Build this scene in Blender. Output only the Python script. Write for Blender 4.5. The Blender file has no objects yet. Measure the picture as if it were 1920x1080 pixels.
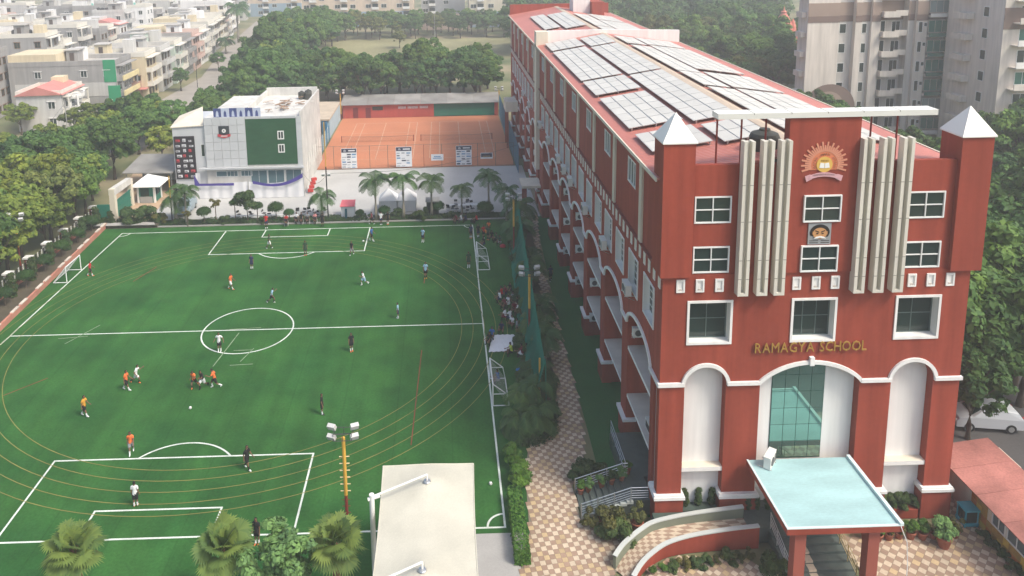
import bpy, math, random
import numpy as np
from mathutils import Vector, Matrix
rng = random.Random(7)
nrng = np.random.default_rng(11)
sc = bpy.context.scene
COL = sc.collection
R = math.radians

# ---------------------------------------------------------------- camera
cam_d = bpy.data.cameras.new('camera')
cam = bpy.data.objects.new('camera', cam_d); COL.objects.link(cam)
def cam_matrix(loc, pitch, yaw, roll):
    fwd = Vector((math.sin(yaw)*math.cos(pitch), math.cos(yaw)*math.cos(pitch), -math.sin(pitch)))
    right = Vector((math.cos(yaw), -math.sin(yaw), 0)); up = right.cross(fwd)
    r = right*math.cos(roll)+up*math.sin(roll); u = -right*math.sin(roll)+up*math.cos(roll)
    m = Matrix((r, u, -fwd)).transposed().to_4x4(); m.translation = loc
    return m
cam.matrix_world = cam_matrix(Vector((0, 0, 33.0)), R(9.627), R(0.984), R(-1.043))
cam_d.sensor_width = 36.0; cam_d.lens = 36*1410.48/1920
cam_d.shift_x = 102.7/1920; cam_d.shift_y = -410.85/1920
cam_d.clip_end = 3000; cam_d.clip_start = 0.2
sc.camera = cam

# ---------------------------------------------------------------- sky and sun
SUN_EL, SUN_AZ = R(52), R(124)          # azimuth clockwise from +y (north): the sun stands to the right, slightly behind the camera
w = bpy.data.worlds.new('World'); sc.world = w; w.use_nodes = True
nt = w.node_tree; nt.nodes.clear()
sky = nt.nodes.new('ShaderNodeTexSky'); sky.sky_type = 'NISHITA'; sky.sun_disc = False
sky.sun_elevation = SUN_EL; sky.sun_rotation = SUN_AZ; sky.air_density = 1.0; sky.dust_density = 4.0; sky.ozone_density = 1.0
bg = nt.nodes.new('ShaderNodeBackground'); bg.inputs[1].default_value = 0.15
out = nt.nodes.new('ShaderNodeOutputWorld')
nt.links.new(sky.outputs[0], bg.inputs[0]); nt.links.new(bg.outputs[0], out.inputs[0])
sun_d = bpy.data.lights.new('sun', 'SUN'); sun_d.energy = 2.05; sun_d.angle = R(14); sun_d.color = (1.0, 0.95, 0.86)
sun = bpy.data.objects.new('sun', sun_d); COL.objects.link(sun)
sdir = Vector((math.sin(SUN_AZ)*math.cos(SUN_EL), math.cos(SUN_AZ)*math.cos(SUN_EL), math.sin(SUN_EL)))
sun.rotation_euler = sdir.to_track_quat('Z', 'Y').to_euler()
sun.location = (80, -40, 90)
sc.view_settings.view_transform = 'Standard'; sc.view_settings.look = 'None'
sc.view_settings.exposure = 0.64; sc.view_settings.gamma = 1.0; sc.view_settings.use_curve_mapping = False
sc.render.engine = 'CYCLES'
sc.cycles.use_denoising = True
sc.cycles.max_bounces = 6; sc.cycles.diffuse_bounces = 3; sc.cycles.glossy_bounces = 3; sc.cycles.transmission_bounces = 3
sc.cycles.volume_bounces = 1; sc.cycles.transparent_max_bounces = 6
sc.cycles.caustics_reflective = False; sc.cycles.caustics_refractive = False

# ---------------------------------------------------------------- materials
MATS = {}
def M(name, col, rough=0.75, n=0.10, scale=0.6, spec=0.25, metal=0.0, bump=0.0, bscale=20.0, streak=0.0, orand=0.0, fine=0.0, stretch=None):
    """procedural surface: base colour with two octaves of broad tone noise, optional rain streaks, fine grain and relief"""
    if name in MATS: return MATS[name]
    m = bpy.data.materials.new(name); m.use_nodes = True; MATS[name] = m
    t = m.node_tree; N = t.nodes; L = t.links
    b = N['Principled BSDF']
    b.inputs['Roughness'].default_value = rough; b.inputs['Metallic'].default_value = metal
    b.inputs['Specular IOR Level'].default_value = spec
    geo = N.new('ShaderNodeNewGeometry')
    src = geo.outputs['Position']
    if stretch:
        vm = N.new('ShaderNodeVectorMath'); vm.operation = 'MULTIPLY'; vm.inputs[1].default_value = stretch
        L.new(src, vm.inputs[0]); src = vm.outputs[0]
    fac = None
    def add(f, other):
        if f is None: return other
        mm = N.new('ShaderNodeMath'); mm.operation = 'MULTIPLY'; L.new(f, mm.inputs[0]); L.new(other, mm.inputs[1]); return mm.outputs[0]
    def noise(sc_, amt, vec, det=4.0):
        nz = N.new('ShaderNodeTexNoise'); nz.inputs['Scale'].default_value = sc_; nz.inputs['Detail'].default_value = det
        L.new(vec, nz.inputs['Vector'])
        mr = N.new('ShaderNodeMapRange'); mr.inputs[1].default_value = 0.25; mr.inputs[2].default_value = 0.75
        mr.inputs[3].default_value = 1-amt; mr.inputs[4].default_value = 1+amt
        L.new(nz.outputs[0], mr.inputs[0]); return mr.outputs[0]
    if n: fac = add(fac, noise(scale, n, src))
    if fine: fac = add(fac, noise(scale*18, fine, src, 2.0))
    if streak:
        vm = N.new('ShaderNodeVectorMath'); vm.operation = 'MULTIPLY'; vm.inputs[1].default_value = (1.6, 1.6, 0.12)
        L.new(geo.outputs['Position'], vm.inputs[0]); fac = add(fac, noise(1.3, streak, vm.outputs[0], 5.0))
    if orand:
        oi = N.new('ShaderNodeObjectInfo'); mr = N.new('ShaderNodeMapRange'); mr.inputs[3].default_value = 1-orand; mr.inputs[4].default_value = 1+orand
        L.new(oi.outputs['Random'], mr.inputs[0]); fac = add(fac, mr.outputs[0])
    if fac is not None:
        vs = N.new('ShaderNodeVectorMath'); vs.operation = 'SCALE'; vs.inputs[0].default_value = col[:3]
        L.new(fac, vs.inputs['Scale']); L.new(vs.outputs[0], b.inputs['Base Color'])
    else:
        b.inputs['Base Color'].default_value = (*col[:3], 1)
    if bump:
        nz = N.new('ShaderNodeTexNoise'); nz.inputs['Scale'].default_value = bscale; L.new(geo.outputs['Position'], nz.inputs['Vector'])
        bp = N.new('ShaderNodeBump'); bp.inputs['Strength'].default_value = bump; bp.inputs['Distance'].default_value = 0.05
        L.new(nz.outputs[0], bp.inputs['Height']); L.new(bp.outputs[0], b.inputs['Normal'])
    return m
def leafmat(name, col, hue=0.25, trans=0.25, orand=0.26, tnt=1.0):
    m = bpy.data.materials.new(name); m.use_nodes = True; MATS[name] = m
    t = m.node_tree; N = t.nodes; L = t.links
    b = N['Principled BSDF']; b.inputs['Roughness'].default_value = 0.6; b.inputs['Specular IOR Level'].default_value = 0.2
    at = N.new('ShaderNodeAttribute'); at.attribute_name = 'leafv'
    oi = N.new('ShaderNodeObjectInfo')
    mix = N.new('ShaderNodeMix'); mix.data_type = 'RGBA'
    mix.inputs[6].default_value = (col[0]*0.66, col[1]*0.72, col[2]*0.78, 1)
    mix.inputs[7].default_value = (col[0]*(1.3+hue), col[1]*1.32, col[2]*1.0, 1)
    L.new(at.outputs['Fac'], mix.inputs[0])
    mr = N.new('ShaderNodeMapRange'); mr.inputs[3].default_value = 1-orand; mr.inputs[4].default_value = 1+orand
    L.new(oi.outputs['Random'], mr.inputs[0])
    wn = N.new('ShaderNodeTexWhiteNoise'); wn.noise_dimensions = '1D'; L.new(oi.outputs['Random'], wn.inputs['W'])      # a second random: some crowns yellower, some bluer
    tint = N.new('ShaderNodeMix'); tint.data_type = 'RGBA'; tint.inputs[6].default_value = (0.88, 0.98, 1.06, 1); tint.inputs[7].default_value = (1.12, 1.04, 0.88, 1); L.new(wn.outputs[0], tint.inputs[0])
    tm = N.new('ShaderNodeMix'); tm.data_type = 'RGBA'; tm.blend_type = 'MULTIPLY'; tm.inputs[0].default_value = tnt; L.new(mix.outputs[2], tm.inputs[6]); L.new(tint.outputs[2], tm.inputs[7]); mix = tm
    vs = N.new('ShaderNodeVectorMath'); vs.operation = 'SCALE'; L.new(mix.outputs[2], vs.inputs[0]); L.new(mr.outputs[0], vs.inputs['Scale'])
    L.new(vs.outputs[0], b.inputs['Base Color'])
    tr = N.new('ShaderNodeBsdfTranslucent'); L.new(vs.outputs[0], tr.inputs[0])
    ms = N.new('ShaderNodeMixShader'); ms.inputs[0].default_value = trans
    L.new(b.outputs[0], ms.inputs[1]); L.new(tr.outputs[0], ms.inputs[2]); L.new(ms.outputs[0], N['Material Output'].inputs[0])
    return m

# ---------------------------------------------------------------- mesh helpers
def mesh_from(name, verts, faces, mats, fm=None, smooth=False):
    me = bpy.data.meshes.new(name); me.from_pydata(verts, [], faces)
    for m in mats: me.materials.append(m)
    if fm: me.polygons.foreach_set('material_index', fm)
    if smooth: me.polygons.foreach_set('use_smooth', [True]*len(me.polygons))
    me.update(); return me
class MB:
    def __init__(s): s.v = []; s.f = []; s.m = []
    def face(s, pts, m=0):
        k = len(s.v); s.v += [tuple(p) for p in pts]; s.f.append(tuple(range(k, k+len(pts)))); s.m.append(m); return s
    def box(s, x0, x1, y0, y1, z0, z1, m=0, top=None, skip=''):
        k = len(s.v)
        s.v += [(x0,y0,z0),(x1,y0,z0),(x1,y1,z0),(x0,y1,z0),(x0,y0,z1),(x1,y0,z1),(x1,y1,z1),(x0,y1,z1)]
        F = {'b':(0,3,2,1),'t':(4,5,6,7),'s':(0,1,5,4),'e':(1,2,6,5),'n':(2,3,7,6),'w':(3,0,4,7)}
        for key, q in F.items():
            if key in skip: continue
            s.f.append(tuple(k+i for i in q)); s.m.append(top if (key == 't' and top is not None) else m)
        return s
    def obox(s, c, size, rz=0.0, m=0, rx=0.0, ry=0.0):
        mt = Matrix.Rotation(rz, 3, 'Z') @ Matrix.Rotation(ry, 3, 'Y') @ Matrix.Rotation(rx, 3, 'X')
        hx, hy, hz = size[0]/2, size[1]/2, size[2]/2; k = len(s.v); c = Vector(c)
        for q in [(-hx,-hy,-hz),(hx,-hy,-hz),(hx,hy,-hz),(-hx,hy,-hz),(-hx,-hy,hz),(hx,-hy,hz),(hx,hy,hz),(-hx,hy,hz)]:
            s.v.append(tuple(c + mt @ Vector(q)))
        for q in [(0,3,2,1),(4,5,6,7),(0,1,5,4),(1,2,6,5),(2,3,7,6),(3,0,4,7)]:
            s.f.append(tuple(k+i for i in q)); s.m.append(m)
        return s
    def tube(s, pts, r, n=6, m=0, r1=None, cap=True):
        pts = [Vector(p) for p in pts]; k0 = len(s.v); L = len(pts)
        for i, p in enumerate(pts):
            d = (pts[min(i+1, L-1)] - pts[max(i-1, 0)]).normalized()
            a = d.cross(Vector((0,0,1)))
            if a.length < 1e-3: a = Vector((1,0,0))
            a.normalize(); b = d.cross(a)
            rr = r if r1 is None else r + (r1-r)*i/(L-1)
            if isinstance(r, (list, tuple)): rr = r[i]
            for j in range(n):
                t = 2*math.pi*j/n; s.v.append(tuple(p + a*(rr*math.cos(t)) + b*(rr*math.sin(t))))
        for i in range(L-1):
            for j in range(n):
                a0 = k0+i*n+j; a1 = k0+i*n+(j+1) % n; s.f.append((a0, a1, a1+n, a0+n)); s.m.append(m)
        if cap:
            s.f.append(tuple(k0+j for j in range(n))[::-1]); s.m.append(m)
            s.f.append(tuple(k0+(L-1)*n+j for j in range(n))); s.m.append(m)
        return s
    def lathe(s, c, prof, n=12, m=0, cap=True):
        k0 = len(s.v)
        for r, z in prof:
            for j in range(n):
                t = 2*math.pi*j/n; s.v.append((c[0]+r*math.cos(t), c[1]+r*math.sin(t), c[2]+z))
        for i in range(len(prof)-1):
            for j in range(n):
                a0 = k0+i*n+j; a1 = k0+i*n+(j+1) % n; s.f.append((a0, a1, a1+n, a0+n)); s.m.append(m)
        if cap:
            s.f.append(tuple(k0+(len(prof)-1)*n+j for j in range(n))); s.m.append(m)
            s.f.append(tuple(k0+j for j in range(n))[::-1]); s.m.append(m)
        return s
    def prism(s, poly, d, m=0):
        """polygon (list of 3d points) extruded by vector d"""
        k = len(s.v); n = len(poly); d = Vector(d)
        s.v += [tuple(p) for p in poly] + [tuple(Vector(p)+d) for p in poly]
        s.f.append(tuple(range(k, k+n))[::-1]); s.m.append(m)
        s.f.append(tuple(range(k+n, k+2*n))); s.m.append(m)
        for i in range(n):
            j = (i+1) % n; s.f.append((k+i, k+j, k+n+j, k+n+i)); s.m.append(m)
        return s
    def ball(s, c, r, n=10, m=0, sz=1.0):
        prof = [(max(0.01*r, r*math.sin(math.pi*i/(n//2+2))), -r*sz*math.cos(math.pi*i/(n//2+2))) for i in range(n//2+3)]
        return s.lathe(c, prof, n, m)
    def mesh(s, name, mats, smooth=False):
        if not isinstance(mats, (list, tuple)): mats = [mats]
        return mesh_from(name, s.v, s.f, mats, s.m, smooth)
    def build(s, name, mats, parent=None, smooth=False, loc=None):
        """link as one object; vertices are in world axes, made local to the root's position"""
        off = root_off(parent)
        if parent is None and loc is not None: off = Vector(loc)
        if off.length > 0: s.v = [(a-off.x, b-off.y, c-off.z) for a, b, c in s.v]
        o = bpy.data.objects.new(name, s.mesh(name, mats, smooth)); COL.objects.link(o)
        if parent is not None: o.parent = parent
        elif loc is not None: o.location = loc
        return o
def root_off(p):
    off = Vector((0, 0, 0))
    while p is not None: off += Vector(p.location); p = p.parent
    return off
def tag(o, label=None, cat=None, group=None, kind=None):
    if label: o['label'] = label
    if cat: o['category'] = cat
    if group: o['group'] = group
    if kind: o['kind'] = kind
    return o
def thing(name, label, cat, loc=(0, 0, 0), rz=0.0, group=None):
    o = bpy.data.objects.new(name, None); COL.objects.link(o); o.location = loc; o.rotation_euler = (0, 0, rz)
    o.empty_display_size = 0.3
    return tag(o, label, cat, group)
def inst(name, me, parent=None, loc=(0, 0, 0), rz=0.0, scale=None):
    o = bpy.data.objects.new(name, me); COL.objects.link(o); o.location = loc
    if rz: o.rotation_euler = (0, 0, rz)
    if scale is not None: o.scale = scale if isinstance(scale, (tuple, list)) else (scale,)*3
    if parent is not None: o.parent = parent
    return o
def copy_tree(root, loc, rz=0.0, scale=None, label=None, group=None):
    r = root.copy(); COL.objects.link(r); r.location = loc; r.rotation_euler = (0, 0, rz)
    if scale is not None: r.scale = scale if isinstance(scale, (tuple, list)) else (scale,)*3
    if label: r['label'] = label
    if group: r['group'] = group
    for ch in root.children:
        c = ch.copy(); COL.objects.link(c); c.parent = r
        for g in ch.children:
            d = g.copy(); COL.objects.link(d); d.parent = c
    return r
def struct(name, mb, mats, parent=None, kind='structure'):
    o = mb.build(name, mats, parent)
    if parent is None: o['kind'] = kind
    return o
ORD = ['first','second','third','fourth','fifth','sixth','seventh','eighth','ninth','tenth','eleventh','twelfth','thirteenth','fourteenth','fifteenth','sixteenth','seventeenth','eighteenth','nineteenth','twentieth','twenty-first','twenty-second','twenty-third','twenty-fourth','twenty-fifth','twenty-sixth','twenty-seventh','twenty-eighth','twenty-ninth','thirtieth']
def text_mesh(txt, size, ext, mat, align='CENTER'):
    c = bpy.data.curves.new('lettering', 'FONT'); c.body = txt; c.size = size; c.extrude = ext; c.align_x = align; c.resolution_u = 2
    o = bpy.data.objects.new('tmp', c); COL.objects.link(o)
    bpy.context.view_layer.update()
    me = bpy.data.meshes.new_from_object(o.evaluated_get(bpy.context.evaluated_depsgraph_get()))
    bpy.data.objects.remove(o); bpy.data.curves.remove(c)
    me.materials.clear(); me.materials.append(mat); return me
# ---------------------------------------------------------------- shared surfaces
RED = M('red_wall_paint', (0.275, 0.052, 0.030), 0.75, 0.12, 0.2, streak=0.2, fine=0.05)
RED2 = M('red_side_paint', (0.29, 0.060, 0.038), 0.8, 0.13, 0.22, streak=0.2, fine=0.05)
WHITE = M('white_paint', (0.76, 0.75, 0.71), 0.6, 0.05, 0.4, streak=0.09)
CREAM = M('cream_paint', (0.66, 0.60, 0.48), 0.7, 0.06, 0.5, streak=0.08)
SLAB = M('loggia_floor', (0.52, 0.47, 0.41), 0.8, 0.15, 0.8)
GLASS = M('dark_window_glass', (0.018, 0.035, 0.03), 0.04, 0.0, spec=0.5)
GLASSB = M('blue_green_glass', (0.22, 0.40, 0.34), 0.02, 0.0, spec=0.6, metal=.75)
ALU = M('white_window_frame', (0.75, 0.76, 0.73), 0.4, 0.0)
STEEL = M('brushed_steel', (0.55, 0.56, 0.55), 0.3, 0.05, 3.0, metal=0.8)
FINM = M('champagne_cladding', (0.66, 0.63, 0.54), 0.4, 0.05, 0.4, metal=0.1, streak=0.08)
DARK = M('dark_void', (0.015, 0.015, 0.015), 0.9, 0.0)
BLACK = M('black_plastic', (0.02, 0.02, 0.02), 0.5, 0.0)
ROOFRED = M('red_metal_roof', (0.40, 0.11, 0.085), 0.45, 0.10, 0.25, streak=0.0, fine=0.05)
AQUA = M('aqua_waterproofing', (0.34, 0.52, 0.52), 0.5, 0.20, 0.55, stretch=(0.45, 1.5, 1), fine=0.07)
GOLD = M('gold_lettering', (0.44, 0.26, 0.06), 0.4, 0.1, 2.0, metal=0.25)
YEL = M('yellow_pole_paint', (0.62, 0.36, 0.06), 0.5, 0.08, 2.0)
POLERED = M('dark_red_pole_paint', (0.22, 0.035, 0.025), 0.5, 0.08, 2.0)
CONC = M('grey_concrete', (0.36, 0.35, 0.33), 0.85, 0.12, 0.5, fine=0.06)
GRANITE = M('green_granite', (0.085, 0.105, 0.095), 0.35, 0.15, 2.0, fine=0.1)

# ---------------------------------------------------------------- ground
def ground_mat():
    m = bpy.data.materials.new('dry_earth_and_grass'); m.use_nodes = True
    t = m.node_tree; N = t.nodes; L = t.links; b = N['Principled BSDF']; b.inputs['Roughness'].default_value = 0.95
    g = N.new('ShaderNodeNewGeometry')
    nz = N.new('ShaderNodeTexNoise'); nz.inputs['Scale'].default_value = 0.06; nz.inputs['Detail'].default_value = 6; L.new(g.outputs['Position'], nz.inputs['Vector'])
    cr = N.new('ShaderNodeValToRGB'); e = cr.color_ramp.elements
    e[0].position = 0.36; e[0].color = (0.07, 0.10, 0.035, 1); e[1].position = 0.66; e[1].color = (0.30, 0.24, 0.15, 1)
    x = e.new(0.5); x.color = (0.17, 0.17, 0.08, 1)
    L.new(nz.outputs[0], cr.inputs[0]); L.new(cr.outputs[0], b.inputs['Base Color']); return m
struct('ground', MB().face([(-900,-200,-0.06),(900,-200,-0.06),(900,1500,-0.06),(-900,1500,-0.06)]), ground_mat())
EARTH = M('bare_earth', (0.26, 0.19, 0.12), 0.95, 0.2, 0.4, fine=0.1)
PARKG = M('dry_park_grass', (0.24, 0.225, 0.115), 0.95, 0.3, 0.05, fine=0.15)
struct('park_field', MB().face([(-46,212,-0.03),(34,212,-0.03),(36,256,-0.03),(-46,262,-0.03)]), PARKG)
def turf_mat():
    m = bpy.data.materials.new('artificial_turf'); m.use_nodes = True
    t = m.node_tree; N = t.nodes; L = t.links; b = N['Principled BSDF']; b.inputs['Roughness'].default_value = 0.9; b.inputs['Specular IOR Level'].default_value = 0.1
    g = N.new('ShaderNodeNewGeometry')
    def nz(s, st=None, det=5):
        n = N.new('ShaderNodeTexNoise'); n.inputs['Scale'].default_value = s; n.inputs['Detail'].default_value = det
        v = g.outputs['Position']
        if st:
            vm = N.new('ShaderNodeVectorMath'); vm.operation = 'MULTIPLY'; vm.inputs[1].default_value = st; L.new(v, vm.inputs[0]); v = vm.outputs[0]
        L.new(v, n.inputs['Vector']); return n.outputs[0]
    def mr(i, a, c, lo=0.3, hi=0.7):
        q = N.new('ShaderNodeMapRange'); q.inputs[1].default_value = lo; q.inputs[2].default_value = hi; q.inputs[3].default_value = a; q.inputs[4].default_value = c
        L.new(i, q.inputs[0]); return q.outputs[0]
    def mul(a, c):
        q = N.new('ShaderNodeMath'); q.operation = 'MULTIPLY'; L.new(a, q.inputs[0]); L.new(c, q.inputs[1]); return q.outputs[0]
    f = mul(mr(nz(0.10), 0.82, 1.16), mr(nz(6.0, None, 3), 0.84, 1.16))
    f = mul(f, mr(nz(1.0, (0.9, 0.035, 1)), 0.88, 1.12))      # lengthwise seams and brush marks
    f = mul(f, mr(nz(28.0, None, 1), 0.85, 1.15))
    f = mul(f, mr(nz(0.55, None, 6), 0.90, 1.06, 0.38, 0.62))
    sx = N.new('ShaderNodeSeparateXYZ'); L.new(g.outputs['Position'], sx.inputs[0])
    md = N.new('ShaderNodeMath'); md.operation = 'PINGPONG'; md.inputs[1].default_value = 1.95; L.new(sx.outputs[0], md.inputs[0])
    f = mul(f, mr(md.outputs[0], 0.80, 1.0, 0.0, 0.07))       # roll seams
    cr = N.new('ShaderNodeMix'); cr.data_type = 'RGBA'; cr.inputs[6].default_value = (0.021, 0.088, 0.021, 1); cr.inputs[7].default_value = (0.036, 0.122, 0.026, 1)
    L.new(mr(nz(0.23), 0, 1), cr.inputs[0])
    vs = N.new('ShaderNodeVectorMath'); vs.operation = 'SCALE'; L.new(cr.outputs[2], vs.inputs[0]); L.new(f, vs.inputs['Scale']); L.new(vs.outputs[0], b.inputs['Base Color'])
    return m
TURF = turf_mat()
pitch = struct('football_pitch', MB().face([(-39.2,26,0),(7.0,26,0),(7.6,86,0),(-42.2,86,0)][::1]), TURF)
tag(pitch, 'green artificial turf football pitch with white and yellow lines')
XL, XR, Y0, Y1, XC = -38.1, 2.91, 37.89, 84.32, -17.56
YM = (Y0+Y1)/2
LINEW = M('white_line_paint', (0.62, 0.66, 0.59), 0.8, 0.20, 0.9, fine=0.2)
LINEY = M('yellow_line_paint', (0.23, 0.21, 0.06), 0.85, 0.25, 0.6)
LINER = M('red_line_paint', (0.20, 0.05, 0.03), 0.85, 0.3, 0.7)
def strip(mb, pts, wd, z, closed=False):
    n = len(pts); P = [Vector((p[0], p[1], 0)) for p in pts]; L_, R_ = [], []
    for i in range(n):
        a = P[(i-1) % n] if (closed or i > 0) else P[i]; c = P[(i+1) % n] if (closed or i < n-1) else P[i]
        d = (c-a).normalized(); nn = Vector((-d.y, d.x, 0))*wd/2
        L_.append(P[i]+nn); R_.append(P[i]-nn)
    for i in range(n if closed else n-1):
        j = (i+1) % n
        mb.face([(R_[i].x,R_[i].y,z),(R_[j].x,R_[j].y,z),(L_[j].x,L_[j].y,z),(L_[i].x,L_[i].y,z)])
def line(pts, name='line_marking', wd=0.12, z=0.006, mat=None, closed=False):
    mb = MB(); strip(mb, pts, wd, z, closed); return mb.build(name, mat or LINEW, pitch)
line([(XL,Y0),(XR,Y0)], z=0.006); line([(XL,Y1),(XR,Y1)], z=0.006); line([(XL,YM),(XR,YM)], z=0.006)
line([(XL,Y0-.06),(XL,Y1+.06)], z=0.010); line([(XR,Y0-.06),(XR,Y1+.06)], z=0.010)
for (yb, s) in ((Y0, 1), (Y1, -1)):
    for hw, dp in ((8.42, 6.79), (3.75, 2.2)):
        line([(XC-hw,yb),(XC-hw,yb+s*dp)], z=0.010); line([(XC+hw,yb),(XC+hw,yb+s*dp)], z=0.010); line([(XC-hw-.06,yb+s*dp),(XC+hw+.06,yb+s*dp)], z=0.014)
    cy = yb + s*4.35; a0 = math.acos(2.44/3.87)
    line([(XC+3.87*math.sin(-a0+2*a0*i/24), cy+s*3.87*math.cos(-a0+2*a0*i/24)) for i in range(25)], 'arc_marking', z=0.018)
    for cx, sg in ((XL, 1), (XR, -1)):
        line([(cx+sg*1.0*math.sin(math.pi/2*i/8), yb+s*1.0*math.cos(math.pi/2*i/8)) for i in range(9)], 'arc_marking', z=0.018)
line([(XC+3.87*math.cos(2*math.pi*i/64), YM+3.87*math.sin(2*math.pi*i/64)) for i in range(64)], 'circle_marking', z=0.014, closed=True)
for k in range(5):
    a, b_ = 18.6+.98*k, 17.55+.98*k
    pts = [(XC+a*math.cos(2*math.pi*i/120), 61.0+b_*math.sin(2*math.pi*i/120)) for i in range(120)]
    line(pts, 'track_line', wd=0.05, z=0.022, mat=LINEY, closed=True)
line([(-2.75,45.2),(-2.35,57.0)], 'track_mark', 0.07, 0.026, LINER); line([(-2.45,69.2),(-2.3,73.2)], 'track_mark', 0.09, 0.026, LINER)
line([(-31.6,71.3),(-30.5,74.6)], 'track_mark', 0.10, 0.026, LINER); line([(-33.6,52.2),(-31.4,54.4)], 'track_mark', 0.08, 0.026, LINER)
SCUFF = M('worn_line_paint', (0.22, 0.30, 0.18), 0.9, 0.3, 2.0)
for p in ([(-17.9,57.7),(-16.4,57.75)], [(-18.9,55.4),(-18.2,60.6)], [(-16.9,56.0),(-16.3,58.0)], [(-32.6,59.5),(-31.0,62.6)], [(-33.6,60.4),(-31.2,60.7)], [(-15.8,55.6),(-17.6,55.5)], [(-16.5,61.4),(-19.2,61.2)]):
    line(p, 'worn_mark', 0.08, 0.026, SCUFF)
# side lawn, plaza, clay court, street
struct('side_lawn', MB().face([(9.05,38.3,0.012),(14.2,38.3,0.012),(14.2,86.6,0.012),(10.6,86.6,0.012),(9.45,60,0.012),(9.3,50,0.012)]), M('dark_lawn_turf', (0.022,0.11,0.028), 0.9, 0.12, 0.6, fine=0.15))
PLAZA = M('pale_plaza_concrete', (0.45, 0.445, 0.42), 0.8, 0.13, 0.18, fine=0.05)
struct('plaza', MB().face([(-36.5,86.6,0.0),(11.2,86.6,0.0),(11.2,107.6,0.0),(-38,107.6,0.0)]), PLAZA)
struct('gate_yard', MB().face([(-43.2,88.4,-.01),(-36.5,88.4,-.01),(-38,112,-.01),(-47,112,-.01)]), M('sandy_yard', (0.46, 0.33, 0.22), 0.95, 0.18, 0.3, fine=0.1))
struct('planting_bed', MB().face([(-43.4,85.9,0.004),(7.8,85.9,0.004),(7.8,88.4,0.004),(-43.4,88.4,0.004)]), M('bed_soil', (0.09, 0.075, 0.05), 0.95, 0.3, 0.8))
struct('side_planting_bed', MB().face([(5.2,45.2,0.008),(6.6,46.4,0.008),(8.0,50,0.008),(8.6,60,0.008),(9.2,72,0.008),(9.8,86,0.008),(6.9,86,0.008),(6.2,60,0.008),(5.6,50,0.008)]), MATS['bed_soil'])
CLAY = M('orange_clay', (0.50, 0.19, 0.095), 0.95, 0.10, 0.12, fine=0.05)
clay = struct('clay_tennis_court', MB().face([(-19.6,107.7,0.02),(10.1,107.7,0.02),(10.1,140.4,0.02),(-19.6,140.4,0.02)]), CLAY)
CLAYL = M('worn_court_line', (0.55, 0.36, 0.24), 0.9, 0.2, 0.5)
for x in (-16.4,-14.9,-6.6,-5.2,-11.0,-2.6,-1.1,6.2,7.6,2.3):
    mb = MB(); strip(mb, [(x,112.5),(x,136)], 0.10, 0.03); mb.build('court_line', CLAYL, clay)
for y in (112.5,117.4,128.6,136):
    for x0, x1 in ((-16.4,-5.2),(-2.6,7.6)):
        mb = MB(); strip(mb, [(x0,y),(x1,y)], 0.10, 0.034); mb.build('court_line', CLAYL, clay)
ASPH = M('old_asphalt', (0.075, 0.072, 0.07), 0.9, 0.15, 0.4, fine=0.1)
struct('street', MB().face([(-58,128,-.02),(-50,128,-.02),(-56,200,-.02),(-66,240,-.02),(-78,330,-.02),(-84,330,-.02),(-72,240,-.02),(-62,190,-.02)][::-1] if False else [(-62,120,-.02),(-50,120,-.02),(-55,190,-.02),(-64,240,-.02),(-77,330,-.02),(-82,330,-.02),(-71,240,-.02),(-62,190,-.02)]), M('street_concrete', (0.33,0.30,0.26), 0.9, 0.15, 0.3, fine=0.08))
struct('car_park', MB().face([(32.8,30,-.01),(60,30,-.01),(60,80,-.01),(29,80,-.01),(29,43,-.01),(32.8,41,-.01)]), ASPH)
struct('unseen_front_asphalt', MB().face([(4.3,-5,-.008),(60,-5,-.008),(60,28.9,-.008),(4.3,28.9,-.008)]), ASPH)  # out of view, added so the front glazing reflects dark ground
struct('concrete_apron', MB().face([(-4,30,0.012),(4.2,30,0.012),(4.0,37.45,0.012),(-4,37.45,0.012)]), CONC)

# checkered paving: 300 nearest tiles are pieces of their own, the rest one mesh
TILEA = M('cream_paving_tile', (0.50, 0.41, 0.30), 0.8, 0.24, 0.4, fine=0.08, orand=.12)
TILEB = M('brown_paving_tile', (0.31, 0.215, 0.155), 0.8, 0.24, 0.4, fine=0.08)
TILEY = M('yellow_paving_tile', (0.48, 0.36, 0.21), 0.8, 0.16, 0.7, fine=0.08)
GROUT = M('paving_grout', (0.20, 0.17, 0.13), 0.95, 0.15, 0.7)
def inside(x, y, poly):
    c = False; n = len(poly)
    for i in range(n):
        x1, y1 = poly[i]; x2, y2 = poly[(i+1) % n]
        if (y1 > y) != (y2 > y) and x < (x2-x1)*(y-y1)/(y2-y1)+x1: c = not c
    return c
WALK = [(3.0,30),(3.6,36),(4.25,37.4),(4.55,42.5),(5.0,44.6),(6.2,45.3),(7.1,46.7),(7.6,49),(7.9,53),(8.2,60),(8.8,68),(9.6,79),(9.9,87),(10.9,87),(9.75,75),(9.45,60),(9.25,50),(8.85,45.2),(8.3,42.6),(7.3,41),(7.3,38.2),(9.6,37.6),(10.8,36.4),(8.3,34.4),(8.3,30)]
FORE = [(8.3,29),(8.3,34.4),(9.3,33.6),(10.5,34.8),(12,35.4),(15.5,35.2),(17.6,33.4),(17.6,29)]
FORER = [(21.3,29),(21.3,36.4),(28.4,36.4),(28.4,39),(29.6,39),(29.6,29)]
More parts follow.
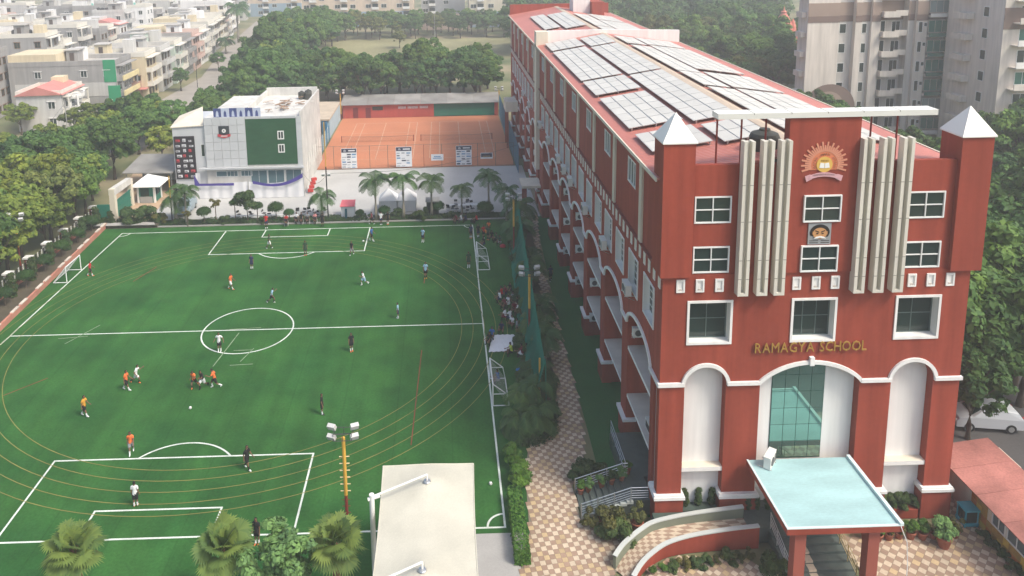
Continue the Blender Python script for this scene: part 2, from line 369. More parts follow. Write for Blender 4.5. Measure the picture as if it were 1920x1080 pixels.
def paving(name, poly, z, rot, ts, ctr, npieces):
    base = MB().face([(x, y, z) for x, y in poly][::1 if sum((poly[i][0]*poly[(i+1)%len(poly)][1]-poly[(i+1)%len(poly)][0]*poly[i][1]) for i in range(len(poly)))>0 else -1])
    g = struct(name, base, GROUT)
    tl = []
    c, s = math.cos(rot), math.sin(rot)
    for i in range(-200, 200):
        for j in range(-200, 200):
            x = ctr[0]+(i*c-j*s)*ts; y = ctr[1]+(i*s+j*c)*ts
            if inside(x, y, poly) and x < 31: tl.append((y+abs(x-6)*0.15, x, y, (i+j) % 2, i, j))
    tl.sort()
    h = ts*0.482
    tm = {}
    for k, mt in enumerate((TILEA, TILEB, TILEY)):
        tm[k] = MB().box(-h, h, -h, h, 0, 0.022).mesh('paving_tile', mt)
    rest = MB()
    for q, (_, x, y, p, i, j) in enumerate(tl):
        col = p if not (p == 0 and rng.random() < 0.25) else 2
        if q < npieces:
            inst('paving_tile', tm[col], g, (x, y, z), rot)
        else:
            pts = [(x+(a*c-b*s)*h, y+(a*s+b*c)*h, z+0.022) for a, b in ((-1,-1),(1,-1),(1,1),(-1,1))]
            rest.face(pts, col)
    if rest.f: tag(rest.build('far_tiles', [TILEA, TILEB, TILEY], g), kind='stuff')
    return g
paving('walkway', WALK, 0.016, R(8), 0.31, (5, 40), 300)
paving('forecourt', FORE, 0.016, R(40), 0.31, (12, 34), 300)
paving('entrance_forecourt', FORER, 0.016, R(45), 0.36, (25, 34), 300)
# ---------------------------------------------------------------- school building
YF, XW, XE = 37.7, 11.48, 28.3
YM1, YM2 = 91.0, 128.0
school = thing('school_building', 'long red school block with white arches, solar roof and tower-flanked front', 'building', (20, 38, 0))
PF = lambda u, v, d=0.0: (u, YF-d, v)           # front plane, d metres proud
PS = lambda u, v, d=0.0: (XW-d, u, v)           # left side plane
def wall_open(mb, P, u0, u1, v0, v1, ops, depth=0.3, m=0, mr=1):
    us = sorted({u0, u1, *[o[0] for o in ops], *[o[1] for o in ops]}); vs = sorted({v0, v1, *[o[2] for o in ops], *[o[3] for o in ops]})
    for i in range(len(us)-1):
        for j in range(len(vs)-1):
            cu, cv = (us[i]+us[i+1])/2, (vs[j]+vs[j+1])/2
            if any(o[0] < cu < o[1] and o[2] < cv < o[3] for o in ops): continue
            mb.face([P(us[i],vs[j]),P(us[i+1],vs[j]),P(us[i+1],vs[j+1]),P(us[i],vs[j+1])], m)
    for a, b, c, d in ops:
        for q in ([(a,c),(b,c)], [(b,c),(b,d)], [(b,d),(a,d)], [(a,d),(a,c)]):
            mb.face([P(*q[0]),P(*q[1]),P(*q[1],-depth),P(*q[0],-depth)], mr)
def arch_v(a, b, vs, vc, u, seg):
    t = (u-(a+b)/2)/((b-a)/2); t = max(-1, min(1, t))
    return vs+(vc-vs)*((1-t*t)**(0.5 if not seg else 0.8))
def arch_wall(mb, P, u0, u1, vtop, arches, depth, m=0, mr=0, n=20):
    cur = u0
    for a, b, vs, vc, seg in arches:
        if a > cur: mb.face([P(cur,vs),P(a,vs),P(a,vtop),P(cur,vtop)], m)
        us = [a+(b-a)*(1-math.cos(math.pi*i/n))/2 for i in range(n+1)]
        vv = [arch_v(a, b, vs, vc, u, seg) for u in us]
        for i in range(n):
            mb.face([P(us[i],vv[i]),P(us[i+1],vv[i+1]),P(us[i+1],vtop),P(us[i],vtop)], m)
            mb.face([P(us[i],vv[i]),P(us[i+1],vv[i+1]),P(us[i+1],vv[i+1],-depth),P(us[i],vv[i],-depth)], mr)
        cur = b; last = vs
    if u1 > cur: mb.face([P(cur,last),P(u1,last),P(u1,vtop),P(cur,vtop)], m)
def trim(mb, P, pts, wd, proud, m=0, back=0.02):
    n = len(pts); up = []
    for i, (u, v) in enumerate(pts):
        a = pts[max(i-1, 0)]; c = pts[min(i+1, n-1)]; du, dv = c[0]-a[0], c[1]-a[1]; l = math.hypot(du, dv) or 1
        up.append((u-dv/l*wd, v+du/l*wd))
    for i in range(n-1):
        a, b, c, d = pts[i], pts[i+1], up[i+1], up[i]
        mb.face([P(*a,proud),P(*b,proud),P(*c,proud),P(*d,proud)], m)
        mb.face([P(*d,proud),P(*c,proud),P(*c,-back),P(*d,-back)], m)
        mb.face([P(*a,-back),P(*b,-back),P(*b,proud),P(*a,proud)], m)
    for e, g in ((pts[0], up[0]), (pts[-1], up[-1])):
        mb.face([P(*e,proud),P(*g,proud),P(*g,-back),P(*e,-back)], m)
def arch_pts(a, b, vs, vc, seg, n=20):
    return [(a+(b-a)*(1-math.cos(math.pi*i/n))/2, arch_v(a, b, vs, vc, a+(b-a)*(1-math.cos(math.pi*i/n))/2, seg)) for i in range(n+1)]
# window in a plane: frame (part) with pane children; built at origin in local (u along, d outward, v up)
WCACHE = {}
def win_meshes(axis, wd, ht, nu, nv, fr, glass, frm, prd):
    key = (axis, round(wd,3), round(ht,3), nu, nv, fr, glass.name, frm.name, prd)
    if key in WCACHE: return WCACHE[key]
    f = MB(); T = (lambda u, v, d: (u, -d, v)) if axis == 'f' else ((lambda u, v, d: (-d, u, v)) if axis == 's' else (lambda u, v, d: (d, u, v)))
    def bar(u0, u1, v0, v1, d1=prd):
        a = T(u0, v0, -0.02); b = T(u1, v1, d1)
        f.box(min(a[0],b[0]), max(a[0],b[0]), min(a[1],b[1]), max(a[1],b[1]), min(a[2],b[2]), max(a[2],b[2]))
    bar(0, wd, 0, fr); bar(0, wd, ht-fr, ht); bar(0, fr, fr, ht-fr); bar(wd-fr, wd, fr, ht-fr)
    for i in range(1, nu): bar(wd*i/nu-fr*.35, wd*i/nu+fr*.35, fr, ht-fr, prd*.8)
    for j in range(1, nv): bar(fr, wd-fr, ht*j/nv-fr*.35, ht*j/nv+fr*.35, prd*.7)
    p = MB(); pw, ph = wd/nu-fr*.5, ht/nv-fr*.5
    a = T(0, 0, 0.0); b = T(pw, ph, 0.012)
    p.box(min(a[0],b[0]), max(a[0],b[0]), min(a[1],b[1]), max(a[1],b[1]), min(a[2],b[2]), max(a[2],b[2]))
    WCACHE[key] = (f.mesh('window_frame', frm), p.mesh('pane', glass), T, pw, ph); return WCACHE[key]
def window(parent, P, u, v, wd, ht, nu=2, nv=2, axis='f', d=0.0, fr=0.07, glass=None, frm=None, prd=0.05, panes=True, name='window'):
    f, p, T, pw, ph = win_meshes(axis, wd, ht, nu, nv, fr, glass or GLASS, frm or ALU, prd)
    o = inst(name, f, parent, Vector(P(u, v, d))-root_off(parent))
    for i in range(nu):
        for j in range(nv):
            if panes: inst('pane', p, o, T(wd*(i+.5)/nu-pw/2, ht*(j+.5)/nv-ph/2, 0.0))
    return o

FA = [(12.86,15.16,8.62,9.76,False),(17.05,22.6,8.58,9.76,True),(24.36,26.72,8.58,9.74,False)]
MW = [(12.98,15.2,11.2,13.5),(18.66,20.9,11.2,13.5),(24.36,26.6,11.2,13.5)]
UWN = [(13.05,2.0),(18.78,2.04),(24.42,2.06)]
mb = MB()
arch_wall(mb, PF, XW, 28.2, 10.4, FA, .55, 0, 0)
wall_open(mb, PF, XW, 28.2, 10.4, 15.12, MW, 0.55, 0, 1)
mb.face([PF(XW,15.12),PF(28.2,15.12),PF(28.2,15.12,-.06),PF(XW,15.12,-.06)])
wall_open(mb, lambda u, v, d=0: PF(u, v, d-.06), XW, 28.2, 15.12, 21.2, [(u,u+w_,15.18,16.7) for u, w_ in UWN]+[(u,u+w_,17.98,19.49) for u, w_ in UWN], 0.10, 0, 1)
mb.box(12.95, 17.85, YF+.07, YF+.35, 20.2, 21.2, skip='s'); mb.box(21.6, 26.9, YF+.07, YF+.35, 20.2, 21.2, skip='s')
mb.build('front_wall', [RED, WHITE], school)
# right (east) wall and back
MB().box(28.0, 28.2, YF+.1, YM2, 0, 20.35).build('east_wall', RED2, school)
MB().box(XW+.1, 28.0, YM2-.2, YM2, 0, 20.3).build('back_wall', RED2, school)
# piers on the front with plinths and white caps
for a, b in ((XW, 12.86), (15.16, 17.05), (22.6, 24.36), (26.72, 28.2)):
    MB().box(a, b, YF+.004, YF+.55, 1.7, 8.62).build('pier', RED, school)
    po = MB().box(a-.12, b+.1, YF-.14, YF+1.0, 0, 1.72).build('plinth', RED, school)
    c = MB(); c.box(a-.2, b+.18, YF-.24, YF+1.05, 1.72, 1.9); c.box(a-.16, b+.14, YF-.19, YF+1.05, 1.9, 1.98); c.build('plinth_cap', WHITE, school)
# moldings
tr = MB()
trim(tr, PF, [(XW-.12,8.62),(12.8,8.62)], .22, .14)
for i, (a, b, vs, vc, seg) in enumerate(FA):
    trim(tr, PF, arch_pts(a-.02, b+.02, vs, vc, seg), .2, .12)
    nx = FA[i+1][0] if i < 2 else 28.32
    trim(tr, PF, [(b+.04,vs),(nx-.04,vs)], .2, .145)
tr.box(19.68, 19.92, YF-.2, YF, 9.72, 10.2)
tr.build('arch_molding', WHITE, school)
# niches: back walls, ledges
NB = YF+.55
MB().box(XW+.05, 28.15, NB, NB+.2, 0, 10.3).build('niche_wall', WHITE, school)
for a, b in ((12.86,15.16),(24.36,26.72)):
    MB().box(a+.003, b-.003, YF+.05, NB, 3.3, 3.55, 0, 1).build('niche_ledge', [WHITE, CREAM], school)
# planters at the foot of the niches
BEDW = M('dark_green_planter', (0.06, 0.085, 0.07), 0.7, 0.15, 1.0)
for a, b in ((12.98,15.0),(24.5,26.5)):
    MB().box(a, b, YF-.1, NB, 0, .55 if a > 20 else .95).build('planter_wall', RED if a > 20 else BEDW, school)
MB().box(17.17, 22.48, YF+.0, NB, 0, .95).build('porch_floor', GRANITE, school)
# tall glazing in the centre arch
for i in range(4):
    for j in range(6):
        MB().box(17.97+.735*i+.015, 17.97+.735*(i+1)-.015, NB-.05, NB-.03, 3.7+1.02*j+.012, 3.7+1.02*(j+1)-.012).build('glazing_pane', GLASSB, school)
MB().box(17.95, 20.93, NB-.028, NB-.004, 3.62, 9.85).build('glazing_frame', M('dark_green_mullion',(0.03,0.09,0.07),0.4,0), school)
MB().box(18.4, 20.6, NB-.05, NB-.004, .95, 3.2).build('entrance_door', GLASS, school)
# windows of the front
for u, w_ in UWN:
    for v in (15.18, 17.98): window(school, PF, u+.02, v+.02, w_-.04, 1.48, 2, 2, d=.105 if 18 < u < 20 else -.10, fr=.07, prd=.1)
for k, (a, b, c, d) in enumerate(MW):
    f = MB(); t_ = .13
    for q in ((a-t_,b+t_,c-t_,c),(a-t_,b+t_,d,d+t_),(a-t_,a,c,d),(b,b+t_,c,d)): f.box(q[0], q[1], YF-.06, YF+.02, q[2], q[3])
    f.build('window_surround', WHITE, school)
    window(school, PF, a, c, b-a, d-c, 2 if k != 1 else 3, 2, d=-.53, fr=.06, frm=M('dark_window_frame',(0.10,0.14,0.13),0.4,0))
for u in (12.21,13.26,14.31,18.5,19.55,20.59,24.78,25.81,26.87):
    f = MB(); t_ = .09; a, b, c, d = u, u+.46, 14.14, 14.87
    for q in ((a,b,c,c+t_),(a,b,d-t_,d),(a,a+t_,c+t_,d-t_),(b-t_,b,c+t_,d-t_)): f.box(q[0], q[1], YF-.07, YF-.003, q[2], q[3])
    f.face([PF(a+t_,c+t_,.01),PF(b-t_,c+t_,.01),PF(b-t_,d-t_,.01),PF(a+t_,d-t_,.01)])
    f.box(a+t_+.06, b-t_-.06, YF-.055, YF-.02, c+t_, c+t_+.1, 1)
    f.build('vent_block', [WHITE, SLAB], school)
# centre panel, fins, top slab
MB().box(17.85, 21.6, YF-.1, YF+.5, 15.14, 23.68).build('centre_panel', RED, school)
for u in (15.36,16.38,17.3,21.6,22.64,23.69):
    f = MB(); a, b = u, u+.58; y0 = YF-.48
    f.box(a, a+.17, y0, YF-.003, 14.05, 22.55); f.box(b-.17, b, y0, YF-.003, 14.05, 22.55)
    f.box(a+.17, b-.17, YF-.16, YF-.003, 14.2, 22.5); f.box(a+.17, b-.17, y0+.004, YF-.16, 14.05, 14.2)
    o = f.build('facade_fin', FINM, school)
    g = MB()
    for z in (15.0, 16.05, 18.2, 20.2):
        for p0, p1 in ((a-.004, a+.174), (b-.174, b+.004)): g.box(p0, p1, y0-.004, y0+.02, z, z+.03)
    tag(g.build('joint', M('fin_joint', (0.2,0.19,0.16), 0.7, 0), o), kind='stuff')
MB().box(14.05, 25.5, YF-.2, YF+.7, 23.69, 23.98).build('top_slab', M('pale_slab_cladding',(0.68,0.68,0.62),0.45,0.05,0.4), school)
js = MB()
for x in (15.9,17.85,19.75,21.6,23.5): js.box(x, x+.03, YF-.205, YF+.705, 23.9, 23.985)
tag(js.build('slab_joint', MATS['fin_joint'], school), kind='stuff')
for x, y in ((14.3,38.3),(16.9,38.3),(22.5,38.3),(23.9,38.3),(15.6,38.3)):
    MB().tube([(x,y,20.4),(x,y,23.68)], .055, 6).build('slab_post', POLERED, school)
# corner towers with pyramid caps
for x0, x1 in ((11.28, 12.95), (26.95, 28.62)):
    t_ = MB().box(x0, x1, YF-.2, YF+1.5, 15.05, 22.45).build('corner_tower', RED, school)
    c = MB(); e = .08; xa, xb, ya, yb = x0-e, x1+e, YF-.2-e, YF+1.5+e; cx, cy = (x0+x1)/2, YF+.65
    c.box(xa, xb, ya, yb, 22.45, 22.52)
    for q in (((xa,ya),(xb,ya)),((xb,ya),(xb,yb)),((xb,yb),(xa,yb)),((xa,yb),(xa,ya))):
        c.face([(*q[0],22.52),(*q[1],22.52),(cx,cy,23.95)])
    c.build('pyramid_cap', M('white_cap_panel',(0.78,0.77,0.70),0.35,0.03,0.6), t_)

# ---- sign lettering and emblem
x = 0.0; glyphs = []
for word in ('RAMAGYA', 'SCHOOL'):
    for ch in word:
        me = text_mesh(ch, 0.82, 0.03, GOLD, 'LEFT'); xs = [v.co.x for v in me.vertices]; x0, x1 = min(xs), max(xs)
        for v in me.vertices: v.co.x -= x0
        glyphs.append((me, x)); x += (x1-x0)+0.085
    x += 0.30
tot = x-.385; sx = 6.15/tot
for me, gx in glyphs:
    for v in me.vertices: v.co = Vector((v.co.x*sx, -v.co.z-.0, v.co.y*1.0))
    o = inst('sign_letter', me, school, Vector((16.62+gx*sx, YF-.10, 10.53))-root_off(school))
EM = Vector((19.76, YF-.14, 21.15))
emb = thing('school_emblem', 'sunburst emblem with open book and pink ribbon on red front panel', 'emblem', EM)
O1 = M('emblem_orange', (0.62, 0.20, 0.10), 0.5, 0.05); O2 = M('emblem_yellow', (0.66, 0.42, 0.10), 0.5, 0.04); O3 = M('emblem_ray', (0.62, 0.27, 0.17), 0.5, 0.04)
PINK = M('emblem_ribbon', (0.62, 0.36, 0.38), 0.5, 0.03); PAPER = M('emblem_white', (0.8, 0.8, 0.76), 0.5, 0.0)
def disc(mb, c, r, y, n=32, m=0, a0=0, a1=2*math.pi, th=.03):
    mb.prism([(c[0]+r*math.cos(a0+(a1-a0)*i/n), y, c[2]+r*math.sin(a0+(a1-a0)*i/n)) for i in range(n + (0 if a1-a0 > 6.2 else 1))], (0, th, 0), m)
g = MB(); disc(g, EM, .80, EM.y+.02, a0=R(-22), a1=R(202)); g.build('sun_disc', O1, emb)
g = MB(); disc(g, EM, .42, EM.y-.015); g.build('inner_disc', O2, emb)
for i in range(31):
    a = R(-17+214*i/30); r1 = 1.22 if i % 2 == 0 else 1.02
    p = EM+Vector((math.cos(a), 0, math.sin(a)))*((.7+r1)/2)
    MB().obox((p.x, EM.y+.03, p.z), (r1-.7, .05, .085), 0, 0, 0, -a).build('ray', O3, emb)
bk = MB()
for s in (-1, 1):
    bk.prism([(EM.x+s*.015,EM.y-.03,EM.z-.2),(EM.x+s*.27,EM.y-.03,EM.z-.17),(EM.x+s*.22,EM.y-.03,EM.z+.1),(EM.x+s*.02,EM.y-.03,EM.z+.07)], (0,.02,0))
bk.build('open_book', PAPER, emb)
st = MB(); st.box(EM.x-.2, EM.x+.2, EM.y-.03, EM.y-.02, EM.z+.235, EM.z+.255)
for k in range(5): st.box(EM.x-.17+.08*k, EM.x-.14+.08*k, EM.y-.03, EM.y-.02, EM.z+.15, EM.z+.235)
st.build('motto_strokes', M('emblem_brown',(0.35,0.2,0.05),0.5,0), emb)
rb = MB(); n = 14
top = [(EM.x-.78+1.56*i/n, -.42-.30*((i/n-.5)*2)**2*.55) for i in range(n+1)]
for i in range(n):
    a, b = top[i], top[i+1]
    rb.prism([(a[0],EM.y-.05,EM.z+a[1]),(b[0],EM.y-.05,EM.z+b[1]),(b[0],EM.y-.05,EM.z+b[1]-.22),(a[0],EM.y-.05,EM.z+a[1]-.22)], (0,.03,0))
for s in (-1, 1):
    rb.prism([(EM.x+s*.72,EM.y-.035,EM.z-.52),(EM.x+s*1.0,EM.y-.035,EM.z-.62),(EM.x+s*.92,EM.y-.035,EM.z-.92),(EM.x+s*.62,EM.y-.035,EM.z-.78)], (0,.02,0))
rb.build('ribbon', PINK, emb)
def arc_text(txt, r, a0, a1, size):
    for i, ch in enumerate(txt):
        a = a0+(a1-a0)*i/(len(txt)-1)
        me = text_mesh(ch, size, .008, PAPER)
        ca, sa = math.cos(a-math.pi/2), math.sin(a-math.pi/2)
        for v in me.vertices:
            X_, Z_ = v.co.x, v.co.y-size*.35
            v.co = Vector((X_*ca-Z_*sa+r*math.cos(a), -.035, X_*sa+Z_*ca+r*math.sin(a)))
        inst('emblem_letter', me, emb)
arc_text('ASPIRE', .56, R(198), R(142), .17); arc_text('AWARE', .56, R(112), R(68), .17); arc_text('ATTAIN', .56, R(38), R(-18), .17)
me = text_mesh('RAMAGYA SCHOOL', .13, .006, PAPER)
for v in me.vertices: v.co = Vector((v.co.x, -.07, v.co.y-.56-.10*(v.co.x/.5)**2*.35))
inst('ribbon_lettering', me, emb)
# plaque with a moustached face
pq = thing('face_plaque', 'grey square plaque with painted moustached face between two front windows', 'plaque', (19.74, YF-.11, 17.33))
MB().box(19.13, 20.35, YF-.15, YF-.102, 16.74, 17.92).build('backing', M('plaque_grey',(0.28,0.29,0.29),0.6,0.05), pq)
PX, PZ, PY = 19.74, 17.42, YF-.17
hair = MB(); hair.prism([(PX+.50*math.cos(R(a))*1.05, PY, PZ+.0+.44*math.sin(R(a))) for a in range(-35, 216, 12)], (0,.015,0)); hair.build('hair', M('plaque_black',(0.02,0.016,0.012),0.6,0), pq)
fc = MB(); fc.prism([(PX+.38*math.cos(R(a)), PY-.015, PZ-.05+.31*math.sin(R(a))) for a in range(0, 360, 15)], (0,.012,0)); fc.build('face', M('plaque_tan',(0.52,0.27,0.11),0.6,0), pq)
for s in (-1, 1):
    MB().prism([(PX+s*.06,PY-.03,PZ+.0),(PX+s*.27,PY-.03,PZ+.09),(PX+s*.25,PY-.03,PZ+.13),(PX+s*.06,PY-.03,PZ+.05)], (0,.012,0)).build('eyebrow', MATS['plaque_black'], pq)
    MB().prism([(PX+s*.09,PY-.03,PZ-.08),(PX+s*.2,PY-.03,PZ-.08),(PX+s*.2,PY-.03,PZ-.03),(PX+s*.09,PY-.03,PZ-.02)], (0,.012,0)).build('eye', MATS['plaque_black'], pq)
    MB().prism([(PX+s*.34,PY-.02,PZ-.12),(PX+s*.4,PY-.02,PZ-.1),(PX+s*.4,PY-.02,PZ+.06),(PX+s*.34,PY-.02,PZ+.04)], (0,.012,0)).build('ear', MATS['plaque_tan'], pq)
    MB().prism([(PX,PY-.035,PZ-.19),(PX+s*.2,PY-.035,PZ-.23),(PX+s*.34,PY-.035,PZ-.34),(PX+s*.12,PY-.035,PZ-.32),(PX,PY-.035,PZ-.28)], (0,.012,0)).build('moustache', PAPER, pq)
for z, n_ in ((16.93, 2), (16.82, 2)):
    for k in range(n_): MB().box(19.2+.62*k, 19.68+.6*k, YF-.155, YF-.148, z, z+.035).build('caption_line', MATS['plaque_black'], pq)

# ---- left side: arcade, windows, pilasters
BAY = 6.87
def side_block(y0, y1, arch0, nar, opw, pitch, win0, nwin, wpitch, pil0, npil, ppitch, uw0, cap=8.6, crown=9.85):
    arches = [(arch0+pitch*k, arch0+pitch*k+opw, cap, crown, False) for k in range(nar)]
    wins = [(win0+wpitch*k, win0+wpitch*k+2.05, 11.3, 13.6) for k in range(nwin)]
    uws = [(uw0+ppitch*k, uw0+ppitch*k+2.0, 17.85, 19.5) for k in range(npil)]
    uws = [u for u in uws if u[1] < y1-.2]
    mb = MB()
    arch_wall(mb, PS, y0, y1, 10.6, arches, 1.85, 0, 0, 16)
    wall_open(mb, PS, y0, y1, 10.6, 15.15, wins, 0.36, 0, 1)
    wall_open(mb, PS, y0, y1, 15.15, 20.4, uws, 0.12, 0, 1)
    mb.build('side_wall', [RED2, WHITE], school)
    tm = MB()
    for k, (a, b, vs, vc, s) in enumerate(arches):
        trim(tm, PS, arch_pts(a, b, vs, vc, s, 16), .2, .12)
        nx = arches[k+1][0] if k < nar-1 else y1
        trim(tm, PS, [(b+.03,vs),(nx-.03,vs)], .2, .14)
    if y0 < 40: trim(tm, PS, [(y0-.1,cap),(arch0-.02,cap)], .2, .14)
    tm.build('side_molding', WHITE, school)
    sb = MB(); sb.box(XW-.16, XW-.003, y0, y1, 15.1, 15.22); sb.build('string_course', M('string_course_red',(0.22,0.06,0.045),0.7,0.1), school)
    k = 0; y = y0+.35
    while y < y1-.5:
        f = MB(); f.box(XW-.05, XW-.003, y, y+.36, 14.17, 14.95); f.box(XW-.055, XW-.05, y+.07, y+.29, 14.25, 14.87, 1); f.build('vent_block', [WHITE, MATS['cream_paint']], school); y += 1.02
    for a, b, c, d in wins:
        f = MB(); t_ = .1
        for q in ((a-t_,b+t_,c-t_,c),(a-t_,b+t_,d,d+t_),(a-t_,a,c,d),(b,b+t_,c,d)): f.box(XW-.06, XW+.02, q[0], q[1], q[2], q[3])
        f.build('window_surround', WHITE, school)
        window(school, PS, a+.01, c+.01, 2.03, 2.28, 3, 5, 's', d=-.34, fr=.07, panes=True)
    for a, b, c, d in uws: window(school, PS, a+.01, c+.01, 1.98, 1.63, 3, 1, 's', d=-.1, fr=.09, prd=.1, glass=M('side_glass',(0.05,0.08,0.075),0.06,0,spec=0.5))
    for k in range(npil):
        y = pil0+ppitch*k
        if y > y1: break
        p = MB(); p.box(XW-.14, XW-.003, y, y+.2, 15.23, 20.38); p.box(XW-.14, XW-.003, y+.34, y+.54, 15.23, 20.38); p.box(XW-.08, XW-.003, y+.2, y+.34, 15.23, 20.38)
        p.build('pilaster', CREAM, school)
    # piers, slabs, back wall
    ends = [y0] + [a for ar in arches for a in ar[:2]] + [y1]
    for i in range(0, len(ends), 2):
        a, b = ends[i], ends[i+1]
        if b-a < .1: continue
        a2 = a+1.16 if (i == 0 and y0 < 40) else a
        if b-a2 > .1: MB().box(XW+.003, XW+1.85, a2, b, 0, cap).build('side_pier', RED2, school)
        if i == 0 and y0 < 40: continue
        MB().box(XW-.12, XW+.6, a-.08, b+.08, 0, 1.6).build('side_plinth', RED2, school)
        MB().box(XW-.24, XW+.65, a-.2, b+.2, 1.6, 1.8).build('plinth_cap', WHITE, school)
    MB().box(XW+1.85, XW+2.05, y0+(.8 if y0 < 40 else .3), y1, 0, 11).build('loggia_back_wall', WHITE, school)
    for k, (a, b, *_r) in enumerate(arches):
        for z in (3.55, 6.95):
            s_ = MB(); s_.box(XW+.03, XW+1.85, a+.003, b-.003, z-.22, z, 0, 1); s_.build('loggia_floor_slab', [WHITE, SLAB], school)
        for z in (1.35, 4.6, 8.0):
            window(school, lambda u, v, d=0: (XW+1.85-d, u, v), a+.9, z, 2.4, 1.15, 3, 1, 's', d=0.0, fr=.07, glass=GLASS)
            if z > 2: MB().box(XW+.6, XW+1.85, a+.25, a+.55, z-1.05, z+2.2 if z < 5 else 8.8).build('loggia_pillar', WHITE, school)
    return arches, wins
arA, wiA = side_block(YF+.0, 89.4, 39.5, 7, 5.4, BAY, 39.2, 14, 3.535, 41.9, 7, 6.93, 43.75)
arB, wiB = side_block(91.1, YM2, 92.9, 5, 4.7, 6.9, 92.6, 9, 3.75, 94.2, 6, 6.4, 95.6)
MB().box(XW-.42, XW+1.0, 89.4, 91.1, 5.0, 22.1).build('cream_pier', CREAM, school)
pw = MB()
pw.prism([(XW+1.0,90.2,20.2),(28.6,90.2,20.2),(28.6,90.2,21.9),(19.3,90.2,22.15),(XW+1.0,90.2,22.1)], (0,.45,0)); pw.build('cross_parapet', WHITE, school)
# roof
RX, RZ, EZ = 19.25, 21.75, 20.42
def roof_mat():
    m = M('ribbed_red_roof', (0.50,0.18,0.14), 0.42, 0.10, 0.2, fine=0.05, spec=0.35)
    t = m.node_tree; N = t.nodes; L = t.links
    g = N.new('ShaderNodeNewGeometry'); wv = N.new('ShaderNodeTexWave'); wv.bands_direction = 'Y'; wv.inputs['Scale'].default_value = 1.25; wv.wave_profile = 'SIN'
    L.new(g.outputs['Position'], wv.inputs[0]); b = N.new('ShaderNodeBump'); b.inputs['Strength'].default_value = 0.8; b.inputs['Distance'].default_value = 0.06
    L.new(wv.outputs[1], b.inputs['Height']); L.new(b.outputs[0], N['Principled BSDF'].inputs['Normal']); return m
RM = roof_mat()
for y0, y1 in ((YF+.4, 90.2), (90.66, YM2+.3)):
    MB().prism([(XW-.35,y0,EZ),(RX,y0,RZ),(RX,y0,RZ-.12),(XW-.35,y0,EZ-.12)], (0,y1-y0,0)).build('roof_slope', RM, school)
    MB().prism([(RX,y0,RZ),(28.55,y0,EZ),(28.55,y0,EZ-.12),(RX,y0,RZ-.12)], (0,y1-y0,0)).build('roof_slope', RM, school)
    rc = MB(); rc.prism([(RX-.38,y0,RZ-.03),(RX,y0,RZ+.06),(RX+.38,y0,RZ-.03),(RX,y0,RZ+.02)], (0,y1-y0,0)); rc.build('ridge_cap', M('ridge_cream',(0.56,0.45,0.33),0.5,0.08), school)
    MB().box(XW-.42, XW-.34, y0, y1, EZ-.18, EZ+.03).build('gutter', CREAM, school)
    MB().box(28.54, 28.64, y0, y1, EZ-.18, EZ+.05).build('gutter', CREAM, school)
MB().box(XW-.1, 28.2, YM2-.1, YM2+.25, 20.3, 22.2).build('rear_gable', RED2, school)
MB().box(20.9, 23.6, 120.5, 124, 21.2, 24.6).build('stair_head', M('stair_head_white',(0.74,0.73,0.70),0.7,0.05,streak=.1), school)
MB().box(23.65, 25.6, 119, 124, 20.8, 23.1).build('stair_head_wing', RED2, school)
# ---- portico
PZ0, PZ1 = 3.82, 4.14
MB().box(16.4, 22.2, 32.4, YF-.25, PZ0, PZ1, 0, 1).build('portico_roof', [RED, AQUA], school)
e = MB(); e.box(22.02, 22.2, 32.4, YF-.25, PZ1, PZ1+.16); e.box(16.4, 22.02, 32.4, 32.52, PZ1, PZ1+.05); e.box(16.4, 16.5, 32.52, YF-.25, PZ1, PZ1+.05)
e.build('roof_upstand', M('pale_aqua_edge',(0.62,0.74,0.72),0.55,0.04), school)
for x in (16.95, 20.65): MB().box(x, x+.56, 32.65, 33.2, 0, PZ0).build('portico_column', M('portico_column_red',(0.31,0.085,0.06),0.7,0.06), school)
for i in range(6):
    s_ = MB().box(17.3, 21.0, 36.2-.42*(i+1), 36.2-.42*i+.03, 0, .92-.15*(i+1)); s_.build('entrance_step', GRANITE, school)
    MB().box(18.55, 18.95, 36.2-.42*(i+1)-.004, 36.2-.42*i-.02, .92-.15*(i+1)-.1, .92-.15*(i+1)+.012).build('tactile_tile', TILEA, school)
MB().box(16.2, 21.0, 36.2, YF+.0, 0, .92).build('landing', GRANITE, school)
for x in (20.75, 17.35):
    r_ = MB()
    for dz in (.3, .5, .7, .95): r_.tube([(x,36.2,.92+dz),(x,33.55,dz+.05)], .022, 5)
    for k in range(4): y = 36.15-.85*k; r_.tube([(x,y,.92-.347*(36.15-y)),(x,y,.92-.347*(36.15-y)+.95)], .03, 6)
    r_.build('handrail', M('brass_rail',(0.55,0.42,0.2),0.3,0.05,metal=.7) if x > 20 else STEEL, school)
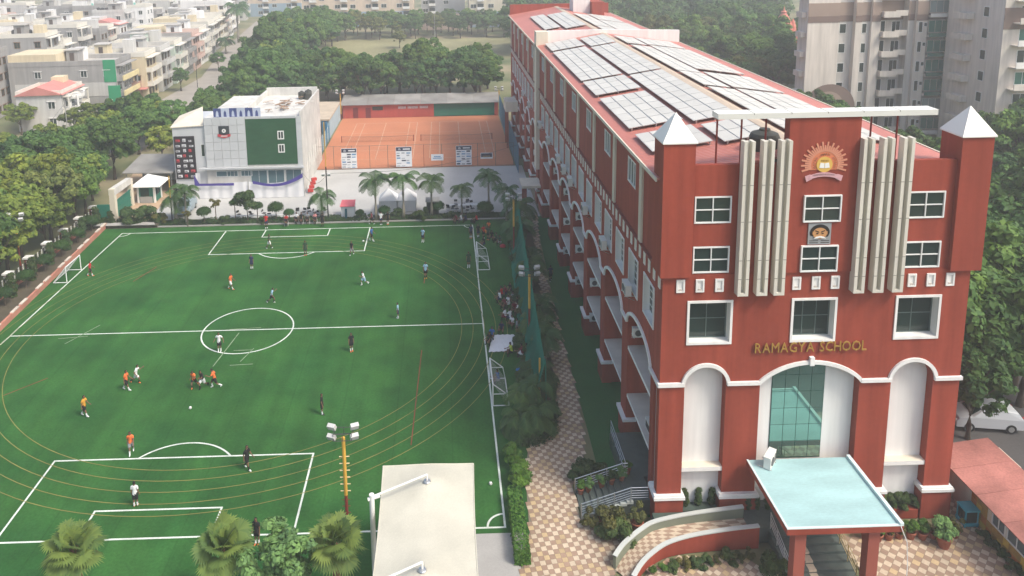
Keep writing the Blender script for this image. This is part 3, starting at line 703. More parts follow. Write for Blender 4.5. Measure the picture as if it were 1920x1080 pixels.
# curved ramp on the left of the portico
def arc_path(pts, n=8):
    out = []
    for i in range(len(pts)-1):
        p0 = pts[max(i-1,0)]; p1 = pts[i]; p2 = pts[i+1]; p3 = pts[min(i+2,len(pts)-1)]
        for k in range(n):
            t = k/n; out.append(tuple(.5*((2*p1[c])+(-p0[c]+p2[c])*t+(2*p0[c]-5*p1[c]+4*p2[c]-p3[c])*t*t+(-p0[c]+3*p1[c]-3*p2[c]+p3[c])*t**3) for c in range(len(p1))))
    out.append(pts[-1]); return out
ramp = thing('entrance_ramp', 'curved checkered ramp between low coped walls left of the portico', 'ramp', (12, 35.5, 0))
INN = arc_path([(8.45,34.75,.75),(9.0,35.4,.8),(9.6,35.9,.85),(10.3,36.35,.95),(11.2,36.75,1.05),(13.3,37.0,1.25),(16.2,37.1,1.5)])
OUT = arc_path([(9.2,33.75,.45),(9.8,34.45,.55),(10.5,35.0,.65),(11.5,35.5,.8),(13.0,35.75,1.0),(15.0,35.85,1.2),(16.6,35.9,1.3)])
def rwall(path, th, mat, nm):
    b = MB(); cp = MB()
    for i in range(len(path)-1):
        a, c = Vector(path[i]), Vector(path[i+1]); d = (c-a); d.z = 0; d.normalize(); nn = Vector((-d.y, d.x, 0))*th/2
        b.face([(a-nn).to_tuple()[:2]+(0,), (c-nn).to_tuple()[:2]+(0,), tuple(c-nn), tuple(a-nn)]); b.face([(a+nn).to_tuple()[:2]+(0,), (c+nn).to_tuple()[:2]+(0,), tuple(c+nn), tuple(a+nn)])
        n2 = nn*1.5; up = Vector((0,0,.07))
        for q in ([a-n2+up,c-n2+up,c+n2+up,a+n2+up],[a-n2,c-n2,c-n2+up,a-n2+up],[a+n2,c+n2,c+n2+up,a+n2+up]): cp.face(q)
    p = Vector(path[0]); q = Vector(path[1]); d = (q-p); d.z = 0; d.normalize(); nn = Vector((-d.y, d.x, 0))*th/2
    b.face([tuple(p-nn), tuple(p+nn), (p+nn).to_tuple()[:2]+(0,), (p-nn).to_tuple()[:2]+(0,)])
    o = b.build(nm, mat, ramp); cp.build('coping', M('grey_coping',(0.52,0.54,0.50),0.6,0.1), o)
rwall(OUT, .16, RED, 'outer_wall'); rwall(INN, .16, M('olive_ramp_wall',(0.20,0.22,0.16),0.7,0.1), 'inner_wall')
MB().prism([(11.2,36.85,0),(16.2,37.15,0),(16.2,37.5,0),(11.2,37.5,0)], (0,0,.95)).build('back_wall', BEDW, ramp)
n = len(INN); rs = MB()
for i in range(n-1):
    for k in range(6):
        def pt(ii, kk):
            a, b = Vector(INN[ii]), Vector(OUT[min(ii, len(OUT)-1)]); p = a.lerp(b, kk/6); p.z = .03+.85*ii/(n-1); return tuple(p)
        rs.face([pt(i,k),pt(i+1,k),pt(i+1,k+1),pt(i,k+1)], (i//2+k) % 2)
rs.build('ramp_floor', [TILEA, TILEB], ramp)
# side stairs on the left face
ss = thing('side_stairs', 'dark stone side stairs with steel railings and potted plants', 'stairs', (9, 39.5, 0))
for i in range(8):
    MB().box(7.4+.37*i, 11.5, 38.5, 40.45, .12*i, .12*(i+1)).build('step', GRANITE, ss)
    MB().box(7.4+.37*i-.003, 7.77+.37*i, 38.5-.16, 38.5, .12*i, .12*(i+1)+.06).build('stringer_block', M('pale_stone_edge',(0.45,0.48,0.44),0.6,0.1), ss)
MB().box(10.36, 13.3, 40.45, 44.6, 0, .93).build('landing', GRANITE, ss)
for y, tilt in ((38.35, 0), (40.4, 0)):
    r_ = MB()
    for dz in (.3,.45,.6,.75,.95): r_.tube([(7.35,y,dz+.0),(10.2,y,dz+.95),(11.2 if y < 39 else 10.5,y,dz+.95)], .025 if dz > .9 else .016, 5)
    for k in range(4): r_.tube([(7.35+.95*k,y,.32*k),(7.35+.95*k,y,.32*k+.98)], .03, 6)
    r_.build('railing', STEEL, ss)
r_ = MB()
for dz in (.3,.6,.95): r_.tube([(10.4,40.5,.93+dz),(10.4,44.5,.93+dz)], .022, 5)
for k in range(4): r_.tube([(10.4,40.6+1.3*k,.93),(10.4,40.6+1.3*k,1.9)], .025, 5)
r_.build('landing_railing', STEEL, ss)
# far side canopy and cream porch
MB().box(9.2, XW+.1, 88.2, 91.5, 3.0, 3.3).build('side_canopy', CREAM, school)
for x, y in ((9.5,88.5),(9.5,91.2)): MB().box(x, x+.3, y, y+.25, 0, 3.0).build('canopy_post', RED2, school)
MB().box(9.6, XW+.1, 117, 121, 6.0, 7.6).build('rear_porch', CREAM, school)
for y in (117.3, 120.5): MB().box(9.8, 10.1, y, y+.3, 0, 6).build('canopy_post', RED2, school)

# ---- solar arrays
PANEL = None
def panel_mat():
    m = M('glare_pale_solar_cell', (0.56,0.545,0.49), 0.55, 0.05, 1.0, spec=0.25, orand=.06)  # bright sky glare on the panels is put into this pale base colour
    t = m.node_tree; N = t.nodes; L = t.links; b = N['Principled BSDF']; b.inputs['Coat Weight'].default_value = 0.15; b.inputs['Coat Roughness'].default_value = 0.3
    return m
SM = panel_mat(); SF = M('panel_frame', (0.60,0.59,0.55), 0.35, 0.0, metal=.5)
slope = math.atan((RZ-EZ)/(RX-XW+.35))
ARR = [('L',11.9,15.5,41.9,45.9),('L',15.9,18.6,41.4,45.5),('L',11.9,15.5,47.4,56.8),('L',15.8,18.65,46.5,63.2),('L',11.9,15.55,58.1,63.8),('L',11.9,15.55,64.4,81.6),('L',15.85,18.75,63.7,80.4),('L',11.95,15.7,82.5,88.6),('L',16.0,18.8,81.1,87.8),
 ('R',19.7,21.85,41.5,46.6),('R',22.1,26.2,42.0,47.2),('R',19.7,21.85,47.3,55.3),('R',22.05,26.2,48.2,55.8),('R',19.7,21.85,56.0,62.3),('R',22.15,26.3,56.5,63.4),('R',19.7,21.9,62.6,78.6),('R',22.1,26.6,65.0,80.2),('R',19.7,21.95,80.0,86.5),('R',22.15,26.5,81.0,87.0),
 ('L',13.6,15.8,100.5,118),('L',16.05,18.85,98.2,116.4),('R',19.7,22.0,97.2,114),('R',22.3,26.2,107.6,116.4),('R',22.1,26.4,95.5,106.8),('R',19.7,21.9,91.6,96.6)]
pmc = {}
cnt = {}
for sd, x0, x1, y0, y1 in ARR:
    nx = max(1, round((x1-x0)/.98)); ny = max(1, round((y1-y0)/1.72)); w_, l_ = (x1-x0)/nx, (y1-y0)/ny
    xm = (x0+x1)/2; zz = (EZ+(xm-XW+.35)*math.tan(slope)) if sd == 'L' else (RZ-(xm-RX)*(RZ-EZ)/(28.55-RX))
    cnt[(sd, y0 > 91)] = cnt.get((sd, y0 > 91), 0)+1
    lab = 'solar array on %s slope of the %s roof, %s from its front' % ('left' if sd == 'L' else 'right', 'far block' if y0 > 91 else 'near block', ORD[cnt[(sd, y0 > 91)]-1])
    a = thing('solar_array', lab, 'solar panels', (xm, (y0+y1)/2, zz+.16), 0, 'solar arrays on the school roof')
    a.rotation_euler = (0, -slope if sd == 'L' else math.atan((RZ-EZ)/(28.55-RX)), 0)
    key = (round(w_,3), round(l_,3))
    if key not in pmc:
        p = MB(); g_ = .02; fr = .035
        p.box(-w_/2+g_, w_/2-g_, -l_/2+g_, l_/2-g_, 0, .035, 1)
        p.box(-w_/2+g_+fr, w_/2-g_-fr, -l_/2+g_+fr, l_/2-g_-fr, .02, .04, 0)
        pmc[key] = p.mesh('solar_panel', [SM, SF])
    for i in range(nx):
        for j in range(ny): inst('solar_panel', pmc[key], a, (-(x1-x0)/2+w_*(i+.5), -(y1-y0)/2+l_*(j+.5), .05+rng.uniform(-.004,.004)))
    rl = MB()
    for x in np.linspace(-(x1-x0)/2+.2, (x1-x0)/2-.2, 3): rl.box(x-.03, x+.03, -(y1-y0)/2-.05, (y1-y0)/2+.05, -.02, .045)
    for y in np.linspace(-(y1-y0)/2+.1, (y1-y0)/2-.1, max(2, ny//2)):
        for x in np.linspace(-(x1-x0)/2+.2, (x1-x0)/2-.2, 3): rl.box(x-.025, x+.025, y-.025, y+.025, -.16, -.02)
    inst('mounting_rails', rl.mesh('mounting_rails', STEEL), a)

# ---- roof tank behind the centre panel
tk = thing('roof_tank', 'dark round water tank behind the red centre panel', 'water tank', (17.55, 39.9, 20.9))
MB().lathe((17.55,39.9,20.6), [(.75,0),(.8,.1),(.8,1.5),(.7,1.7),(.3,1.85),(.28,1.95),(.0,1.96)], 18, 0).build('tank_body', M('dark_tank',(0.06,0.06,0.05),0.6,0.3,1.5), tk)

# ---- air conditioners
def ac_meshes():
    b = MB(); b.box(-.43,.43,-.16,.16,-.3,.3); b.box(-.45,.45,-.17,.17,.29,.32)
    f = MB(); f.lathe((0,0,0), [(.21,0),(.21,.02),(.17,.03),(.05,.03)], 14)
    f.v = [(x-.1, -.165-z, y) for x, y, z in f.v]
    for k in range(6): f.box(.2,.38,-.175,-.163,-.2+.07*k,-.17+.07*k)
    br = MB(); br.box(-.38,-.34,-.2,.45,-.34,-.3); br.box(.34,.38,-.2,.45,-.34,-.3); br.tube([(-.36,.4,-.3),(-.36,.42,-.62),(-.36,-.15,-.33)], .014, 4); br.tube([(.36,.4,-.3),(.36,.42,-.62),(.36,-.15,-.33)], .014, 4)
    return b.mesh('casing', M('ac_casing',(0.66,0.65,0.60),0.5,0.08,orand=.1)), f.mesh('fan_grille', M('ac_grille',(0.10,0.10,0.10),0.6,0)), br.mesh('bracket', STEEL)
ACM = ac_meshes()
def aircon(loc, rz, label, s=1.0):
    a = thing('air_conditioner', label, 'air conditioner', loc, rz, 'outdoor air conditioning units on the school'); a.scale = (s, s, s)
    for nm, me in zip(('casing', 'fan_grille', 'bracket'), ACM): inst(nm, me, a)
    return a
for k, (a, b, c, d) in enumerate(wiA):
    if k % 2 == 1 or k in (8,): aircon((XW-.42, a+1.0, c+.22), R(-90), 'boxy white air conditioner under the %s side window from the front' % ORD[k], 1.15)
for k, (a, b, c, d) in enumerate(wiB[:5]):
    if k % 2 == 1: aircon((XW-.42, a+1.0, c+.22), R(-90), 'small white air conditioner under the %s side window of the far block' % ORD[k], 1.1)
for k, ar in enumerate(arA):
    for fl, z in (('top', 8.15), ('middle', 5.0), ('ground', 1.9)):
        if (k*3+len(fl)) % 5 in (4, 1): continue
        aircon((XW+.62, ar[1]-.5, z), 0, 'air conditioner in the %s floor loggia of the %s side arch from the front' % (fl, ORD[k]), 1.0)
for k, ar in enumerate(arB[:3]):
    aircon((XW+.62, ar[1]-.5, 5.0), 0, 'air conditioner in the %s arch of the far block' % ORD[k], 1.0)
aircon((17.5, 37.0, 4.52), R(50), 'white air conditioner standing on the aqua portico roof', 1.15)
sp = thing('split_unit', 'long white air conditioner lying on first floor ledge of the nearest side arch', 'air conditioner', (XW+.7, 40.9, 3.56))
MB().box(XW+.35, XW+1.0, 40.2, 41.6, 3.55, 4.15).build('casing', MATS['ac_casing'], sp); MB().box(XW+.34, XW+.35, 40.35, 41.45, 3.65, 4.05).build('grille', BLACK, sp)
# ---------------------------------------------------------------- football academy building
def mini(parent, name, mat, *a, **k):
    return MB().box(*a, **k).build(name, mat, parent)
AC = thing('academy_building', 'grey panelled academy hall with big green wall panel and white side wall', 'building', (-26, 98, 0))
GPAN = M('grey_metal_panel', (0.56,0.57,0.57), 0.4, 0.04, 0.5, metal=.1, orand=.05)
GREENP = M('green_wall_panel', (0.022,0.085,0.035), 0.5, 0.15, 0.6, fine=0.1, stretch=(1,1,3))
WOLD = M('stained_white_plaster', (0.58,0.565,0.52), 0.85, 0.18, 0.5, streak=0.12)
AY = 97.8
mini(AC, 'core_wall', WOLD, -32.1, -19.3, AY, 112.8, 0, 10.4)
mini(AC, 'side_wall', WOLD, -19.42, -19.2, AY+.05, 112.9, 0, 11.2)
mini(AC, 'rear_parapet', WOLD, -27.0, -19.42, 112.4, 112.8, 10.4, 11.6)
mini(AC, 'west_parapet', WOLD, -27.2, -26.9, 101, 112.8, 10.4, 11.2)
mini(AC, 'annex_wall', GPAN, -36.4, -32.1, AY+.25, 108, 0, 9.2)
zs = [3.75,4.9,6.05,7.2,8.35,9.5,10.55]
for i in range(5):
    for j in range(6):
        x0 = -32.05+1.09*i
        MB().box(x0+.02, x0+1.07, AY-.08, AY-.003, zs[j]+.02, zs[j+1]-.02).build('cladding_panel', GPAN, AC)
for j in range(6): MB().box(-19.88, -19.25, AY-.08, AY-.003, zs[j]+.02, zs[j+1]-.02).build('cladding_panel', GPAN, AC)
for i in range(6): MB().box(-26.58+1.11*i, -26.58+1.11*(i+1)-.03, AY-.08, AY-.003, 10.28, 10.6).build('cladding_panel', GPAN, AC)
mini(AC, 'ledge', GPAN, -33.0, -19.1, AY-.55, AY-.081, 3.5, 3.74)
mini(AC, 'green_panel', GREENP, -26.6, -19.9, AY-.07, AY-.003, 3.98, 10.24)
for v in (7.42, 5.6): window(AC, lambda u, v_, d=0: (u, AY-.07-d, v_), -22.4, v, .85, 1.15, 2, 1, fr=.12, frm=WHITE, prd=.08)
for u, n_ in ((-30.9,1),(-29.5,3),(-27.6,3)): window(AC, lambda u_, v_, d=0: (u_, AY-d, v_), u, 2.4, 1.5, .8, n_, 1, fr=.06, glass=M('blue_glass',(0.10,0.17,0.19),0.1,0))
for k in range(3): window(AC, lambda u_, v_, d=0: (u_, AY-d, v_), -26.3+2.3*k, .3, 2.2, 2.9, 2, 1, fr=.05, glass=MATS['blue_glass'])
window(AC, lambda u_, v_, d=0: (u_, AY+.25-d, v_), -32.75, 5.2, .5, 1.7, 1, 1, fr=.05)
MB().prism([(-36.6,AY+.1,9.2),(-32.2,AY+.1,9.4),(-33.5,AY+4.5,11.0),(-36.6,AY+4,9.9)], (0,0,.12)).build('annex_roof', CREAM, AC)
for k in range(7): MB().tube([(-19.15,100+1.8*k,2.0),(-19.15,100+1.8*k,4.1+.3*(k % 2))], .05, 5).build('side_pipe', WHITE, AC)
# poster board with rows of pictures
pb = thing('poster_board', 'tall black poster board with rows of white and red pictures', 'poster', (-34.9, AY+.1, 5))
mini(pb, 'board', M('poster_black',(0.025,0.02,0.025),0.4,0.1), -36.25, -33.55, AY+.12, AY+.24, 2.15, 8.05)
PW = M('poster_white',(0.6,0.6,0.6),0.5,0.2,3.0); PR = M('poster_red',(0.5,0.05,0.06),0.5,0.15,3.0)
for r in range(8):
    for c in range(3):
        x = -36.05+.85*c+rng.uniform(-.05,.1); z = 2.4+.7*r; ww = rng.uniform(.35,.65)
        MB().box(x, x+ww, AY+.105, AY+.118, z, z+rng.uniform(.22,.45)).build('picture', PR if (r*3+c) % 4 == 1 else PW, pb)
        MB().box(x+.05, x+ww*.7, AY+.1, AY+.104, z+.08, z+.18).build('picture_detail', MATS['poster_black'], pb)
# crest
cr = thing('academy_crest', 'football crest with red ribbon on grey panels', 'emblem', (-29.4, AY-.1, 8.6))
MB().prism([(-30.15,AY-.12,9.4),(-28.75,AY-.12,9.4),(-28.75,AY-.12,8.3),(-29.45,AY-.12,7.75),(-30.15,AY-.12,8.3)], (0,.03,0)).build('shield', M('crest_black',(0.03,0.035,0.04),0.5,0), cr)
g = MB(); disc(g, (-29.45,0,8.75), .27, AY-.15, 16); g.build('ball', WHITE, cr)
g = MB(); disc(g, (-29.45,0,8.75), .1, AY-.16, 5); g.build('ball_patch', BLACK, cr)
MB().prism([(-30.3,AY-.17,8.35),(-29.45,AY-.17,8.15),(-28.6,AY-.17,8.35),(-28.6,AY-.17,8.0),(-29.45,AY-.17,7.75),(-30.3,AY-.17,8.0)], (0,.02,0)).build('ribbon', PR, cr)
MB().box(-29.9, -29.0, AY-.18, AY-.172, 8.0, 8.1).build('ribbon_lettering', WHITE, cr)
# roof banners and rubble
M('banner_pale',(0.45,0.5,0.6),0.6,0.1); M('banner_navy',(0.05,0.07,0.2),0.6,0.2,2.0)
M('deep_blue_stripe',(0.05,0.2,0.36),0.7,0.1); M('pale_blue_wall',(0.36,0.5,0.55),0.8,0.1)
M('old_roof_sheet',(0.26,0.25,0.23),0.8,0.25,0.4,orand=.15)
for k in range(6):
    b_ = thing('roof_banner', 'blue and white picture banner on the academy roof, %s from the left' % ORD[k], 'banner', (-30.4+1.05*k, AY+.6, 10.4), 0, 'banners on the academy roof')
    MB().box(-30.9+1.05*k, -29.88+1.05*k, AY+.6, AY+.64, 10.45, 11.65).build('sheet', M('banner_pale',(0.45,0.5,0.6),0.6,0.1) if k % 2 else M('banner_navy',(0.05,0.07,0.2),0.6,0.2,2.0), b_)
    MB().prism([(-30.6+1.05*k,AY+.58,10.5),(-30.2+1.05*k,AY+.58,10.5),(-30.25+1.05*k,AY+.58,11.1),(-30.4+1.05*k,AY+.58,11.35),(-30.55+1.05*k,AY+.58,11.1)], (0,.015,0)).build('figure', MATS['banner_navy'] if k % 2 else MATS['banner_pale'], b_)
WOOD = M('weathered_wood',(0.30,0.19,0.12),0.9,0.3,2.0)
rb = thing('rubble_heap', 'heap of broken boards and rubble on the academy roof', 'rubble', (-22.5, 104, 10.4))
for k in range(34):
    MB().obox((-22.8+rng.gauss(0,1.2), 104+rng.gauss(0,2.0), 10.5+rng.uniform(0,.45)), (rng.uniform(.6,1.8),rng.uniform(.08,.25),.06), rng.uniform(0,3.1), 0, rng.uniform(-.3,.3)).build('board', WOOD if k % 3 else WOLD, rb)
for k, (x, y) in enumerate(((-21.2,109.5),(-20.4,110.6),(-20.2,109.2))):
    t_ = thing('roof_tank', 'black water tank on the academy roof, %s from the left' % ORD[k], 'water tank', (x,y,10.4), 0, 'tanks on the academy roof')
    MB().lathe((x,y,10.4), [(.5,0),(.52,.9),(.45,1.05),(.18,1.15),(.18,1.22),(0,1.23)], 12).build('tank_body', MATS['dark_tank'], t_)
# curtain along the front: white cloth hung from a rope with purple swags
cu = thing('cloth_screen', 'long white cloth screen with purple swags before the academy hall', 'curtain', (-26, 96.2, 0))
CL = M('white_cloth',(0.70,0.70,0.70),0.9,0.05,1.0); PUR = M('purple_cloth',(0.07,0.05,0.26),0.9,0.1,1.0)
def cloth_strip(x0, x1, y, ztop, zbot, mat, nm, n=60, amp=.04):
    b = MB(); prev = None
    for i in range(n+1):
        t_ = i/n; x = x0+(x1-x0)*t_; yy = y+amp*math.sin(i*.55)+amp*.6*math.sin(i*.23)
        cur = ((x, yy, zbot(t_)), (x, yy+amp*.3*math.sin(i), ztop(t_)))
        if prev: b.face([prev[0], cur[0], cur[1], prev[1]])
        prev = cur
    return b.build(nm, mat, cu, smooth=True)
cloth_strip(-33.1, -26.3, 95.9, lambda t_: 2.0+.25*t_, lambda t_: .04, CL, 'white_sheet')
cloth_strip(-26.1, -18.9, 95.7, lambda t_: 2.3-.45*math.sin(math.pi*t_)+.4*t_, lambda t_: .04, CL, 'white_sheet')
cloth_strip(-33.15, -28.0, 95.6, lambda t_: 2.2+(1.3*max(0,.12-t_)/.12), lambda t_: 1.9-.05*t_, PUR, 'purple_swag', 24, .02)
cloth_strip(-25.5, -18.9, 95.4, lambda t_: 2.5-.55*math.sin(math.pi*t_)+.9*t_**3, lambda t_: 2.1-.5*math.sin(math.pi*t_)+.7*t_**3, PUR, 'purple_swag', 30, .02)
cloth_strip(-33.2, -32.6, 96.4, lambda t_: 3.4, lambda t_: .1, CL, 'side_sheet', 8)
for x in (-33.1,-26.2,-21.2,-18.9): MB().tube([(x,95.95,0),(x,95.95,2.6 if x != -21.2 else 4.2)], .05, 6).build('pole', STEEL, cu)
MB().tube([(-26.2,95.5,1.0),(-26.15,95.45,.1)], .16, 6).build('knot', PUR, cu)

# ---------------------------------------------------------------- tennis court surroundings
tf = thing('court_fence', 'tall thin wire fence along the near end of the clay court', 'fence', (-4, 107.7, 0))
MESHM = M('green_wire',(0.10,0.13,0.11),0.6,0.0)
for k in range(12):
    x = -19.3+2.66*k; MB().tube([(x,107.75,0),(x,107.75,3.55)], .035, 5).build('post', POLERED if k in (6,) else MESHM, tf)
for z in (.1,3.5): MB().tube([(-19.3,107.75,z),(9.9,107.75,z)], .022, 4).build('rail', MESHM, tf)
mm = MB()
for k in range(146): x = -19.3+.2*k; mm.tube([(x,107.75,.1),(x,107.75,3.5)], .004, 3, cap=False)
for k in range(17): z = .1+.2*k; mm.tube([(-19.3,107.75,z),(9.9,107.75,z)], .004, 3, cap=False)
tag(mm.build('wire_mesh', MESHM, tf), kind='stuff')
BANN = [(-15.5,2.28,.15,3.2,'leftmost'),(-7.45,2.35,.2,3.25,'middle'),(1.42,2.34,.25,3.22,'right')]
NAVY = M('banner_dark_navy',(0.02,0.025,0.06),0.5,0.05); BB = M('banner_blue',(0.10,0.24,0.42),0.5,0.05); BG = M('banner_grey',(0.35,0.37,0.4),0.5,0.05); BW = M('banner_white',(0.72,0.73,0.74),0.5,0.03)
for x, ww, z0, z1, wh in BANN:
    b_ = thing('court_banner', 'tall white printed banner with navy heading on court fence, %s of three' % wh, 'banner', (x+ww/2,107.6,0), 0, 'tall banners on the court fence')
    MB().box(x, x+ww, 107.62, 107.66, z0, z1).build('sheet', BW, b_)
    MB().box(x+.05, x+ww-.05, 107.6, 107.615, z1-.62, z1-.05).build('heading', NAVY, b_)
    MB().box(x+1.05, x+ww-.25, 107.585, 107.598, z1-.42, z1-.25).build('heading_lettering', BW, b_)
    MB().prism([(x+.3,107.585,z1-.5),(x+.75,107.585,z1-.5),(x+.68,107.585,z1-.25),(x+.5,107.585,z1-.15),(x+.36,107.585,z1-.25)], (0,.012,0)).build('heading_emblem', BG, b_)
    for r in range(6):
        for c in range(3):
            xx = x+.12+.72*c; zz = z0+.12+.38*r
            if (r+c) % 3 == 2 and rng.random() < .4: continue
            MB().box(xx, xx+rng.uniform(.4,.66), 107.6, 107.615, zz, zz+rng.uniform(.08,.22)).build('printed_block', (BB, BG, NAVY, BG)[rng.randrange(4)], b_)
b_ = thing('court_banner', 'small white banner with blue lines low on court fence', 'banner', (-1.34,107.6,0))
MB().box(-2.25, -.43, 107.62, 107.66, 1.05, 2.0).build('sheet', BW, b_)
for z, w_ in ((1.6,.5),(1.35,.65)): MB().box(-1.34-w_, -1.34+w_, 107.6, 107.615, z, z+.12).build('printed_line', BB, b_)
b_ = thing('court_banner', 'small black banner with pale lettering at right of court fence', 'banner', (5.96,107.6,0))
MB().box(5.06, 6.86, 107.62, 107.66, 1.15, 2.05).build('sheet', BW, b_); MB().box(5.14, 6.78, 107.6, 107.615, 1.4, 1.97).build('print', NAVY, b_); MB().box(5.4, 6.5, 107.585, 107.598, 1.5, 1.6).build('lettering', GOLD, b_)
for k, (xa, xb) in enumerate(((-17.5,-5.45),(-4.2,7.75))):
    nt_ = thing('tennis_net', 'sagging dark tennis net across the %s clay court' % ('left', 'right')[k], 'tennis net', ((xa+xb)/2,122.9,0), 0, 'nets on the clay courts')
    for x in (xa, xb): MB().tube([(x,122.9,0.02),(x,122.9,1.1)], .06, 6).build('post', POLERED, nt_)
    n_ = MB()
    for i in range(60): x = xa+(xb-xa)*i/59; zt = 1.0-.12*math.sin(math.pi*i/59); n_.tube([(x,122.9,.08),(x,122.9,zt)], .006, 3, cap=False)
    for j in range(8): n_.tube([(xa+(xb-xa)*i/20,122.9,.08+(.92-.12*math.sin(math.pi*i/20))*j/7) for i in range(21)], .006, 3, cap=False)
    tag(n_.build('netting', BLACK, nt_), kind='stuff')
    MB().tube([(xa+(xb-xa)*i/20,122.9,1.02-.12*math.sin(math.pi*i/20)) for i in range(21)], .035, 5).build('tape', M('net_tape',(0.25,0.16,0.12),0.8,0), nt_)
ew = thing('court_end_building', 'low red changing block with grey sheet roof at the far end of the court', 'building', (-5, 141, 0))
RW = M('faded_red_wall',(0.42,0.075,0.055),0.8,0.08,0.5,streak=.06)
MB().box(-19.6, -2.2, 140.5, 145, 0, 2.6).build('wall', RW, ew); MB().box(-2.2, 10.0, 140.6, 140.75, .1, 2.5).build('green_screen', M('green_screen_cloth',(0.02,0.16,0.10),0.8,0.12,0.5), ew)
MB().box(9.4, 10.1, 140.5, 141, 0, 2.6).build('pillar', RW, ew)
for k in range(6): MB().prism([(-20+5.1*k,140.0,2.62),(-20+5.1*k+5.06,140.0,2.62),(-20+5.1*k+5.06,146.5,3.3),(-20+5.1*k,146.5,3.3)], (0,0,.06)).build('roof_sheet', M('old_roof_sheet',(0.26,0.25,0.23),0.8,0.25,0.4,orand=.15), ew)
for x in (-17.6,-15.2): MB().box(x, x+.95, 140.44, 140.5, 0, 2.0).build('door', M('door_dark_red',(0.18,0.03,0.03),0.6,0.1), ew)
MB().box(-13.9, -11.9, 140.44, 140.49, 1.5, 2.2).build('window', GLASS, ew)
for x, w_ in ((-9.0,1.5),(-7.2,2.0),(-4.9,1.6)): MB().box(x, x+w_, 140.44, 140.49, 1.7, 2.15).build('sign_board', M('faded_sign',(0.5,0.45,0.45),0.7,0.3,4.0), ew)
# blue side net of the court
bn = thing('blue_side_net', 'blue netting on poles along the right side of the clay court', 'fence', (10.3,122,0))
BLUEN = M('blue_net',(0.10,0.22,0.30),0.8,0.1)
for k in range(9): y = 104+4.6*k; MB().tube([(10.3,y,0),(10.3,y,4.2)], .05, 5).build('post', M('blue_post',(0.08,0.16,0.28),0.5,0), bn)
n_ = MB()
for k in range(184): y = 104+.2*k; n_.tube([(10.3,y,.05),(10.3,y,4.1)], .028, 3, cap=False)
for k in range(21): n_.tube([(10.3,104,.05+.2*k),(10.3,140.6,.05+.2*k)], .028, 3, cap=False)
tag(n_.build('netting', BLUEN, bn), kind='stuff')
# striped blue shelter left of the court
bs = thing('striped_shelter', 'blue and white striped shelter with sandy flat roof beside the clay court', 'shelter', (-21,124,0))
MB().box(-24.5, -19.9, 126, 140, 0, 3.2).build('wall', M('pale_blue_wall',(0.36,0.5,0.55),0.8,0.1), bs); MB().box(-24.8, -19.8, 125.6, 140.2, 3.2, 3.45).build('flat_roof', M('sandy_roof',(0.48,0.40,0.30),0.9,0.15), bs)
for k in range(8): MB().box(-24.4+.55*k, -24.12+.55*k, 125.4, 125.98, 1.0, 3.0).build('stripe', M('deep_blue_stripe',(0.05,0.2,0.36),0.7,0.1), bs)
for k in range(12): MB().box(-19.88, -19.82, 110+1.3*k, 110.7+1.3*k, .1, 2.6).build('side_panel', MATS['deep_blue_stripe'] if k % 2 else MATS['pale_blue_wall'], bs)

# ---------------------------------------------------------------- left boundary: wall with piers, railing, low wall
bw = thing('boundary_wall', 'boundary wall with red coped piers and black and white railings under trees', 'wall', (-43,75,0))
PIERR = M('pier_red',(0.36,0.14,0.10),0.8,0.1)
yy = [51.4+3.72*k for k in range(11)]
for k, y in enumerate(yy):
    x = -43.05-.015*(y-70)
    p_ = MB().box(x-.28, x+.28, y-.28, y+.28, 0, 1.75).build('pier', PIERR, bw)
    MB().box(x-.4, x+.4, y-.4, y+.4, 1.75, 1.92).build('pier_cap', WHITE, p_)
    MB().box(x-.29, x-.0, y-.29, y+.29, .7, 1.6).build('pier_band', WHITE, p_) if k % 2 else None
    if k < 10:
        y2 = yy[k+1]
        MB().box(x-.14, x+.14, y+.29, y2-.29, 0, .55).build('dwarf_wall', PIERR, bw)
        r_ = MB()
        for z in (.75,1.45): r_.tube([(x,y+.28,z),(x,y2-.28,z)], .03, 4)
        r_.build('rail', BLACK, bw)
        for j in range(8): MB().box(x-.02, x+.02, y+.5+.4*j, y+.64+.4*j, .55, 1.6).build('baluster', WHITE if j % 2 else BLACK, bw)
LOWR = M('low_wall_brick',(0.46,0.20,0.145),0.85,0.18,0.8,fine=.1)
lw = thing('planter_wall', 'low red planter wall with pale worn patches along the left touchline', 'wall', (-40.5,75,0))
for k in range(24):
    y = 48+1.6*k; x = -39.6-.055*(y-63)
    MB().obox((x,y+.8,.28), (.2,1.58,.56), R(3), 0).build('wall_section', LOWR, lw)
    if k % 3: MB().obox((x,y+.8,.60), (.26,1.2,.10), R(3), 0).build('worn_coping', M('worn_white',(0.6,0.52,0.44),0.8,0.2,1.5), lw)
struct('boundary_bed', MB().face([(-43.4,40,.003),(-38.6,40,.003),(-39.7,64,.003),(-41.3,88,.003),(-43.4,88,.003)]), MATS['bed_soil'])
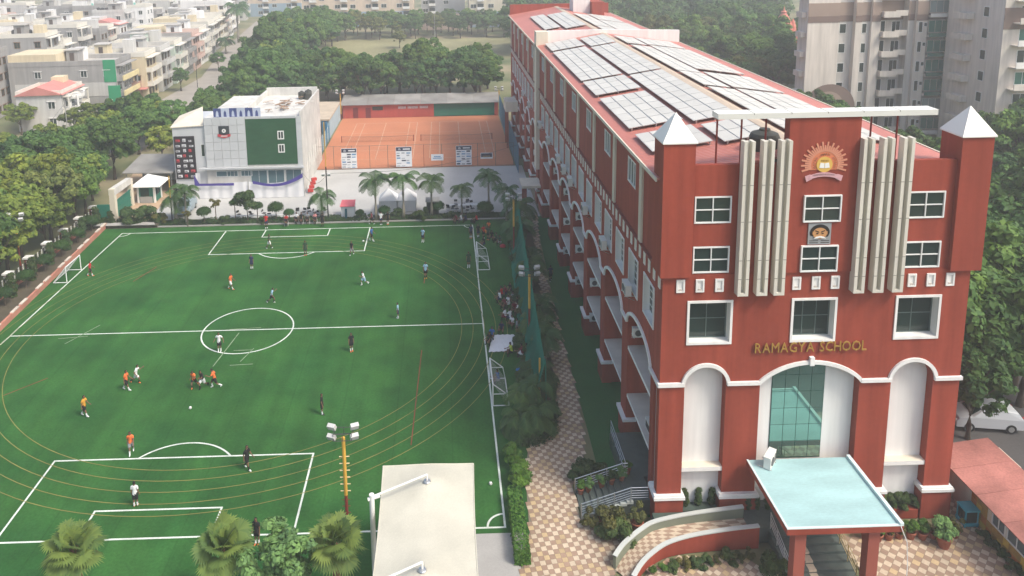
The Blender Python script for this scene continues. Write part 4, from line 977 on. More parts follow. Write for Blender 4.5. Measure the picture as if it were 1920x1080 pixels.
# gate and guard booth
gt = thing('green_gate', 'wide green metal gate hung on tall pale pillars by guard booth', 'gate', (-40.7,91,0))
GG = M('gate_green',(0.02,0.16,0.11),0.5,0.1)
MB().box(-41.05, -40.4, 88.3, 88.9, 0, 4.1).build('pillar', CREAM, gt); MB().box(-41.2, -40.6, 93.7, 94.3, 0, 3.6).build('pillar', CREAM, gt)
for k in range(9): MB().obox((-40.8,88.95+.52*k+.26,1.2), (.06,.49,2.2)).build('gate_board', GG, gt)
for z in (.2,1.2,2.2): MB().box(-40.75, -40.7, 88.9, 93.7, z, z+.12).build('gate_rail', GG, gt)
MB().box(-42.6, -41.1, 88.2, 88.35, 0, 2.2).build('side_leaf', GG, gt)
MB().prism([(-41.1,88.35,3.3),(-40.35,88.35,3.3),(-40.6,93.8,3.0),(-41.2,93.8,3.0)], (0,0,.8)).build('gate_beam', WOLD, gt)
bo = thing('guard_booth', 'small guard booth with pale pyramid roof inside the green gate', 'booth', (-39.4,95.8,0))
MB().box(-40.4, -38.2, 94.9, 97.2, 0, 2.3).build('wall', GG, bo)
for x, y in ((-40.45,94.85),(-38.35,94.85),(-38.35,97.0)): MB().box(x, x+.25, y, y+.25, 0, 2.35).build('corner_post', WHITE, bo)
MB().box(-40.0, -38.9, 94.86, 94.9, .9, 2.0).build('window', GLASS, bo); MB().box(-38.2, -38.15, 95.4, 96.6, .9, 2.0).build('window', GLASS, bo); MB().box(-40.1, -38.5, 94.82, 94.89, 0, .85).build('front_panel', CONC, bo)
rf = MB(); c_ = (-39.3,96.0,3.6)
q = [(-41.0,94.2,2.4),(-37.2,94.2,2.4),(-37.2,97.9,2.4),(-41.0,97.9,2.4)]
for i in range(4): rf.face([q[i],q[(i+1)%4],c_])
rf.face(q[::-1]); rf.box(-41.0,-37.2,94.2,97.9,2.3,2.39); rf.build('roof', WHITE, bo)
sd = thing('yard_shelter', 'grey sheet roofed open shelter beside the poster board', 'shelter', (-40,101,0))
MB().prism([(-43.6,98.2,3.0),(-36.9,98.2,2.9),(-36.9,105,3.6),(-43.6,105,3.7)], (0,0,.12)).build('roof', MATS['old_roof_sheet'], sd)
for x, y in ((-43.2,98.5),(-37.2,98.5),(-40.2,98.5)): MB().tube([(x,y,0),(x,y,3.0)], .07, 6).build('post', STEEL, sd)
MB().box(-43.6, -37, 104.6, 104.8, 0, 3.5).build('back_wall', WOLD, sd)

# ---------------------------------------------------------------- right: canteen shed
sh = thing('canteen_shed', 'low tiled canteen shed with faded red sheet roof right of the school', 'shed', (30.4,36.5,0))
MB().box(29.55, 32.6, 30.5, 40.2, 0, 2.35).build('wall', CREAM, sh)
RS = M('faded_red_sheet',(0.36,0.15,0.12),0.7,0.4,0.5,fine=.15,orand=.1)
for k in range(5): MB().prism([(28.75,30.2+2.04*k,2.42),(32.3,30.2+2.04*k,2.85),(32.3,30.2+2.04*(k+1)-.02,2.85),(28.75,30.2+2.04*(k+1)-.02,2.42)], (0,0,.05)).build('roof_sheet', RS, sh)
MB().box(32.3, 32.75, 30.2, 40.5, 0, 2.3).build('rear_wall', PIERR, sh)
MOS = [M('tile_orange',(0.50,0.16,0.03),0.4,0.2,3),M('tile_yellow',(0.58,0.38,0.06),0.4,0.2,3),M('tile_ochre',(0.40,0.24,0.06),0.4,0.2,3)]
for y in np.arange(30.9, 37.6, .42):
    for z in np.arange(.05, 2.0, .42):
        if z > .85 and y < 36.1: continue
        MB().box(29.51, 29.545, y, y+.4, z, z+.4).build('wall_tile', MOS[rng.randrange(3)], sh)
for y0, y1, z0, z1 in ((32.1,33.3,.95,2.2),(33.5,34.9,.95,2.2),(35.0,36.0,.95,2.2)): window(sh, lambda u, v, d=0: (29.55-d,u,v), y0, z0, y1-y0, z1-z0, 2, 1, 's', fr=.07, glass=M('shed_glass',(0.12,0.15,0.16),0.15,0))
MB().box(29.48, 29.54, 30.95, 31.9, .02, 2.1).build('door', WHITE, sh)
pi = thing('gate_pier', 'brick gate pier with pale slab top behind the canteen shed', 'pier', (33.2,40.4,0))
MB().box(32.85, 33.55, 39.4, 41.0, 0, 1.5).build('brickwork', PIERR, pi); MB().box(32.75, 33.65, 39.3, 41.1, 1.5, 1.68).build('slab_top', CREAM, pi)
fr = thing('display_cooler', 'turquoise glass-sided display cooler standing outside the canteen', 'cooler', (29.0,37.1,0))
TQ = M('turquoise_paint',(0.06,0.36,0.44),0.4,0.05)
for x in (28.62,29.32):
    for y in (36.75,37.4): MB().box(x, x+.07, y, y+.07, 0, 1.0).build('corner_post', TQ, fr)
MB().box(28.6, 29.42, 36.72, 37.5, 1.0, 1.1).build('top', TQ, fr); MB().box(28.6, 29.42, 36.72, 37.5, .12, .3).build('base', TQ, fr); MB().box(28.66, 29.36, 36.78, 37.44, .3, 1.0).build('glass_case', GLASS, fr)

# ---------------------------------------------------------------- right: apartment tower
tw = thing('apartment_tower', 'tall grey beige apartment tower with brown band and green glazed balconies', 'building', (73,125,0))
TWM = M('tower_plaster',(0.62,0.57,0.50),0.85,0.06,0.3,streak=.16); TWG = M('tower_grey',(0.52,0.50,0.46),0.85,0.08,0.3,streak=.16)
BR1 = M('band_tan',(0.33,0.25,0.20),0.85,0.05); BR2 = M('band_brown',(0.20,0.145,0.12),0.85,0.05)
TY = 118.0; TZ = 25.5
segs = [(57.9,63.0,0.0,TWM),(63.0,65.6,.9,TWG),(65.6,66.6,0.0,TWM),(66.6,68.2,.5,TWG),(68.2,69.6,0.0,TWM),(69.6,74.4,2.0,TWG),(74.4,75.4,0.6,TWG),(75.4,77.2,0.0,TWM),(77.2,80.9,1.2,TWG),(80.9,84.1,0.0,TWM),(84.1,85.4,.6,TWG),(85.4,88.6,0.0,TWM),(88.6,92,1.8,TWG)]
for x0, x1, dp, mt in segs: MB().box(x0, x1-.004, TY+dp, TY+3.2+(x0-57.9)*1.6, 0, TZ).build('wall_bay', mt, tw)
for x0, x1, dp, mt in segs:
    MB().box(x0, x1-.004, TY+dp-.06, TY+dp-.003, 20.2, 22.3).build('tan_band', BR1, tw); MB().box(x0, x1-.004, TY+dp-.06, TY+dp-.003, 19.2, 20.19).build('brown_band', BR2, tw)
mu = MB(); mu.prism([(62.2+4.2*math.cos(R(a)), TY-.05, 5.2+4.0*math.sin(R(a))) for a in range(0, 181, 12)], (0,.045,0)); mu.build('painted_arch', BR2, tw)
mu = MB(); mu.prism([(62.0+2.6*math.cos(R(a)), TY-.08, 5.2+2.8*math.sin(R(a))) for a in range(0, 181, 12)], (0,.025,0)); mu.build('painted_arch_inner', BR1, tw)
PT = lambda dp: (lambda u, v, d=0: (u, TY+dp-d, v))
GREENG = M('green_balcony_glass',(0.03,0.15,0.11),0.1,0.1,1.0)
for k in range(8):
    z = 1.4+3.18*k
    window(tw, PT(.9), 63.5, z, 1.1, 1.55, 1, 1, fr=.06, panes=True); window(tw, PT(.5), 66.9, z, .8, 1.6, 1, 1, fr=.06)
    window(tw, PT(0), 75.75, z, .7, 1.75, 1, 1, fr=.06); window(tw, PT(0), 76.6, z+.95, .55, .65, 1, 1, fr=.05)
    window(tw, PT(0), 82.0, z+.95, .6, .65, 1, 1, fr=.05); window(tw, PT(.6), 84.4, z, .7, 1.9, 1, 1, fr=.06)
    # balcony stack
    MB().box(69.7, 72.3, TY-.7, TY+2.0, z-.55, z-.4).build('balcony_floor', TWM, tw); MB().box(69.7, 72.3, TY-.75, TY-.65, z-.6, z+.35).build('balcony_front', TWM, tw)
    MB().box(69.7, 69.8, TY-.65, TY+1.9, z-.4, z+.35).build('balcony_side', TWM, tw)
    MB().box(72.35, 74.3, TY+.6, TY+2.0, z-.5, z-.35).build('balcony_floor', TWM, tw); MB().box(72.35, 74.3, TY+.55, TY+.62, z-.5, z+.4).build('balcony_front', TWM, tw)
    window(tw, PT(2.0), 70.0, z-.3, 1.6, 2.1, 2, 1, fr=.09, frm=WHITE); window(tw, PT(2.0), 72.6, z-.3, 1.4, 2.0, 2, 1, fr=.07)
    gl = M('pale_balcony_glass',(0.22,0.28,0.27),0.2,0.1) if k in (1,6,7,8) else GREENG
    window(tw, PT(.1), 77.4, z-.05, 3.3, 2.0, 3, 1, fr=.07, glass=gl, frm=ALU if k == 1 else TWM); MB().box(77.3, 80.8, TY-.5, TY+1.2, z-.75, z-.5).build('balcony_floor', TWM, tw); MB().box(77.3, 80.8, TY-.55, TY-.45, z-.7, z-.12).build('balcony_front', WHITE if k in (0,1,6) else gl, tw)
    MB().box(88.5, 90.8, TY-.6, TY+1.8, z-.6, z-.45).build('balcony_floor', TWM, tw); MB().box(88.5, 90.8, TY-.65, TY-.55, z-.6, z+.3).build('balcony_front', TWM, tw); window(tw, PT(1.8), 88.9, z-.2, 1.6, 2.0, 2, 1, fr=.08, frm=WHITE)
    MB().box(57.2, 57.88, 118.6, 120.6, z-.5, z+.35).build('side_balcony', TWM, tw)
wg = thing('apartment_wing', 'nearer beige apartment wing with balconies at right picture edge', 'building', (85,108,0))
MB().box(79.7, 92, 105, 117, 0, 25.5).build('wall', TWM, wg)
for k in range(8):
    z = 1.6+3.18*k
    window(wg, lambda u, v, d=0: (u,105-d,v), 82.0, z, 2.3, 1.9, 2, 1, fr=.08, glass=GREENG if k % 2 else GLASS); MB().box(81.0, 85, 103.6, 105, z-.65, z-.5).build('balcony_floor', TWM, wg); MB().box(81.0, 85, 103.55, 103.65, z-.6, z+.25).build('balcony_front', WHITE if k % 3 else TWM, wg)
    window(wg, lambda u, v, d=0: (79.7-d,u,v), 108, z, 1.2, 1.5, 1, 1, 's', fr=.07)
    MB().box(78.5, 79.68, 111, 114, z-.6, z+.3).build('side_balcony', TWM, wg)
MB().box(79.64, 85, 104.93, 104.995, 19.2, 22.3).build('brown_band', BR2, wg)

# ---------------------------------------------------------------- far apartment blocks and temple
APC = [M('apartment_peach',(0.62,0.50,0.38),0.8,0.06,streak=.08), M('apartment_grey',(0.34,0.35,0.36),0.8,0.06), M('apartment_cream',(0.64,0.58,0.44),0.8,0.06,streak=.08)]
BLUEB = M('apartment_blue',(0.28,0.38,0.46),0.8,0.05)
def apartment(x0, x1, y, z1, mat, label, basez=6.0):
    a = thing('apartment_block', label, 'building', ((x0+x1)/2,y,0), 0, 'apartment blocks beyond the park')
    MB().box(x0, x1, y, y+16, 0, z1).build('wall', mat, a); MB().box(x0-.1, x1+.1, y-.08, y-.003, 0, basez).build('blue_base', BLUEB, a)
    nb = int((x1-x0)/6.2)
    for i in range(nb):
        x = x0+.6+(x1-x0-1)*i/nb
        for k in range(int(z1/3.2)):
            z = 1.0+3.2*k
            window(a, lambda u, v, d=0: (u,y-.09-d,v), x, z, 2.2, 1.6, 2, 1, fr=.1, frm=WHITE, panes=False); MB().box(x+.05, x+2.15, y-.10, y-.085, z+.05, z+1.55).build('pane', GLASS, a)
            if i % 2 == 0: MB().box(x+2.5, x+5.2, y-1.3, y-.1, z-.5, z-.3).build('balcony_floor', WHITE, a); MB().box(x+2.5, x+5.2, y-1.35, y-1.25, z-.5, z+.5).build('balcony_front', WHITE, a); MB().box(x+2.7, x+5.0, y-.12, y-.09, z-.2, z+1.7).build('balcony_door', GLASS, a)
    return a
apartment(-56, -12, 300, 18, APC[0], 'peach apartment block with white balconies behind the trees, left of the grey hall')
apartment(-9, 9, 312, 20, APC[1], 'grey glazed hall with flat roof between the two apartment blocks', 3)
apartment(10, 38, 290, 20, APC[2], 'cream and blue apartment block just left of the school roof')
apartment(-100, -66, 352, 15, APC[0], 'pinkish far apartment block above the left trees')
mw_ = thing('compound_wall', 'long pale pink compound wall below the grey hall', 'wall', (0,285,0)); MB().box(-12, 10, 284, 284.4, 0, 6).build('wall', M('pale_pink_wall',(0.52,0.40,0.34),0.85,0.08), mw_)
def temple(x, y, z0, s, mat, label):
    t_ = thing('temple', label, 'temple', (x,y,0))
    MB().box(x-3*s, x+3*s, y-3*s, y+3*s, 0, z0).build('base', mat, t_)
    pr = [(3.2,0),(3.1,.8),(2.9,1.6),(2.6,2.6),(2.2,3.6),(1.7,4.6),(1.2,5.4),(.75,6.0),(.95,6.2),(.95,6.5),(.4,6.8),(.25,7.3),(.12,7.9),(0.02,8.5)]
    MB().lathe((x,y,z0), [(r*s*.85,h*s*.8) for r, h in pr], 8).build('spire', mat, t_)
    for a in range(4):
        b = a*math.pi/2; MB().lathe((x+2.6*s*math.cos(b),y+2.6*s*math.sin(b),z0), [(1.0*s,0),(.9*s,1.2*s),(.5*s,2.4*s),(.1*s,3.2*s)], 8).build('side_turret', mat, t_)
temple(91.5, 200, 7.6, 1.0, M('temple_pink',(0.55,0.20,0.15),0.7,0.1), 'pink temple spire rising from the woods')
temple(64.0, 236, 8.5, .42, M('temple_white',(0.7,0.66,0.56),0.7,0.1), 'small white temple dome peeking above distant trees')
# ---------------------------------------------------------------- the neighbourhood of houses at the upper left
HC = [M('house_cream',(0.62,0.53,0.36),0.85,0.08,0.3,streak=.1,orand=.06), M('house_white',(0.74,0.73,0.70),0.85,0.08,0.3,streak=.12,orand=.06), M('house_grey',(0.31,0.30,0.285),0.9,0.12,0.3,streak=.15,orand=.08),
      M('house_pink',(0.58,0.42,0.36),0.85,0.08,0.3,streak=.1), M('house_yellow',(0.66,0.56,0.30),0.85,0.08,0.3,streak=.1), M('house_mint',(0.48,0.56,0.48),0.85,0.08,0.3,streak=.1), M('house_brick',(0.36,0.22,0.17),0.9,0.12,0.3), M('house_pale_grey',(0.52,0.51,0.48),0.9,0.1,0.3,streak=.12,orand=.06), M('house_slate',(0.10,0.12,0.14),0.9,0.1,0.3,streak=.1)]
HN = ['cream','white','grey','pink','yellow','mint','brick','pale grey','slate']
ROOFC = M('concrete_roof',(0.45,0.43,0.39),0.9,0.18,0.3,orand=.08)
PINKR = M('pink_tile_roof',(0.55,0.22,0.19),0.7,0.1,0.6)
PLANE = M('plain_pale_parapet',(0.66,0.63,0.55),0.85,0.08)
WM = {}
def hwin(wd, ht, gl):
    k = (wd, ht, gl)
    if k not in WM:
        b = MB(); b.box(-.06, .0, 0, wd, 0, .09); b.box(-.06, 0, 0, wd, ht-.09, ht); b.box(-.06, 0, 0, .09, .09, ht-.09); b.box(-.06, 0, wd-.09, wd, .09, ht-.09); b.box(-.05, 0, wd/2-.04, wd/2+.04, .09, ht-.09)
        b.box(-.02, .001, .09, wd-.09, .09, ht-.09, 1); b.box(-.2, 0, -.15, wd+.15, ht+.02, ht+.1)
        b.v = [(-x, y, z) for x, y, z in b.v]
        c = MB(); c.v = [(y, -x, z) for x, y, z in b.v]; c.f = b.f; c.m = b.m
        fr = [WHITE, M('brown_frame',(0.2,0.11,0.06),0.6,0)][gl]
        WM[k] = (b.mesh('window', [fr, GLASS]), c.mesh('window', [fr, GLASS]))
    return WM[k]
def tank(x, y, z, mat, label, group):
    t_ = thing('water_tank', label, 'water tank', (x,y,z), 0, group)
    MB().lathe((x,y,z), [(.55,0),(.6,.1),(.6,.9),(.5,1.1),(.2,1.2),(.2,1.28),(0,1.29)], 12).build('tank_body', mat, t_)
TNK = [M('tank_black',(0.03,0.03,0.03),0.5,0), M('tank_white',(0.75,0.75,0.73),0.5,0), M('tank_green',(0.12,0.38,0.32),0.5,0)]
def house(x, y, w_, d_, fl, ci, rz=0.0, label=None, bal=True, pent=True, roof=None, awn=False, near=False, nwin=True, group=None):
    """front (street side) faces +x in local axes"""
    h = thing('town_house', label or 'house', 'house', (x,y,0), rz, group)
    mt = HC[ci]; H_ = 3.1*fl+.4
    L = lambda nm, mat, *a: inst(nm, MB().box(*a).mesh(nm, mat), h)
    L('wall', mt, -d_, 0, -w_/2, w_/2, 0, H_)
    L('roof_slab', ROOFC, -d_+.2, -.2, -w_/2+.2, w_/2-.2, H_, H_+.05)
    pm = PLANE if rng.random() < .5 else mt
    for a in ((-d_,0,-w_/2-.06,-w_/2+.14),(-d_,0,w_/2-.14,w_/2+.06),(-.14,.06,-w_/2+.14,w_/2-.14),(-d_-.06,-d_+.14,-w_/2+.14,w_/2-.14)): L('parapet', pm, *a, H_-.15, H_+.85)
    if pent:
        px = -rng.uniform(.35,.8)*d_; py = rng.uniform(-.25,.15)*w_; pw_ = rng.uniform(2.2,3.6)
        L('roof_room', HC[rng.choice((1,2,7,ci))], px-pw_/2, px+pw_/2, py-1.4, py+1.6, H_, H_+2.5); L('roof_room_slab', ROOFC, px-pw_/2-.3, px+pw_/2+.3, py-1.7, py+1.9, H_+2.5, H_+2.68)
        L('roof_room_door', M('door_dark',(0.09,0.07,0.06),0.7,0.1), px-.5, px+.4, py-1.44, py-1.38, H_+.05, H_+2.0)
    if rng.random() < .6:
        q = rng.uniform(.1,.6)*d_; L('stair_head', HC[rng.choice((1,1,7,0))], -q-2.2, -q, w_/2-2.6, w_/2-.2, H_, H_+rng.uniform(2.2,3.2))
    if rng.random() < .35: L('terrace_wall', HC[rng.choice((1,2,7,0))], -d_+.1, -d_*.55, -w_/2+.15, w_/2-.2, H_, H_+rng.uniform(1.2,2.6))
    gl = rng.randrange(2)
    nW = max(2, int(w_/2.6))
    if nwin:
        for f in range(fl):
            z = 3.1*f+.9
            for i in range(nW):
                yy_ = -w_/2+.6+(w_-1.2)*(i+.5)/nW-.65
                inst('window', hwin(1.3, 1.4, gl)[0], h, (.0, yy_, z))
            for i in range(max(1, int(d_/5))):                      # near side wall (faces the camera)
                if rng.random() < .7: inst('window', hwin(1.3, 1.4, gl)[1], h, (-2.5-4.5*i, -w_/2, z), 0)
    if bal:
        for f in range(1, fl+1):
            z = 3.1*f; o = 1.3
            L('balcony_slab', pm, .0, o, -w_/2+.2, w_/2-.2, z-.12, z+.06)
            if f < fl:
                L('balcony_wall', pm, o-.12, o, -w_/2+.2, w_/2-.2, z+.06, z+.9); L('balcony_side', pm, 0, o-.12, -w_/2+.2, -w_/2+.32, z+.06, z+.9); L('balcony_side', pm, 0, o-.12, w_/2-.32, w_/2-.2, z+.06, z+.9)
                if f % 2 == 1: L('balcony_column', pm, o-.35, o-.1, -w_/2+.2, -w_/2+.45, z+.9, z+2.98); L('balcony_column', pm, o-.35, o-.1, w_/2-.45, w_/2-.2, z+.9, z+2.98)
    if roof is not None:
        b = MB(); b.prism([(-d_-.3,-w_/2-.4,H_+.05),(-d_/2,-w_/2-.4,H_+1.7),(.5,-w_/2-.4,H_+.05)], (0,w_+.8,0)); inst('tiled_roof', b.mesh('tiled_roof', roof), h)
    if awn: L('awning', PINKR, 0, 1.6, -w_/2, w_/2, 2.7, 2.85)
    return h
TG = 'water tanks on the house roofs'
# street front, nearest first (facing the lane on their right)
house(-70.5, 141.0, 9.5, 8.0, 2, 7, R(4), 'pale villa with pink tiled gable roof and rounded balconies', True, False, PINKR, near=True)
v = thing('rounded_balcony', 'white rounded double balcony on the pink-roofed villa', 'balcony', (-69.2,139.5,3))
for z in (3.2,5.6): MB().lathe((-69.8,139.6,z), [(2.0,0),(2.1,.15),(2.1,.85),(2.2,.95),(1.9,.96)], 18, cap=False).build('balcony_ring', WHITE, v); MB().lathe((-69.8,139.6,z-.1), [(2.0,0),(2.0,.12)], 18).build('balcony_slab', WHITE, v)
for dx in (-.2,1.2): MB().tube([(-69.4+dx,138.2,0),(-69.4+dx,138.2,6.2)], .22, 8).build('balcony_column', WHITE, v)
house(-80.5, 128.0, 8.0, 10, 1, 3, R(0), 'low white-pink house with pink roof and pale awning at left edge', False, False, PINKR)
house(-92.0, 133.0, 9.0, 10, 2, 1, R(0), 'white house with brown doors half hidden at the left picture edge', True, True)
hx = house(-67.0, 156.5, 9.0, 21, 3, 2, R(3), 'raw grey brick house with green painted strips and yellow balconies', True, True, None)
for z0, z1, x_ in ((0.3,5.3,.9),(6.0,10.6,.3)): inst('green_strip', MB().box(-2.2+x_-.5, .3+x_-.6, -4.62, -4.52, z0, z1).mesh('green_strip', M('green_paint',(0.02,0.27,0.12),0.7,0.08)), hx)
inst('yellow_frame', MB().box(1.2, 1.5, -4.5, 4.4, 6.2, 7.2).mesh('yellow_frame', HC[4]), hx); inst('yellow_frame', MB().box(1.2, 1.5, -4.5, 4.4, 3.1, 4.1).mesh('yellow_frame', HC[4]), hx)
inst('whitewashed_band', MB().box(-20, -.3, -4.56, -4.5, 3.2, 6.0).mesh('whitewashed_band', HC[7]), hx)
for k in range(3): tank(-85.5+1.8*k, 154.5, 9.75, TNK[1], 'white water tank on the raw grey brick house, %s of three' % ORD[k], TG)
sts = [(-65.2,166.5,8.0,16,3,0,'cream three storey house with stacked loggias facing the lane'),(-65.4,176.0,8.5,15,3,7,'pale house with orange balcony panel on the lane'),(-65.6,185.5,7.5,15,3,5,'mint and white house with slatted balcony on the lane'),(-66.4,194.5,8.5,16,3,2,'grey house with curved balconies on the lane'),
 (-67.4,204.5,8.0,15,3,3,'salmon fronted house with tall windows on the lane'),(-68.6,214.5,9.0,14,3,1,'white corner house with deep balconies at the lane junction'),(-71.5,232.0,9.0,16,3,7,'pale grey house beyond the side street opening'),(-73.0,243,9,16,3,2,'grey house beside tall palm on the lane'),(-74.6,254,9,16,3,0,'cream house with round balcony far up the lane'),(-76.4,265,9,16,3,3,'pinkish house near the end of the lane'),(-78.3,277,10,16,4,1,'tall white house at the far end of the lane'),(-80.5,290,10,16,3,2,'grey house closing the far lane')]
for x, y, w_, d_, f, c, lb in sts: house(x, y, w_, d_, f, c, R(5), lb, True, True)
aw = house(-66.0, 161.2, 2.2, 6, 1, 6, R(3), 'little lean-to with salmon awning between the first street houses', False, False, None, awn=True, nwin=False)
# back rows, filling away to the left
rows = []
k = 0
yy_ = 150; hr = 0
while yy_ < 300:
    edge = -66-(yy_-150)*.105-17; hc = 0
    xx_ = edge-rng.uniform(6,9)
    while xx_ > -14-yy_*.565:
        rows.append((xx_+rng.uniform(-1,1), yy_+rng.uniform(-2,2), '%s row, %s from the lane' % (ORD[hr], ORD[hc]))); xx_ -= rng.uniform(11.5,14.5); hc += 1
    yy_ += rng.uniform(8.8,9.8); hr += 1
rows += [(x, y, 'far edge of town, %s from the right' % ORD[i]) for i, (x, y) in enumerate(sorted([(-93,300),(-105,320),(-88,318),(-120,335),(-140,352),(-165,372),(-190,392),(-100,345),(-122,365),(-148,388),(-175,410),(-88,338),(-90,362),(-112,392),(-140,425),(-90,400),(-205,430),(-180,450)], key=lambda p: -p[0]/p[1]))]
for i, (x, y, wh) in enumerate(rows):
    ci = rng.choice((1,1,1,7,7,2,2,2,0,3,1,7,8,5)); f = rng.choice((2,3,3,4,4))
    house(x, y, rng.uniform(6.3,8.0), rng.uniform(8.5,11.5), f, ci, R(5)+rng.uniform(-.05,.05), 'flat roofed %s house of %s storeys, %s' % (HN[ci], ('two','three','four')[f-2], wh), rng.random() < .7, rng.random() < .85, PINKR if i in (9,21) else None, group='crowded houses behind the lane')
    if rng.random() < .75:
        q = rng.choice((0,0,1,2))
        for j in range(rng.choice((1,2,3))): tank(x-6-1.6*j, y+rng.uniform(-2,2), 3.1*f+.45, TNK[q], '%s water tank, house of %s, %s tank' % (('black','white','green')[q], wh, ORD[j]), TG)
# ---------------------------------------------------------------- vegetation
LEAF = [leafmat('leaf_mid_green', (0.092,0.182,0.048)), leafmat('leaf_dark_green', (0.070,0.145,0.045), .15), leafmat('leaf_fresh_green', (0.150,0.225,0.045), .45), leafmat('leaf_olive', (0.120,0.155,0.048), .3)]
PALMG = leafmat('palm_green', (0.055,0.115,0.040), .2, .2); FANG = leafmat('fan_palm_green', (0.135,0.22,0.065), .3, .3, .1, .25); TOPI = leafmat('topiary_green', (0.030,0.078,0.022), .2, .1)
SHRUB = leafmat('shrub_green', (0.045,0.085,0.030), .3, .2); HEDGE = leafmat('hedge_green', (0.055,0.135,0.022), .35, .15); PALE = leafmat('pale_leaf', (0.14,0.25,0.095), .05, .2, .1, .2); BRONZE = leafmat('bronze_leaf', (0.095,0.105,0.035), .3, .2)
BARK = M('tree_bark', (0.13,0.10,0.075), 0.95, 0.25, 2.0, bump=.3); PALMB = M('palm_trunk', (0.30,0.27,0.22), 0.9, 0.2, 1.5); FIBRE = M('palm_fibre', (0.20,0.10,0.05), 0.95, 0.3, 4.0)
def quad_mesh(name, V, mat, lv):
    n = len(V)//4; me = bpy.data.meshes.new(name)
    me.vertices.add(4*n); me.vertices.foreach_set('co', V.astype(np.float32).ravel())
    me.loops.add(4*n); me.loops.foreach_set('vertex_index', np.arange(4*n, dtype=np.int32))
    me.polygons.add(n); me.polygons.foreach_set('loop_start', np.arange(0, 4*n, 4, dtype=np.int32))
    me.materials.append(mat); me.update(calc_edges=True)
    a = me.attributes.new('leafv', 'FLOAT', 'FACE'); a.data.foreach_set('value', lv.astype(np.float32))
    return me
def leaf_quads(C, Nn, size, aspect=1.0, jit=.40):
    """one kite-shaped leaf spray per centre, facing roughly along Nn"""
    n = len(C); Nn = Nn+nrng.normal(0, jit, (n,3)); Nn /= np.linalg.norm(Nn, axis=1)[:,None]+1e-9
    t = nrng.normal(0, 1, (n,3)); t -= Nn*(t*Nn).sum(1)[:,None]; t /= np.linalg.norm(t, axis=1)[:,None]+1e-9
    b = np.cross(Nn, t); s = (size*nrng.uniform(.6,1.35,n))[:,None]
    fold = Nn*s*.18
    V = np.empty((n,4,3)); V[:,0] = C-t*s*aspect; V[:,1] = C+b*s*.55+fold; V[:,2] = C+t*s*aspect; V[:,3] = C-b*s*.55+fold
    return V.reshape(-1,3)
def lobes_cloud(lobes, per_area, size):
    Cs, Ns, Lv = [], [], []
    for c, r in lobes:
        n = int(per_area*4*math.pi*r*r*.75); d = nrng.normal(0,1,(n,3)); d /= np.linalg.norm(d,axis=1)[:,None]
        d[:,2] = np.where(d[:,2] < -.35, -d[:,2]*.6, d[:,2])
        rad = r*nrng.uniform(.72,1.06,n); sq = np.array([1,1,.8])
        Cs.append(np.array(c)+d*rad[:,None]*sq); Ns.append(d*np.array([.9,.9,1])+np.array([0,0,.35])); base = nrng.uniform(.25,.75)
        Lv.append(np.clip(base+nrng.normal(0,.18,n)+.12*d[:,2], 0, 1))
    C = np.concatenate(Cs); N_ = np.concatenate(Ns); L_ = np.concatenate(Lv); return leaf_quads(C, N_, size), L_
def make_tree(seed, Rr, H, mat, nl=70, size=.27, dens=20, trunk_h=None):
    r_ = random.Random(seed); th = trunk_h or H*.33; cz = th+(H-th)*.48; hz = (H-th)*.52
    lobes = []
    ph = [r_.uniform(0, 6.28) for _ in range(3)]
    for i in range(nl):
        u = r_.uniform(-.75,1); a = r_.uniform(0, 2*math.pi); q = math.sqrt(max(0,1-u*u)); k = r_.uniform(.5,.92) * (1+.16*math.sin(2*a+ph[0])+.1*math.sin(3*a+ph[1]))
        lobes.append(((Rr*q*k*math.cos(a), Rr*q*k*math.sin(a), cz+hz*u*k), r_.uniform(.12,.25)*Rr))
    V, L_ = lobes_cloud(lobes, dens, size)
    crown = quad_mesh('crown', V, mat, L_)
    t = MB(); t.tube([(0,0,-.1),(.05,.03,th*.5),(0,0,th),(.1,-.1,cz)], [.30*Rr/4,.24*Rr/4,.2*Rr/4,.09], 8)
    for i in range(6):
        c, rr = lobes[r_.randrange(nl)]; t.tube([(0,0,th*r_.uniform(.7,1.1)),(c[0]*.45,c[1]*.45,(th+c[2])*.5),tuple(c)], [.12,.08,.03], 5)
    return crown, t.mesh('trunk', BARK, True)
TV = [make_tree(1,4.0,9.5,LEAF[0]), make_tree(2,3.6,9.0,LEAF[1]), make_tree(3,4.3,10.0,LEAF[0],80), make_tree(4,3.2,8.0,LEAF[2],62), make_tree(5,3.8,9.0,LEAF[3],66), make_tree(6,4.6,9.5,LEAF[1],84), make_tree(7,3.4,11,LEAF[2],74)]
CMI = cam.matrix_world.inverted()
def project(p):
    q = CMI @ Vector(p); f = 1410.48
    return (857.3+f*q.x/-q.z, 129.15-f*q.y/-q.z) if q.z < -1 else (-9999, 0)
def hidden(p, boxes=((11.6,28.2,37.8,127.8,20.3),(58,92,118.5,136,44),(79.8,92,105.2,117,44))):
    c = Vector((0,0,33.0)); d = Vector(p)-c
    for x0, x1, y0, y1, z1 in boxes:
        for i in range(1, 60):
            q = c+d*(i/60)
            if x0 < q.x < x1 and y0 < q.y < y1 and q.z < z1: return True
    return False
def seen(x, y, h, r):
    pts = [(x,y,h),(x-r,y,h*.7),(x+r,y,h*.7),(x,y,h*.5)]
    ok = [p for p in pts if -25 < project(p)[0] < 1945 and -25 < project(p)[1] < 1100]
    return any(not hidden(p) for p in ok)
def tree(x, y, k, s, label, group, sz=1.0, rz=None, cat='tree', name='tree'):
    t = thing(name, label, cat, (x,y,0), rng.uniform(0,6.28) if rz is None else rz, group); t.scale = (s, s, s*sz)
    inst('crown', TV[k][0], t); inst('trunk', TV[k][1], t); return t
